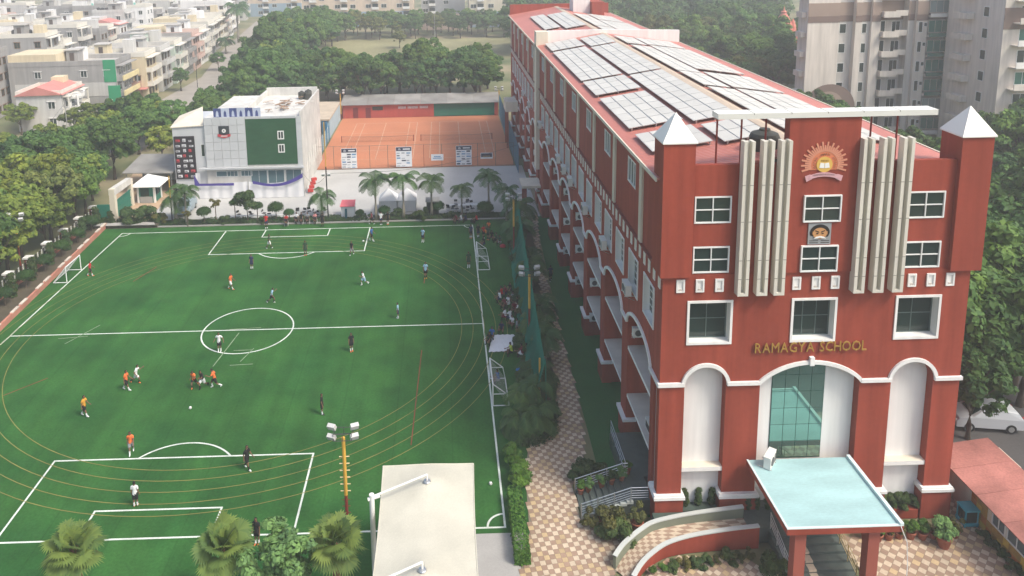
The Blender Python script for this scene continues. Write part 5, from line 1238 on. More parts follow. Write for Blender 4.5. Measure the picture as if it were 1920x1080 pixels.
def scatter(x0, x1, y0, y1, sp, cond, ks, s0, s1, label, group, jit=.33):
    y = y0; row = 0; nr = 0
    while y <= y1:
        x = x0+(sp/2 if row % 2 else 0); n = 0
        while x <= x1:
            px, py = x+rng.uniform(-jit,jit)*sp, y+rng.uniform(-jit,jit)*sp
            if cond(px, py) and seen(px, py, 9.5*s1, 4*s1):
                tree(px, py, rng.choice(ks), rng.uniform(s0,s1), '%s, %s row, %s from left' % (label, 'front' if nr == 0 else ORD[nr], ORD[n]), group, rng.uniform(.9,1.15)); n += 1
            x += sp
        nr += n > 0
        y += sp*.87; row += 1
# crowns overhanging the left boundary wall
LT = [(-45.6,91.5,3,.95),(-44.6,79.9,3,.8),(-44.8,71.2,3,.8),(-44.5,63.0,3,.85),(-44.8,87.4,2,.8),(-46.5,87.0,6,.85),(-45.4,82.6,4,.95),(-46.4,78.2,3,1.05),(-45.5,74.0,3,1.05),(-46.3,69.6,2,.92),(-45.4,65.4,3,1.0),(-46.0,61.0,3,1.05),(-45.2,56.6,3,.95),(-51.5,90,3,1.1),(-52,83.5,3,1.1),(-51.5,77,2,1.0),(-52.5,96,5,1.0),(-57.5,88,0,1.05),(-58,96,1,1.0),(-57,80,3,1.1)]
for i, (x, y, k, s) in enumerate(LT): tree(x, y, k, s, ('leafy tree leaning over the left boundary wall, %s from the gate' % ORD[i]) if i < 13 else 'leafy tree in the second rank outside the left wall, %s from the gate' % ORD[i-13], 'trees outside the left boundary wall', 1.0)
scatter(-54, -41, 96, 132, 6.2, lambda x, y: not (x > -45.5 and y < 107) and not (x > -38.5 and y < 115), (0,1,2,3,5), .72, .95, 'rounded tree in the grove left of the academy', 'grove left of the academy hall')
scatter(-78, -56, 97, 134, 6.4, lambda x, y: not (x < -66 and y > 122), (0,3,3,4,1), .48, .66, 'low bushy tree below the pink-roofed villa', 'low trees below the villas')
scatter(-58, -26, 131, 150, 5.6, lambda x, y: not (x < -46 and y > 136) and not (x > -27 and y < 142), (0,1,5,2,3), .58, .78, 'dense tree in the grove behind the academy', 'grove behind the academy hall')
scatter(-52, 9.5, 150, 168, 5.8, lambda x, y: x > -43, (1,5,1,0,2), .94, 1.14, 'dark tree in the belt behind the clay court', 'tree belt behind the clay court')
scatter(-58, -37, 172, 262, 7.0, lambda x, y: x > -47-(y-190)*.17 and x < -36, (0,2,3,0,5), 1.05, 1.4, 'green tree between the lane and the park', 'wood between lane and park')
scatter(-50, 36, 260, 282, 7.0, lambda x, y: True, (1,0,5,4,2,3), .7, .98, 'hazy tree in the belt beyond the park', 'tree belt beyond the park')
scatter(50, 57, 70, 116, 6.5, lambda x, y: True, (0,1,2,5), .85, 1.05, 'green tree between school and apartment tower', 'trees between school and tower')
scatter(34, 140, 128, 215, 8.2, lambda x, y: not (57 < x < 93 and y < 138) and x > 52 and x/y < .75 and not (86 < x < 98 and 188 < y < 200), (0,1,2,5,4), .95, 1.3, 'green tree in the wood right of the school', 'wood right of the school')
FW, FL = [], []
def far_tree(x, y, sc_):
    lobes = [((x+rng.gauss(0,2.0)*sc_, y+rng.gauss(0,2.0)*sc_, 6.2*sc_+rng.gauss(0,1.5)*sc_), rng.uniform(1.1,1.9)*sc_) for _ in range(16)]
    V_, L_ = lobes_cloud(lobes, 3.2, .62); FW.append(V_); FL.append(np.clip(L_+rng.uniform(-.15,.15),0,1))
yy_ = 216
while yy_ < 430:
    xx_ = 24
    while xx_ < 215:
        x_, y_ = xx_+rng.uniform(-3,3), yy_+rng.uniform(-3,3)
        if .10 < x_/y_ < .62 and seen(x_, y_, 13, 5): far_tree(x_, y_, rng.uniform(1.0,1.5))
        xx_ += 9.5
    yy_ += 9.5
FW = np.concatenate(FW); o = inst('far_wood', quad_mesh('far_wood', FW, LEAF[0], np.concatenate(FL))); tag(o, 'hazy far wood beyond the school roof', 'wood', kind='stuff')
scatter(44, 84, 56, 103, 6.6, lambda x, y: x/y > .76 and x/y < 1.0, (0,1,2,5), .85, 1.1, 'dark tree in the grove below the apartment wing', 'grove below the apartment wing')
scatter(-72, -58, 430, 470, 12, lambda x, y: True, (0,1), 1.2, 1.5, 'distant tree above the town roofs', 'distant trees above the town')
for i, (x, y, k, s, lb) in enumerate([(35.6,49.5,2,1.1,'tall fresh green tree beside the parked white car'),(39.5,53.5,0,1.15,'broad tree behind the parked white car'),(41.5,50,1,1.1,'light green tree at the right picture edge'),(37.5,58,2,1.15,'tall tree rising against the east wall of the school'),(44,58,5,1.1,'dark tree at the right edge above the car park'),(47,55,5,1.0,'slim tall tree at the far right edge'),(42,63,1,1.1,'dense dark tree below the right corner tower'),(32.6,52.5,2,1.2,'big leafy tree against the school beside the car'),(34.0,44.2,1,.68,'low leafy tree before the parked white car'),(37.8,48.0,0,.95,'leafy tree right of the parked white car'),(34.5,57,5,1.15,'tall leafy tree behind the right corner tower'),(36.6,47.6,0,.9,'low tree overhanging the parked white car'),(40,47.5,0,.9,'low spreading tree at the right edge above the canteen'),(38.5,52,2,1.1,'full crowned tree behind the car park'),(44.5,53,0,1.0,'crown filling the right picture edge')]):
    tree(x, y, k, s, lb, 'trees around the car park', 1.1)
for x, y, k, s, lb in [(-61,172,1,.62,'small round tree on the pavement before the lane houses'),(-76.5,133.5,3,.75,'small bushy tree before the pink-roofed house'),(-62.5,131,3,.8,'spreading tree beside the rounded balcony villa'),(-96,172,0,.5,'little tree on a house terrace'),(-14,236,4,.62,'lone round bush on the dry park field'),(-60.5,200,0,.55,'small tree on the lane kerb')]:
    tree(x, y, k, s, lb, None)

# ---- feather palms
def palm_meshes(seed, h, nf=13, fl=2.2):
    r_ = random.Random(seed); t = MB(); t.tube([(0,0,0),(.02,0,h*.3),(.03,.02,h*.7),(0,0,h)], [.2,.17,.13,.10], 8); t.tube([(0,0,h-.02),(0,0,h+.5)], [.11,.07], 7, 1)
    V, Lv = [], []
    for i in range(nf):
        a = 2*math.pi*i/nf+r_.uniform(-.2,.2); el = r_.uniform(.15,1.15); L_ = fl*r_.uniform(.85,1.1); p = Vector((0,0,h+.4)); d = Vector((math.cos(a)*math.cos(el), math.sin(a)*math.cos(el), math.sin(el))); side = Vector((-math.sin(a), math.cos(a), 0))
        ns = 16
        for s in range(ns):
            q = p+d*(L_/ns); ll = .78*math.sin(math.pi*(s+1.5)/(ns+2))**.7*fl/2.2
            if s > 1:
                for sg in (-1, 1):
                    tip = p+(side*sg*.8+d*.55+Vector((0,0,-.42)))*ll; w_ = d*(L_/ns*.75)
                    V += [p-w_*.6, p+w_*.6, tip+w_*.3, tip-w_*.3]; Lv.append(r_.uniform(.2,.8))
            V += [p+side*.025, p-side*.025, q-side*.02, q+side*.02]; Lv.append(.7)
            p = q; d = (d+Vector((0,0,-.085-.03*s*.35))).normalized()
    return quad_mesh('fronds', np.array([tuple(v) for v in V]), PALMG, np.array(Lv)), t.mesh('trunk', [PALMB, PALMG], True)
PV = [palm_meshes(3,4.0,15,2.3), palm_meshes(8,3.6,14,2.1), palm_meshes(5,1.7,14,1.8), palm_meshes(9,.35,18,1.6)]
def palm(x, y, k, s, label, group=None, name='palm_tree', cat='palm'):
    t = thing(name, label, cat, (x,y,0), rng.uniform(0,6.28), group); t.scale = (s,)*3
    inst('fronds', PV[k][0], t); inst('trunk', PV[k][1], t); return t
PG = 'feather palms along the far touchline'
for x, y, k, s, lb in [(-8.55,86.3,0,1.12,'feather palm beside the pink-topped booth'),(-5.3,86.8,0,1.12,'feather palm before the white tents'),(-1.9,87.3,0,1.0,'feather palm before the dark kiosk'),(1.75,87.0,1,.88,'shorter feather palm among the stacked chairs'),(5.1,88.3,1,1.12,'feather palm left of the netted corner'),(-15.4,88.2,2,1.25,'small feather palm beside the central light pole'),(-31.4,86.9,1,1.05,'feather palm before the cloth screen, left end'),(-33.2,88.2,2,1.3,'short brownish palm at the left end of the plaza bed')]: palm(x, y, k, s, lb, PG)
for i, (x, y, k, s) in enumerate([(7.0,85.0,1,.95),(8.3,82.0,2,1.5),(7.6,77,2,1.3),(8.4,72.5,3,1.3),(7.9,67.5,2,1.1),(8.0,62,3,1.4),(7.4,58.5,3,1.4),(7.5,55,2,1.0),(6.5,51.5,3,1.3),(6.0,48.4,2,.95),(5.6,46.6,3,1.35),(4.7,46.3,3,1.25),(4.9,47.9,2,.85)]):
    palm(x, y, k, s, 'arching palm shrub in the bed beside the net, %s from the far end' % ORD[i], 'palm shrubs in the bed beside the net', 'palm_shrub', 'shrub')
palm(-70.5, 258, 0, 2.6, 'tall slender palm on the lane far up the houses')
palm(-67.5, 232, 2, 2.0, 'drooping palm at the lane junction')
# ---- fan palms in the foreground
def fan_palm(seed, h):
    r_ = random.Random(seed); t = MB(); t.tube([(0,0,0),(.05,0,h*.5),(0,0,h)], [.26,.2,.2], 9); V, Lv = [], []
    st = MB()
    for i in range(34):
        a = 2*math.pi*i*.381966+r_.uniform(-.2,.2); el = R(88-122*(i/33)**.9)+r_.uniform(-.3,.3); d = Vector((math.cos(a)*math.cos(el), math.sin(a)*math.cos(el), math.sin(el))); pl = (.18+.62*min(1,i/18))*r_.uniform(.85,1.15)
        p = Vector((0,0,h+.1)); c = p+d*pl; side = Vector((-math.sin(a), math.cos(a), 0)); up = side.cross(d); rl = r_.uniform(-.7,.7); side = side*math.cos(rl)+up*math.sin(rl); up = side.cross(d)
        st.tube([tuple(p), tuple(c)], .018, 4)
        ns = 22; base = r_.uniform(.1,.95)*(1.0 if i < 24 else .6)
        for s in range(ns):
            th = R(-125+250*s/(ns-1)); dr = (d*math.cos(th)+side*math.sin(th)); L_ = r_.uniform(.60,.74)*(1-.15*abs(th)/2.2)
            tip = c+dr*L_*.97+Vector((0,0,-.20*L_-.10*abs(math.sin(th))))-up*.03; mid = c+dr*L_*.62+up*.03; w_ = (side*math.cos(th)-d*math.sin(th))*.048
            V += [c, mid+w_, tip, mid-w_]; Lv.append(min(1,max(0,base+r_.uniform(-.2,.2))))
    return quad_mesh('fan_leaves', np.array([tuple(v) for v in V]), FANG, np.array(Lv)), t.mesh('trunk', FIBRE, True), st.mesh('leaf_stalks', FANG)
FV = [fan_palm(2,3.7), fan_palm(4,3.9), fan_palm(6,3.8)]
for i, (x, y, s, lb) in enumerate([(-18.6,32.7,1.12,'leftmost fan palm in the foreground'),(-11.1,32.0,1.15,'middle fan palm in the foreground'),(-5.75,32.3,1.15,'fan palm in the foreground by the floodlight pole')]):
    t = thing('fan_palm', lb, 'palm', (x,y,0), i*1.3, 'fan palms along the near touchline'); t.scale = (s,)*3
    inst('fan_leaves', FV[i][0], t); inst('trunk', FV[i][1], t); inst('leaf_stalks', FV[i][2], t)
# ---- leafy blobs: topiary, shrubs, hedges
def blob(lobes, dens, size, mat, name='foliage'):
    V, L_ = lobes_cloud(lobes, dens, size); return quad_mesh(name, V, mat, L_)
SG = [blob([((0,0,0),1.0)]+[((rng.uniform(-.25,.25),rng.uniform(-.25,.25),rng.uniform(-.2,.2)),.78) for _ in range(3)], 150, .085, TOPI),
      blob([((rng.gauss(0,.42),rng.gauss(0,.42),rng.uniform(-.5,.5)),rng.uniform(.3,.5)) for _ in range(14)], 110, .11, SHRUB),
      blob([((rng.gauss(0,.35),rng.gauss(0,.35),rng.uniform(-.6,.7)),rng.uniform(.28,.45)) for _ in range(12)], 110, .10, BRONZE),
      blob([((rng.gauss(0,.45),rng.gauss(0,.45),rng.uniform(-.5,.6)),rng.uniform(.28,.42)) for _ in range(16)], 100, .12, PALE),
      blob([((rng.uniform(-.2,.2),rng.uniform(-.2,.2),z),.42-.12*abs(z)) for z in np.linspace(-.9,.9,8)], 150, .09, SHRUB),
      blob([((rng.gauss(0,.3),rng.gauss(0,.3),rng.uniform(-.4,.4)),rng.uniform(.35,.5)) for _ in range(9)], 150, .09, HEDGE)]
def shrub(x, y, k, r, zc, label, group=None, sz=1.0, stem=0.0, cat='shrub', name='shrub', z0=0.0):
    t = thing(name, label, cat, (x,y,z0), rng.uniform(0,6.28), group)
    o = inst('foliage', SG[k], t, (0,0,zc)); o.scale = (r,r,r*sz)
    if stem: inst('stem', MB().tube([(0,0,0),(.03,.02,zc*.6),(0,0,zc)], [.07,.06,.05], 6).mesh('stem', BARK), t)
    return t
for x, y, k, r, zc, lb in [(-29.15,86.5,0,.85,1.6,'dark clipped ball tree before the left half of the cloth screen'),(-28.0,87.3,2,.7,2.3,'yellowish mop-headed tree on thin stem near the ball tree'),(-25.7,87.4,5,.75,2.35,'mop-headed green tree before the middle of the cloth screen'),(-23.0,87.2,0,.72,1.9,'round clipped tree beside the wispy tree'),(-20.7,87.0,0,.95,1.75,'largest dark clipped ball tree on the far touchline'),(-19.1,86.8,0,.65,1.15,'low clipped ball tree at the end of the row'),(-10.6,86.8,0,.55,.9,'small round bush by the pink-topped booth'),(-7.6,86.4,0,.75,1.3,'round clipped tree by the first tall palm'),(-5.9,87.0,1,.6,.9,'loose low bush before the tents'),(-31.0,86.0,2,.5,1.6,'thin bronze shrub by the left palm'),(-1.2,88.0,0,.85,1.1,'round bush beside the dark kiosk'),(4.6,87.3,0,1.0,1.0,'big dark bush at the right end of the plaza bed')]:
    shrub(x, y, k, r, zc, lb, 'clipped trees on the far touchline', stem=1, name='topiary_tree')
shrub(-24.1, 87.0, 1, 1.35, 2.9, 'wispy open tree before the cloth screen', None, 1.1, 1, 'tree', 'wispy_tree')
for i, (x, y, k, r) in enumerate([(-38.6,87.4,1,1.3),(-36.6,87.3,1,1.5),(-34.6,87.2,2,.9),(-40.4,86.9,4,1.0),(-42.3,86.4,1,1.1),(-26.6,86.6,1,.7),(-22.0,86.4,1,.6),(-3.4,86.4,1,.8),(-2.6,86.7,4,.8),(.4,86.6,1,.6),(3.2,86.5,0,.5)]):
    shrub(x, y, k, r, r*.75, 'leafy bush behind the far goal line, %s of those %s' % (ORD[i if i < 5 else i-5 if i < 7 else i-7], 'by the gate' if i < 5 else 'between the clipped trees' if i < 7 else 'near the tents'), 'bushes behind the far goal line')
for i in range(10):
    y = 51.5+3.72*i
    shrub(-41.6-.02*(y-60), y+.5, 0, .78, 1.25, 'clipped ball bush on stem along the left planter wall, %s from the near end' % ORD[i], 'ball bushes along the left wall', stem=1)
    shrub(-41.9-.02*(y-60), y+2.3, 4, 1.15, 1.1, 'upright shrub along the left planter wall, %s from the near end' % ORD[i], 'upright shrubs along the left wall', 1.0)
for i in range(46):
    t_ = i/45; y = 86-39*t_; shrub(8.7-2.4*t_+rng.uniform(-1.3,-.2), y+rng.uniform(-.7,.7), rng.choice((1,1,1,2,4)), rng.uniform(.5,.85), .55, 'loose leafy shrub between net and walkway, %s half, %s from its far end' % (('far', 'near')[i//23], ORD[i % 23]), 'shrubs between net and walkway')
for x, y, r, lb in [(3.78,43.0,.82,'round light green bush at the far end of the hedge'),(4.05,41.2,.92,'larger round light green bush beside the hedge')]: shrub(x, y, 5, r, .65, lb, 'round bushes by the walkway')
NG = 9000; gx_ = nrng.uniform(-36,7.4,NG); C_ = np.stack([gx_, nrng.uniform(86.3,87.9,NG), .05+.42*nrng.random(NG)*(.6+.4*np.sin(gx_*1.7))],1)
o = inst('ground_cover', quad_mesh('ground_cover', leaf_quads(C_, np.tile(np.array([0,-.4,1.0]),(NG,1)), .13), SHRUB, nrng.uniform(.1,.8,NG))); tag(o, 'low green ground cover in the bed behind the far goal line', 'ground cover', kind='stuff')
hd = thing('box_hedge', 'clipped bright green box hedge along the walkway', 'hedge', (3.6,38,0))
pts = nrng.uniform(0,1,(3600,3)); P_ = np.stack([3.25+.75*pts[:,0], 35.2+4.9*pts[:,1], .02+.85*pts[:,2]], 1); f_ = nrng.integers(0,4,3600)
P_[f_ == 0, 2] = .88; P_[f_ == 1, 0] = 3.25; P_[f_ == 2, 0] = 4.0; P_[f_ == 3, 1] = 35.2
P_ += nrng.normal(0,.03,P_.shape); Nn = np.zeros_like(P_); Nn[f_ == 0, 2] = 1; Nn[f_ == 1, 0] = -1; Nn[f_ == 2, 0] = 1; Nn[f_ == 3, 1] = -1
inst('foliage', quad_mesh('foliage', leaf_quads(P_-np.array([3.6,38,0]), Nn, .075), HEDGE, nrng.uniform(.2,.9,3600)), hd)
kp = thing('low_hedge', 'low dark border hedge round the kidney shaped palm bed', 'hedge', (5.6,45.8,0))
pth = arc_path([(4.5,47.5,0),(4.3,45.6,0),(5.3,44.9,0),(6.4,45.6,0),(7.0,47.0,0),(7.3,49,0)], 10)
C_ = []; N2 = []
for p in pth:
    for _ in range(60): C_.append((p[0]+rng.gauss(0,.16)-5.6, p[1]+rng.gauss(0,.16)-45.8, rng.uniform(.02,.5))); N2.append((rng.gauss(0,1),rng.gauss(0,1)-.4,.6))
inst('foliage', quad_mesh('foliage', leaf_quads(np.array(C_), np.array(N2), .09), SHRUB, nrng.uniform(.1,.7,len(C_))), kp)
ps = thing('pale_shrub_tree', 'pale leafed shrub tree between two foreground fan palms', 'tree', (-8.35,31.9,0))
lb_ = [((rng.gauss(0,.95),rng.gauss(0,.7),3.5+rng.gauss(0,.75)),rng.uniform(.25,.44)) for _ in range(70)]
inst('crown', blob(lb_, 70, .13, PALE, 'crown'), ps); inst('trunk', MB().tube([(0,0,0),(.1,0,1.8),(0,.1,3.4)], [.12,.09,.05], 7).mesh('trunk', BARK), ps)
# ---- potted plants
POT = M('terracotta_pot', (0.30,0.10,0.06), 0.8, 0.15, 3.0)
potm = MB().lathe((0,0,0), [(.17,0),(.26,.4),(.29,.42),(.29,.5),(.24,.5),(.22,.42)], 12, cap=False).mesh('pot', POT, True)
def potted(x, y, k, s, label, group, z0=0.0):
    t = thing('potted_plant', label, 'potted plant', (x,y,z0), rng.uniform(0,6), group); t.scale = (s,)*3
    inst('pot', potm, t); o = inst('foliage', SG[k], t, (0,0,.78)); o.scale = (.42,.42,.5); return t
for i in range(9): potted(22.7+.62*i, 36.15+rng.uniform(-.1,.1), rng.choice((1,2,5)), rng.uniform(.75,1.0), 'potted plant in the row below the right front wall, %s from the portico' % ORD[i], 'pots below the right front wall')
potted(26.6, 35.5, 3, 1.45, 'large potted plant with pale leaves standing alone on the forecourt', None)
for i, x in enumerate((13.25,14.0,14.75)): shrub(x, YF+.35, 4, .5, .42, 'dark spiky conifer in the left front niche, %s from the left' % ORD[i], 'conifers in the left niche', 1.1, z0=.95)
for i, x in enumerate((24.8,25.2,25.6,26.1)): shrub(x, YF+.3, 1, .42, .35, 'leafy plant in the right front niche planter, %s from the left' % ORD[i], 'plants in the right niche', 1.2, z0=.55)
for i, x in enumerate((17.2,17.8,16.7)): shrub(x, YF-.1, 4, .4, .4, 'small conifer on the landing behind the portico, %s' % ORD[i], 'conifers on the landing', 1.1, z0=.95)
for i, (x, y, z) in enumerate([(7.65,40.2,.12),(8.1,40.2,.25),(8.9,40.2,.5),(9.5,40.2,.72),(10.1,40.2,.9),(8.4,38.1,.0),(10.6,40.75,.95)]): potted(x, y, rng.choice((1,3,5)), .75, 'potted plant on the side stairs, %s from the foot' % ORD[i], 'pots on the side stairs', z)
for x, y, k, r, lb in [(8.1,41.6,1,.75,'dark bush at the foot of the side stairs'),(9.3,41.9,1,.5,'small bush between side stairs and lawn'),(8.9,37.3,2,.95,'big bronze bush below the side stairs'),(9.1,36.7,1,.8,'bushy green plant under the bronze bush'),(7.7,37.7,2,.55,'low brownish bush at the stair foot')]: shrub(x, y, k, r, r*.8, lb)
potted(10.3, 37.3, 2, 1.3, 'terracotta potted plant beside the ramp wall', None)
for i in range(10): shrub(10.4+.6*i, 34.4+.09*i+rng.uniform(-.15,.15), rng.choice((1,2,5)), rng.uniform(.28,.42), .25, 'small flower bed plant below the red ramp wall, %s from the left' % ORD[i], 'plants below the ramp wall')
for i in range(5): shrub(29.25, 33.2+.7*i, 1, .3, .25, 'small plant at the canteen wall, %s from the near end' % ORD[i], 'plants at the canteen wall')
shrub(16.6, 33.9, 1, .7, .6, 'dark bush beside the left portico column')
# ---------------------------------------------------------------- people
SKIN = M('brown_skin', (0.20,0.105,0.065), 0.6, 0.0); HAIR = M('black_hair', (0.012,0.010,0.009), 0.6, 0.0)
CLR = {n: M('cloth_'+n, c, 0.85, 0.08, 6.0) for n, c in dict(orange=(0.75,0.17,0.05), red=(0.50,0.03,0.03), black=(0.016,0.016,0.018), white=(0.72,0.72,0.72), sky=(0.30,0.48,0.62), navy=(0.025,0.03,0.08), green=(0.03,0.07,0.04), maroon=(0.18,0.03,0.04), lime=(0.50,0.60,0.08), grey=(0.25,0.26,0.27), blue=(0.04,0.12,0.35), pink=(0.6,0.25,0.25), yellow=(0.62,0.30,0.04)).items()}
def skeleton(hip, knee, sh, el, lean=0.0, spread=0.0, armout=0.12):
    """hip/knee/shoulder/elbow flexion in degrees for (left, right); forward is +y"""
    J = {}; E = []
    def add(n, p, r, par=None, cls='skin'):
        J[n] = (Vector(p), r, cls)
        if par: E.append((par, n, cls))
    ln = R(lean)
    def T(x, h, f=0.0): return (x, f+h*math.sin(ln), h*math.cos(ln))
    add('pelvis', (0,0,0), .125, None, 'shorts'); add('waist', T(0,.15), .11, 'pelvis', 'shirt'); add('chest', T(0,.36), .13, 'waist', 'shirt'); add('collar', T(0,.49), .07, 'chest', 'shirt'); add('neck', T(0,.56), .048, 'collar')
    add('jaw', T(0,.64,.02), .072, 'neck'); add('brow', T(0,.72,.015), .09, 'jaw'); add('crown', T(0,.79,0), .058, 'brow', 'hair'); add('nose', T(0,.67,.105), .016, 'jaw')
    for s, i in ((1, 0), (-1, 1)):
        n = 'L' if s > 0 else 'R'
        a = R(sh[i]); b = R(sh[i]+el[i]); S_ = Vector(T(s*.165,.455))
        add('sh'+n, S_, .058, 'collar', 'shirt'); up = Vector((s*armout, math.sin(a), -math.cos(a))).normalized(); fo = Vector((s*armout*.6, math.sin(b), -math.cos(b))).normalized()
        add('sl'+n, S_+up*.16, .052, 'sh'+n, 'shirt'); add('el'+n, S_+up*.27, .042, 'sl'+n); add('wr'+n, S_+up*.27+fo*.235, .028, 'el'+n); Pm = S_+up*.27+fo*.30; add('pa'+n, Pm, .034, 'wr'+n)
        sd = Vector((0,1,0)).cross(fo); sd = sd.normalized() if sd.length > .1 else Vector((1,0,0)); fr_ = fo.cross(sd).normalized()
        for q in range(4):
            o_ = fr_*(.036-.024*q); L_ = (.062,.074,.070,.054)[q]
            add('f%d%s' % (q,n), Pm+o_+fo*.04, .0105, 'pa'+n); add('g%d%s' % (q,n), Pm+o_+fo*(.04+L_*.6)-sd*s*.008, .009, 'f%d%s' % (q,n)); add('h%d%s' % (q,n), Pm+o_+fo*(.04+L_)-sd*s*.022, .0075, 'g%d%s' % (q,n))
        add('t0'+n, Pm+fr_*.05-fo*.015, .012, 'pa'+n); add('t1'+n, Pm+fr_*.066+fo*.03, .010, 't0'+n)
        h = R(hip[i]); k = R(hip[i]-knee[i]); H_ = Vector((s*.085,0,-.05)); th = Vector((s*spread, math.sin(h), -math.cos(h))).normalized(); sn = Vector((s*spread*.3, math.sin(k), -math.cos(k))).normalized()
        add('hp'+n, H_, .098, 'pelvis', 'shorts'); add('sk'+n, H_+th*.27, .083, 'hp'+n, 'shorts'); add('kn'+n, H_+th*.39, .058, 'sk'+n); add('ca'+n, H_+th*.39+sn*.13-Vector((0,.012,0)), .056, 'kn'+n); add('an'+n, H_+th*.39+sn*.385, .036, 'ca'+n, 'sock')
        ft = Vector((0, math.cos(R(hip[i]-knee[i])*.6), math.sin(R(hip[i]-knee[i])*.6))); A_ = H_+th*.39+sn*.40
        add('he'+n, A_-ft*.035-Vector((0,0,.03)), .034, 'an'+n, 'shoe'); add('to'+n, A_+ft*.155-Vector((0,0,.035)), .03, 'an'+n, 'shoe')
    return J, E
def person_meshes(nm, **kw):
    J, E = skeleton(**kw); names = list(J); zmin = min((J[n][0].z-J[n][1]) for n in names)
    idx = {n: i for i, n in enumerate(names)}; vs = [tuple(J[n][0]-Vector((0,0,zmin))) for n in names]
    me = bpy.data.meshes.new(nm); me.from_pydata(vs, [(idx[a], idx[b]) for a, b, _ in E], [])
    o = bpy.data.objects.new(nm, me); COL.objects.link(o); md = o.modifiers.new('skin', 'SKIN'); md.use_smooth_shade = True
    sv = me.skin_vertices[0].data
    for n in names: sv[idx[n]].radius = (J[n][1], J[n][1]*(.78 if n in ('waist','chest','pelvis','collar') else 1)); sv[idx[n]].use_root = (n == 'pelvis')
    s_ = o.modifiers.new('sub', 'SUBSURF'); s_.levels = 1; s_.render_levels = 1
    bpy.context.view_layer.update()
    body = bpy.data.meshes.new_from_object(o.evaluated_get(bpy.context.evaluated_depsgraph_get())); bpy.data.objects.remove(o)
    body.materials.clear(); body.materials.append(SKIN); body.name = 'body'
    V = np.array([v.co[:] for v in body.vertices]); Nn = np.array([v.normal[:] for v in body.vertices]); polys = [tuple(p.vertices) for p in body.polygons]
    cen = np.array([V[list(p)].mean(0) for p in polys]); best = np.full(len(polys), 9.); cl = np.zeros(len(polys), int); CN = ['skin','shirt','shorts','hair','shoe','sock']
    A = np.array(vs)
    for a, b, c in E:
        p0, p1 = A[idx[a]], A[idx[b]]; d = p1-p0; t = np.clip(((cen-p0)@d)/(d@d+1e-9), 0, 1); r_ = J[a][1]*(1-t)+J[b][1]*t
        q = np.linalg.norm(cen-p0-t[:,None]*d, axis=1)-r_; m = q < best-1e-4; best[m] = q[m]; cl[m] = CN.index(c)
    hz = A[idx['brow']]; hd = np.linalg.norm(cen-hz, axis=1) < .16
    cl[hd & ((cen[:,2] > hz[2]+.035) | ((cen[:,1] < hz[1]-.02) & (cen[:,2] > hz[2]-.07)))] = 3
    out = {'body': body}
    for ci, (n, off) in {1:('shirt',.016), 2:('shorts',.026), 3:('hair',.014), 4:('shoes',.010), 5:('socks',.006)}.items():
        fs = [polys[i] for i in np.where(cl == ci)[0]]
        if not fs: continue
        us = sorted({v for f in fs for v in f}); rm = {v: i for i, v in enumerate(us)}
        out[n] = mesh_from(n, [tuple(V[v]+Nn[v]*off) for v in us], [tuple(rm[v] for v in f) for f in fs], [SKIN], None, True)
    ey = MB(); c = A[idx['brow']]
    for s in (-1, 1): ey.ball((c[0]+s*.034, c[1]+.083, c[2]-.03), .012, 6)
    out['eyes'] = ey.mesh('eyes', BLACK); return out
POSE = dict(stand=person_meshes('stand', hip=(3,-2), knee=(2,2), sh=(4,-3), el=(12,15)), walk=person_meshes('walk', hip=(22,-16), knee=(10,18), sh=(-18,20), el=(22,25), lean=3),
    run=person_meshes('run', hip=(48,-18), knee=(62,48), sh=(-38,42), el=(75,80), lean=14, armout=.2), hips=person_meshes('hips', hip=(4,-4), knee=(3,3), sh=(-25,-25), el=(70,70), armout=.55),
    sit=person_meshes('sit', hip=(112,105), knee=(125,120), sh=(35,40), el=(30,25), lean=8, spread=.2), chair=person_meshes('chair', hip=(88,86), knee=(88,86), sh=(25,28), el=(45,40)), kick=person_meshes('kick', hip=(8,42), knee=(12,22), sh=(25,-30), el=(20,30), lean=-4, armout=.35))
def person(x, y, pose, face, top, bottom, label, shoes='white', socks=None, z=0.0, s=1.0, vest=None, group=None):
    """face: heading in degrees, 0 = away from camera (+y), 90 = to the left"""
    t = thing('person', label, 'person', (x,y,z+.004), R(face), group); t.scale = (s,)*3
    ms = POSE[pose]; col = {'body': SKIN, 'shirt': CLR[top], 'shorts': CLR[bottom], 'hair': HAIR, 'shoes': CLR[shoes], 'socks': CLR[socks or shoes], 'eyes': BLACK}
    for n, me in ms.items():
        o = inst(n, me, t); o.material_slots[0].link = 'OBJECT'; o.material_slots[0].material = col[n]
    return t
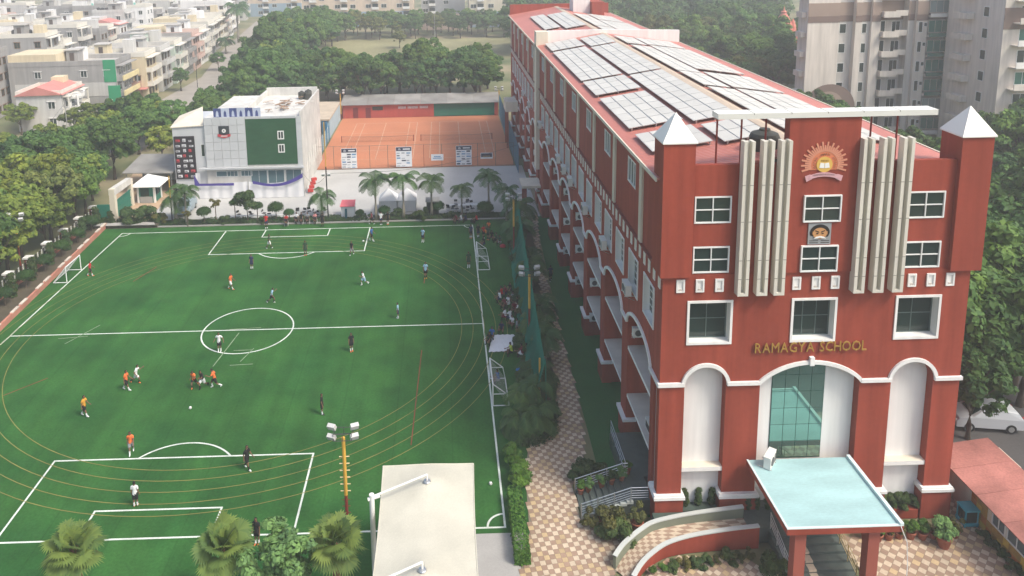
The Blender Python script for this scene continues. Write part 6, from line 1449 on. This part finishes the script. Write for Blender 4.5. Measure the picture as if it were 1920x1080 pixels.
PL = [(-36.51,72.84,'walk',-80,'red','black','player in red bib walking beside the left goal'),(-21.2,69.0,'walk',-100,'orange','white','player in orange bib and white shorts above the centre circle'),(-20.3,73.5,'stand',170,'navy','navy','player in dark kit in front of the far penalty box line'),(-19.7,78.8,'walk',-60,'green','white','player in dark top and white shorts inside the far penalty box'),
 (-15.35,76.7,'stand',180,'green','green','player in dark green standing on the far penalty arc'),(-10.35,76.5,'walk',160,'black','grey','player in dark shirt at the right side of the far box'),(-8.57,80.2,'walk',-110,'blue','black','player in blue just outside the far box corner'),(-2.8,79.5,'stand',150,'sky','navy','player in pale blue top between far box and corner'),(-2.3,70.3,'stand',180,'sky','black','player in pale blue bib with yellow boots on the track lines'),
 (-8.3,69.2,'run',120,'white','sky','player in white and pale blue running right of the centre'),(-16.6,66.0,'run',-70,'sky','black','player in pale blue bib running above the centre circle'),(-4.6,62.4,'stand',90,'sky','navy','player in pale blue shirt standing above the halfway line'),(2.06,72.6,'stand',170,'green','green','player in dark green standing beside the far right goal'),(-8.1,57.1,'stand',200,'black','black','player in all black below the halfway line'),
 (-19.0,57.6,'hips',180,'white','black','person in white shirt and black shorts at the centre circle edge'),(-24.5,52.5,'walk',-95,'orange','black','player in orange bib shielding a white-shorted opponent'),(-24.15,53.4,'run',-80,'white','white','player with white shorts partly hidden behind an orange bib'),(-19.45,52.6,'run',170,'orange','black','player in orange bib at the left of the tackle'),(-18.75,52.45,'run',150,'black','white','player in black with white shorts in the tackle'),(-17.85,52.5,'run',100,'orange','black','player in orange bib at the right of the tackle'),
 (-26.2,49.4,'walk',-100,'yellow','black','player in amber bib at the left of the near half'),(-9.2,48.8,'stand',-90,'black','black','player in black with white socks right of the ball'),(-21.2,45.2,'walk',-165,'orange','grey','player in orange bib walking toward the near box arc'),(-13.1,43.35,'walk',-120,'black','black','player in black walking on the near box line'),(-19.0,40.4,'stand',0,'white','black','goalkeeper in white shirt and black shorts seen from behind'),(-11.0,37.2,'stand',160,'black','black','person in black half hidden behind the pale shrub tree'),
 (-21.4,84.9,'stand',180,'red','navy','person in red shirt on the far goal line'),(-14.8,84.9,'stand',0,'black','black','person in black standing behind the far goal line'),(2.58,80.3,'stand',170,'navy','black','person in dark kit at the far right corner'),(3.4,80.4,'stand',-160,'black','navy','spectator in black beside the far right corner'),(4.0,80.1,'hips',-150,'red','black','spectator in red near the far right corner'),(4.5,79.7,'stand',150,'green','black','spectator in green behind the far right goal'),
 (9.95,69.0,'walk',0,'navy','black','person in dark blue walking on the strip beside the school'),(10.9,95.5,'stand',180,'white','maroon','person in white top under the cream side canopy'),(-7.9,85.1,'stand',180,'white','navy','person in white by the second tall palm'),(-7.1,85.1,'stand',-170,'black','black','person in black by the second tall palm'),(-9.0,85.3,'walk',100,'maroon','black','person in maroon beside the two empty chairs')]
for i, (x, y, p, f, tp, bt, lb) in enumerate(PL):
    person(x, y, p, f, tp, bt, lb, 'yellow' if 'yellow boots' in lb or i == 24 else rng.choice(('white','white','black','orange')), rng.choice(('black','white')), s=rng.uniform(.94,1.04)*(1.0 if i not in (10,11) else .93))
SIT = [(4.94,65.75,'red','black'),(5.3,66.1,'maroon','navy'),(5.75,66.5,'black','black'),(4.79,64.9,'white','navy'),(5.04,63.6,'maroon','black'),(5.43,64.0,'white','white'),(5.96,64.7,'grey','navy'),(6.21,63.6,'black','white'),(4.86,61.5,'white','maroon'),(5.3,61.4,'white','navy'),(5.78,62.8,'maroon','black'),(6.1,62.4,'white','black'),(6.41,62.1,'black','navy'),(5.35,60.2,'white','maroon'),(4.35,59.3,'navy','black'),(3.54,58.5,'blue','navy'),(3.3,57.5,'black','black'),(4.86,55.7,'lime','black'),(5.7,55.4,'maroon','white'),(6.1,55.5,'white','black'),
 (1.0,84.9,'maroon','black'),(1.65,85.1,'white','grey'),(2.3,85.0,'navy','black'),(3.43,84.8,'red','black'),(4.7,82.6,'orange','black'),(4.9,79.6,'black','navy'),(5.4,78.9,'green','black'),(5.7,78.2,'green','white'),(3.9,77.9,'black','navy'),(3.5,51.9,'blue','grey')]
for i, (x, y, tp, bt) in enumerate(SIT):
    wh = 'in the crowd beside the net' if 59 < y < 67 else 'near the far right corner' if y > 76 else 'by the white cloth near the right goal'
    person(x+rng.uniform(-.1,.1), y+rng.uniform(-.1,.1), 'sit', rng.uniform(40,160), tp, bt, 'spectator in %s top and %s bottoms sitting %s' % (tp, bt, wh), 'black', group='spectators sitting on the turf')
person(5.64, 58.7, 'stand', 80, 'grey', 'black', 'person in grey standing behind the white cloth')
for i, (x, y, tp, bt) in enumerate([(-17.5,86.2,'black','maroon'),(-16.75,86.2,'grey','black'),(-15.85,86.1,'pink','black'),(-18.1,86.3,'white','navy'),(-19.2,85.7,'red','black')]):
    person(x, y, 'chair', 180, tp, bt, 'person in %s top seated behind the far goal line' % tp, 'black', z=.06, group='people seated behind the far goal line')

# ---------------------------------------------------------------- balls, goals, chairs
for x, y, lb in [(-18.88,49.9,'white football in open turf below the tackle'),(-9.5,80.0,'white football near the far box corner'),(2.3,41.3,'white football by the near right corner')]:
    b = thing('football', lb, 'ball', (x,y,.115)); MB().ball((x,y,.115), .11, 16).build('cover', WHITE, b, True)
    p = MB()
    for a in range(5): p.ball((x+.085*math.cos(a*1.257), y+.085*math.sin(a*1.257), .115+.045), .03, 6)
    p.ball((x,y,.205), .03, 6); tag(p.build('patches', BLACK, b), kind='stuff')
GP = M('goal_post_white',(0.75,0.76,0.74),0.4,0.03); NETM = M('net_cord',(0.45,0.48,0.45),0.8,0.0)
def goal(x, y0, y1, sgn, h, dep, label, brace):
    g = thing('small_goal', label, 'goal', (x,(y0+y1)/2,0), 0, 'portable goals on the touchlines'); r_ = .05
    for y in (y0, y1):
        MB().tube([(x,y,.05),(x,y,h)], r_, 8).build('post', GP, g); MB().tube([(x,y,.05),(x+sgn*dep,y,.05)], r_*.8, 6).build('side_bar', GP, g); MB().tube([(x,y,h),(x+sgn*dep*(.85 if brace else 1),y,h*.55 if brace else .05)], r_*.7, 6).build('stay', GP, g)
        if brace: MB().tube([(x+sgn*dep*.85,y,h*.55),(x+sgn*dep,y,.05)], r_*.7, 6).build('rear_post', GP, g); MB().tube([(x,y,h*.55),(x+sgn*dep*.85,y,h*.55)], r_*.6, 6).build('middle_bar', GP, g)
    MB().tube([(x,y0,h),(x,y1,h)], r_, 8).build('crossbar', GP, g); MB().tube([(x+sgn*dep,y0,.05),(x+sgn*dep,y1,.05)], r_*.8, 6).build('ground_bar', GP, g)
    n_ = MB()
    for k in range(21):
        y = y0+(y1-y0)*k/20; n_.tube([(x,y,h),(x+sgn*dep,y,.05)], .006, 3, cap=False)
    for k in range(13): t_ = k/12; n_.tube([(x+sgn*dep*t_,y0,h+(.05-h)*t_),(x+sgn*dep*t_,y1,h+(.05-h)*t_)], .006, 3, cap=False)
    tag(n_.build('netting', NETM, g), kind='stuff')
goal(-38.2, 71.4, 74.4, -1, 1.65, 1.35, 'small white goal on the left touchline', False)
goal(2.98, 71.9, 75.2, 1, 1.7, 1.2, 'small white goal on the right touchline, far one', True)
goal(2.98, 49.2, 52.6, 1, 1.75, 1.15, 'small white goal on the right touchline, near one', True)
SEATM = M('black_seat',(0.03,0.03,0.032),0.6,0.1); CHF = M('white_chair_frame',(0.62,0.62,0.60),0.4,0.05)
def chair_meshes():
    s = MB().box(-.22,.22,-.22,.2,.42,.47); b = MB().box(-.22,.22,.19,.24,.62,.9); f = MB()
    for x in (-.22,.22):
        f.tube([(x,-.22,0),(x,.22,.9)], .016, 5); f.tube([(x,.24,0),(x,-.2,.44)], .016, 5)
    f.tube([(-.22,.22,.88),(.22,.22,.88)], .016, 5); f.tube([(-.22,-.18,.08),(.22,-.18,.08)], .012, 4)
    return dict(seat=s.mesh('seat', SEATM), backrest=b.mesh('backrest', SEATM), frame=f.mesh('frame', CHF))
CHM = chair_meshes()
CH = [(-25.6,88.6),(-24.1,88.6),(-22.6,88.8),(-21.9,88.6),(-18.6,89.4),(-17.7,88.9),(-17.1,89.1),(-16.3,88.6),(-15.2,89.4),(-15.9,87.9),(-9.6,86.6),(-9.0,86.6),(1.06,90.6),(2.06,90.5),(2.5,91.1),(3.05,90.2),(1.14,88.8),(1.96,88.8),(.11,89.2),(.62,88.9),(3.09,88.7),(2.45,88.2),(-17.5,86.1),(-16.75,86.1),(-15.85,86.0),(-18.1,86.2),(-19.2,85.6)]
cw = {}
for i, (x, y) in enumerate(sorted(CH)):
    wh = 'behind the clipped trees before the cloth screen' if x < -20 else 'in the loose group left of the central light pole' if (x < -15 and y > 87) else 'beside the first tall palm' if -10 < x < -8 else 'under a person seated behind the far goal line' if x < -15 else 'in the jumble of chairs right of the dark kiosk'
    cw[wh] = cw.get(wh, 0)+1
    c = thing('folding_chair', 'folding chair '+wh+', %s from left' % ORD[cw[wh]-1], 'chair', (x,y,.0), rng.uniform(-.5,.5)+(math.pi if x < -15 and y < 86.5 else math.pi*rng.choice((0,1,.5))), 'folding chairs behind the far goal line')
    for n, me in CHM.items(): inst(n, me, c)
# ---------------------------------------------------------------- poles and floodlights
LAMPM = M('lamp_housing',(0.5,0.5,0.48),0.5,0.1); LENS = M('lamp_lens',(0.75,0.76,0.74),0.15,0.0)
def floodlight(x, y, h, label, split=.42, tilt=-1, rungs=True):
    p = thing('floodlight_pole', label, 'light pole', (x,y,0), 0, 'yellow and red floodlight poles')
    MB().tube([(x,y,0),(x,y,h*split)], .09, 8).build('red_shaft', POLERED, p); MB().tube([(x,y,h*split),(x,y,h-.55)], .10, 8).build('yellow_shaft', YEL, p)
    if rungs:
        for k in range(6): z = h*split+.25+.42*k; MB().tube([(x-.28,y,z),(x+.28,y,z)], .03, 5).build('rung', M('pale_rung',(0.66,0.52,0.30),0.5,0), p)
        for k in range(5): z = h*split-.3-.4*k; MB().tube([(x-.22,y,z),(x+.22,y,z)], .02, 5).build('lower_rung', POLERED, p)
    f = MB()
    for z in (h-.55,h-.15): f.tube([(x-.5,y-.3,z),(x+.5,y-.3,z),(x+.5,y+.3,z),(x-.5,y+.3,z),(x-.5,y-.3,z)], .022, 4)
    for a in (-.5,0,.5):
        for b in (-.3,.3): f.tube([(x+a,y+b,h-.55),(x+a,y+b,h-.15)], .018, 4)
    f.build('lamp_frame', M('dark_steel',(0.06,0.06,0.06),0.5,0), p)
    for sx in (-1, 1):
        for lv, z in ((0,h-.42),(1,h+.02)):
            l = MB().obox((x+sx*.62,y+(.12 if lv else -.12),z), (.44,.22,.32), sx*.35, 0, .5, 0).build('lamp', LAMPM, p)
            MB().obox((x+sx*.62,y+(.12 if lv else -.12)+.10,z-.055), (.36,.03,.25), sx*.35, 0, .5, 0).build('lens', LENS, l)
floodlight(-5.94, 37.2, 7.0, 'tall yellow and red floodlight pole with rungs by foreground palms')
floodlight(6.5, 57.0, 6.9, 'yellow floodlight pole in the bed beside the crowd', .5, rungs=False)
floodlight(6.9, 74.8, 6.9, 'yellow floodlight pole behind the far right goal', .5, rungs=False)
floodlight(-43.3, 72.6, 6.8, 'yellow floodlight pole among trees at the left wall', .5, rungs=False)
floodlight(10.3, 140.6, 5.4, 'yellow floodlight pole at the far right court corner', .2, rungs=False)
floodlight(-19.8, 139.6, 5.6, 'yellow floodlight pole at the far left court corner', .2, rungs=False)
for x, y, h, lb in [(-14.43,87.0,12.2,'thin two-tone light pole in the middle of the plaza front'),(-33.2,87.1,6.0,'slim yellow and black pole by the left palm'),(-2.6,214.8,13.2,'tall bare pole on the dry park field'),(-58.5,176,9,'utility pole beside the lane'),(-57.8,113,10,'utility pole among the trees left of the academy')]:
    p = thing('light_pole', lb, 'pole', (x,y,0)); MB().tube([(x,y,0),(x,y,h*.55)], .075, 7).build('lower_shaft', BLACK if h < 12.5 else CONC, p); MB().tube([(x,y,h*.55),(x,y,h)], .055, 7).build('upper_shaft', YEL if h < 12.5 and h not in (9,10) else CONC, p)
    if h == 12.2:
        for s in (-1, 1): MB().obox((x+s*.35,y-.15,5.8), (.35,.25,.25), 0, 0, .4).build('lamp', LAMPM, p)
        MB().tube([(x-.5,y-.1,5.6),(x+.5,y-.1,5.6)], .025, 5).build('crossarm', BLACK, p)
p = thing('yellow_net_post', 'short yellow post at the near end of the green net', 'post', (6.35,49.3,0)); MB().tube([(6.35,49.3,0),(6.35,49.3,3.6)], .07, 8).build('shaft', YEL, p)
# green safety net on the right touchline
gn = thing('green_safety_net', 'dark green safety net hung along the right touchline', 'net', (6.6,64,0))
GNM = M('green_netting',(0.022,0.19,0.12),0.85,0.1); xn = lambda y: 5.9+.042*(y-46)
for k in range(9): y = 49+4.3*k; MB().tube([(xn(y)+.75,y,0),(xn(y)+.7,y,3.7)], .04, 6).build('post', GNM, gn)
n_ = MB()
for k in range(310): y = 48.6+.115*k; dx = .04*math.sin(y*1.3)+.03*math.sin(y*3.1); n_.tube([(xn(y)-.55+dx,y,.02),(xn(y)+.1+dx*.5,y,1.8),(xn(y)+.62,y,3.6+.03*math.sin(y*1.46))], .026, 3, cap=False)
for k in range(32): z = .03+.115*k; n_.tube([(xn(48.6+1.2*j)+(.04*math.sin((48.6+1.2*j)*1.3)+.03*math.sin((48.6+1.2*j)*3.1))*(1-z/3.8)-.55+1.17*z/3.6, 48.6+1.2*j, z) for j in range(30)], .028, 3, cap=False)
tag(n_.build('netting', GNM, gn), kind='stuff')
# bags and the white cloth among the spectators
BAGM = {n: M('bag_'+n, c, .7, .1) for n, c in dict(blue=(0.03,0.16,0.42), red=(0.5,0.04,0.05), lime=(0.5,0.58,0.08), black=(0.02,0.02,0.02), orange=(0.6,0.2,0.04)).items()}
for x, y, c, lb in [(5.36,53.5,'blue','blue kit bag lying below the spectators'),(5.95,77.6,'red','red kit bag by the net near the far goal'),(5.8,66.2,'lime','lime kit bag at the far end of the crowd'),(4.3,81.9,'orange','orange bag near the far right corner'),(3.0,85.2,'black','black bag on the turf edge by the palms')]:
    b = thing('kit_bag', lb, 'bag', (x,y,0)); MB().lathe((x,y,.0), [(.1,0),(.3,.03),(.34,.15),(.25,.28),(.08,.34)], 10).build('bag_body', BAGM[c], b, True); MB().tube([(x-.2,y,.28),(x-.1,y,.45),(x+.1,y,.45),(x+.2,y,.28)], .02, 5).build('strap', BLACK, b)
wc = thing('white_cloth_sheet', 'crumpled white cloth sheet spread on the turf beside the net', 'cloth', (4.6,57.5,0)); b = MB(); G_ = {}
for i in range(17):
    for j in range(13):
        u, v = i/16-.5, j/12-.5; G_[i,j] = (4.5+u*2.3+v*.5+.05*math.sin(i*2), 57.6+v*2.6+.06*math.sin(j*2.3), .06+.5*max(0,.28-u*u-v*v)+.07*abs(math.sin(i*1.1+j*.9)))
for i in range(16):
    for j in range(12): b.face([G_[i,j],G_[i+1,j],G_[i+1,j+1],G_[i,j+1]])
b.build('sheet', CL, wc, True)

# ---------------------------------------------------------------- plaza furniture
for k, (x0, x1, lb) in enumerate(((-8.4,-6.25,'white canvas tent, left of the pair on the plaza'),(-6.15,-3.9,'white canvas tent, right of the pair on the plaza'))):
    t = thing('canvas_tent', lb, 'tent', ((x0+x1)/2,90,0), 0, 'pair of white tents'); y0, y1 = 89.2, 91.5; xm, ym = (x0+x1)/2, (y0+y1)/2
    for x, y in ((x0,y0),(x1,y0),(x1,y1),(x0,y1)): MB().tube([(x,y,0),(x,y,1.5)], .04, 6).build('pole', STEEL, t)
    r_ = MB(); q = [(x0-.1,y0-.1,1.5),(x1+.1,y0-.1,1.5),(x1+.1,y1+.1,1.5),(x0-.1,y1+.1,1.5)]
    for i in range(4): r_.face([q[i],q[(i+1)%4],(xm,ym,2.75)])
    r_.build('roof', CL, t); MB().box(x0, x1, y1-.04, y1, 0, 1.5).build('wall_sheet', CL, t); MB().box(x0, x1, y0, y0+.03, .05, 1.45).build('wall_sheet', CL, t)
kb = thing('pink_top_booth', 'white box booth with pink top on the plaza edge', 'booth', (-12.15,88.3,0)); MB().box(-12.95,-11.35,87.6,89.0,0,1.5).build('body', CL, kb); MB().prism([(-13.05,87.4,1.5),(-11.25,87.4,1.5),(-11.3,89.1,1.75),(-13.0,89.1,1.75)], (0,0,.06)).build('top', M('pink_sheet',(0.70,0.16,0.18),0.7,0.05), kb); MB().tube([(-12.3,87.2,0),(-12.3,87.2,1.3)], .14, 8).build('dark_roll', M('teal_roll',(0.02,0.10,0.13),0.7,0.1), kb)
ws = thing('white_ground_sheet', 'white sheet lying on the plaza beside the pink-topped booth', 'cloth', (-10.6,87,0)); MB().prism([(-12.2,86.3,.02),(-8.7,86.3,.02),(-9.2,88.6,.03),(-11.2,88.9,.03)], (0,0,.03)).build('sheet', CL, ws)
kk = thing('dark_kiosk', 'dark green-grey kiosk box between palm and round bush', 'kiosk', (-1.8,88.2,0)); MB().box(-2.55,-1.05,87.7,89.0,0,1.75).build('body', M('kiosk_dark',(0.06,0.075,0.07),0.7,0.1), kk); MB().box(-2.65,-.95,87.6,89.1,1.75,1.9).build('top', CONC, kk); MB().box(-2.4,-1.2,87.66,87.7,.2,1.6).build('door', BLACK, kk)
lt = thing('long_table', 'long pale table among the jumbled chairs', 'table', (2.1,89.3,0)); MB().box(.2,3.9,88.9,89.6,.72,.76).build('tabletop', CHF, lt)
for x in (.3,3.8):
    for y in (89.0,89.5): MB().tube([(x,y,0),(x,y,.72)], .025, 5).build('leg', STEEL, lt)
for x0, x1, nm, lb in ((-25.9,-19.6,'long_bench','low pale bench strip behind the clipped trees'),):
    t = thing(nm, lb, 'bench', (x0,88.2,0)); MB().box(x0,x1,88.0,88.3,.4,.46).build('seat', CHF, t)
    for x in np.arange(x0+.2, x1, 1.4): MB().box(x, x+.08, 88.05, 88.25, 0, .4).build('leg', STEEL, t)
pr = thing('barrier_stack', 'stack of red traffic barriers beside the academy side wall', 'barrier', (-18.3,97.5,0))
for k in range(4): MB().obox((-18.3+.12*k,97.2+.3*k,.4+.42*k), (.7,.35,.38), .2*k).build('barrier_block', M('red_plastic',(0.5,0.05,0.04),0.5,0.1), pr)
ey = thing('stone_edging', 'low stone edging with dark slab at the gate end of the pitch', 'wall', (-39,86.4,0)); MB().box(-42.2,-34.6,86.0,86.5,0,.35).build('edging', MATS['bed_soil'], ey); MB().prism([(-42.2,85.9,.36),(-34.8,85.9,.36),(-35.3,86.7,.4),(-41.5,86.7,.4)], (0,0,.06)).build('slab', CONC, ey)
curb = struct('pitch_kerb', MB().box(-42, 7.5, 86.0, 86.15, 0, .14), CONC)
# ---------------------------------------------------------------- foreground shade canopy
cv = thing('shade_canopy', 'large cream tensile canopy with white mast arms in the foreground', 'canopy', (-1.3,32,0)); CANV = M('cream_canvas',(0.52,0.50,0.41),0.8,0.10,0.7,fine=.05)
b = MB(); nx, ny = 24, 44; GX = {}
def cz(x, y):
    z = 4.95
    for px, py in ((-1.35,34.75),(-1.45,29.2)): d = math.hypot((x-px)/2.4, (y-py)/2.8); z += .62*math.exp(-d*1.9)
    return z
for i in range(nx+1):
    for j in range(ny+1):
        v = j/ny; y = 25.2+11.5*v; sag = .12*math.sin(math.pi*v); x0, x1 = -3.78+sag, 1.12-sag; x = x0+(x1-x0)*i/nx
        y += -.10*math.sin(math.pi*i/nx)*(1 if v > .98 else 0); GX[i,j] = (x, y, cz(x, y))
for i in range(nx):
    for j in range(ny): b.face([GX[i,j],GX[i+1,j],GX[i+1,j+1],GX[i,j+1]])
b.build('canvas', CANV, cv, True)
e = MB(); e.tube([GX[i,ny] for i in range(nx+1)], .03, 6); e.tube([GX[0,j] for j in range(ny+1)], .03, 6); e.tube([GX[nx,j] for j in range(ny+1)], .03, 6); e.build('edge_hem', CANV, cv)
for k, (py, my) in enumerate(((34.75,33.7),(29.2,28.2))):
    px = -1.35-.1*k; top = cz(px, py)
    MB().tube([(-4.1,my,0),(-4.1,my,5.75)], .13, 10).build('mast', WHITE, cv); MB().tube([(-4.1,my,5.6),(px,py,5.95)], .05, 8).build('arm', WHITE, cv); MB().tube([(px,py,5.95),(px,py,top-.03)], .05, 8).build('hanger', WHITE, cv)
    MB().tube([(-4.3,my-.05,5.5),(-3.7,my+.1,5.58)], .09, 8).build('bracket', WHITE, cv); MB().lathe((px,py,top-.02), [(.2,0),(.16,.05),(.06,.08)], 12).build('cap_ring', STEEL, cv)
# ---------------------------------------------------------------- cars, cables
def car(x, y, rz, paint, label):
    c = thing('parked_car', label, 'car', (x,y,0), rz, 'cars in the car park')
    prof = [(-2.1,.35),(-2.12,.75),(-1.95,.98),(-1.1,1.08),(-.45,1.52),(.9,1.58),(1.75,1.42),(2.08,1.0),(2.12,.45),(2.05,.3)]
    b = MB(); n = len(prof)
    def ring(yy, sc_): return [(px, yy, .3+(pz-.3)*sc_ if pz > 1.1 else pz) for px, pz in prof]
    secs = [(-.88,.97),(-.80,1.0),(-.62,1.02),(.62,1.02),(.80,1.0),(.88,.97)]
    rings = [[(px, yy*(1 if pz < 1.1 else .86), .3+(pz-.3)*s_) for px, pz in prof] for yy, s_ in secs]
    for a, d in zip(rings[:-1], rings[1:]):
        for i in range(n-1): b.face([a[i],a[i+1],d[i+1],d[i]])
    b.face(rings[0]); b.face(rings[-1][::-1]); inst('body', b.mesh('body', paint), c)
    for s in (-1, 1):
        w_ = MB(); w_.prism([(-.95,s*.80,1.1),(-.42,s*.765,1.44),(.25,s*.76,1.49),(.25,s*.80,1.1)], (0,s*.012,0)); inst('side_window', w_.mesh('side_window', GLASS), c)
        w_ = MB(); w_.prism([(.32,s*.80,1.1),(.32,s*.76,1.49),(1.1,s*.765,1.46),(1.6,s*.80,1.14)], (0,s*.012,0)); inst('side_window', w_.mesh('side_window', GLASS), c)
        inst('tail_light', MB().box(2.02,2.13,s*.72-.12,s*.72+.12,.85,1.12).mesh('tail_light', M('tail_red',(0.4,0.02,0.02),0.3,0)), c); inst('headlight', MB().box(-2.13,-2.0,s*.65-.16,s*.65+.16,.68,.85).mesh('headlight', LENS), c)
        for xx in (-1.3,1.3):
            t = MB(); t.tube([(xx,s*.70,.33),(xx,s*.90,.33)], .33, 16); o = inst('wheel', t.mesh('wheel', BLACK), c); r_ = MB(); r_.tube([(xx,s*.90,.33),(xx,s*.915,.33)], .19, 12); inst('rim', r_.mesh('rim', STEEL), o)
    w_ = MB(); w_.prism([(1.80,-.6,1.40),(1.80,.6,1.40),(2.06,.66,1.06),(2.06,-.66,1.06)], (.02,0,.01)); inst('rear_window', w_.mesh('rear_window', GLASS), c)
    w_ = MB(); w_.prism([(-1.06,-.64,1.12),(-1.06,.64,1.12),(-.5,.6,1.52),(-.5,-.6,1.52)], (-.03,0,.02)); inst('windscreen', w_.mesh('windscreen', GLASS), c)
    inst('rear_bumper', MB().box(2.08,2.18,-.8,.8,.35,.62).mesh('rear_bumper', M('bumper_grey',(0.1,0.1,0.1),0.6,0)), c); inst('number_plate', MB().box(2.13,2.15,-.25,.25,.7,.82).mesh('number_plate', WHITE), c)
CARW = M('silver_white_car_paint',(0.46,0.48,0.49),0.25,0.0,spec=.6)
car(36.0, 45.6, R(-8), CARW, 'silver white hatchback parked under the trees'); car(32.2, 47.2, R(5), M('cream_car_paint',(0.6,0.58,0.5),0.3,0,spec=.5), 'pale car roof half hidden behind the school corner')
car(-32.9, 91.2, R(95), M('grey_blue_car_paint',(0.25,0.32,0.36),0.3,0,spec=.5), 'grey blue car parked behind the left palm')
cb = thing('hanging_cable', 'pale cable hanging from the right corner of the portico roof', 'cable', (22.1,32.3,0)); MB().tube([(22.05,32.4,4.15),(22.3,32.2,3.4),(22.35,32.1,2.2),(22.3,32.0,1.0),(22.2,31.9,.05)], .022, 5).build('cord', WHITE, cb); MB().tube([(22.3,32.05,1.3),(22.5,31.9,.6),(22.6,31.8,.05)], .018, 5).build('branch_cord', WHITE, cb)
WIREM = M('black_wire',(0.04,0.04,0.04),0.6,0)
for k, (a, b_) in enumerate((((-57.8,113,9.8),(-46,66,9.0)),((-57.8,113,9.2),(-46,66,8.4)),((-57.8,113,9.6),(-66,128,8.5)),((-14.43,87,5.9),(10.3,104,4.2)),((-14.43,87,5.6),(-19,96,3.2)))):
    t = thing('overhead_wire', ('upper', 'lower', 'short', 'long sagging', 'thin drooping')[k]+' black overhead wire '+('over the left trees' if k < 2 else 'running to the villa' if k == 2 else 'from the plaza light pole to the '+('blue net' if k == 3 else 'cloth screen')), 'wire', a)
    A_, B_ = Vector(a), Vector(b_); MB().tube([tuple(A_.lerp(B_, i/16)-Vector((0,0,1.2*math.sin(math.pi*i/16)))) for i in range(17)], .02, 4).build('strand', WIREM, t)
# ---------------------------------------------------------------- haze
hz = MB().box(-320, 320, -30, 560, -1.2, 46).build('haze', [])
hz['kind'] = 'stuff'; hm = bpy.data.materials.new('pale_haze'); hm.use_nodes = True
t = hm.node_tree; t.nodes.clear(); o = t.nodes.new('ShaderNodeOutputMaterial'); v = t.nodes.new('ShaderNodeVolumePrincipled')
v.inputs['Color'].default_value = (0.94, 0.95, 0.95, 1); v.inputs['Density'].default_value = 0.00108; v.inputs['Anisotropy'].default_value = 0.2
t.links.new(v.outputs[0], o.inputs['Volume']); hz.data.materials.append(hm)
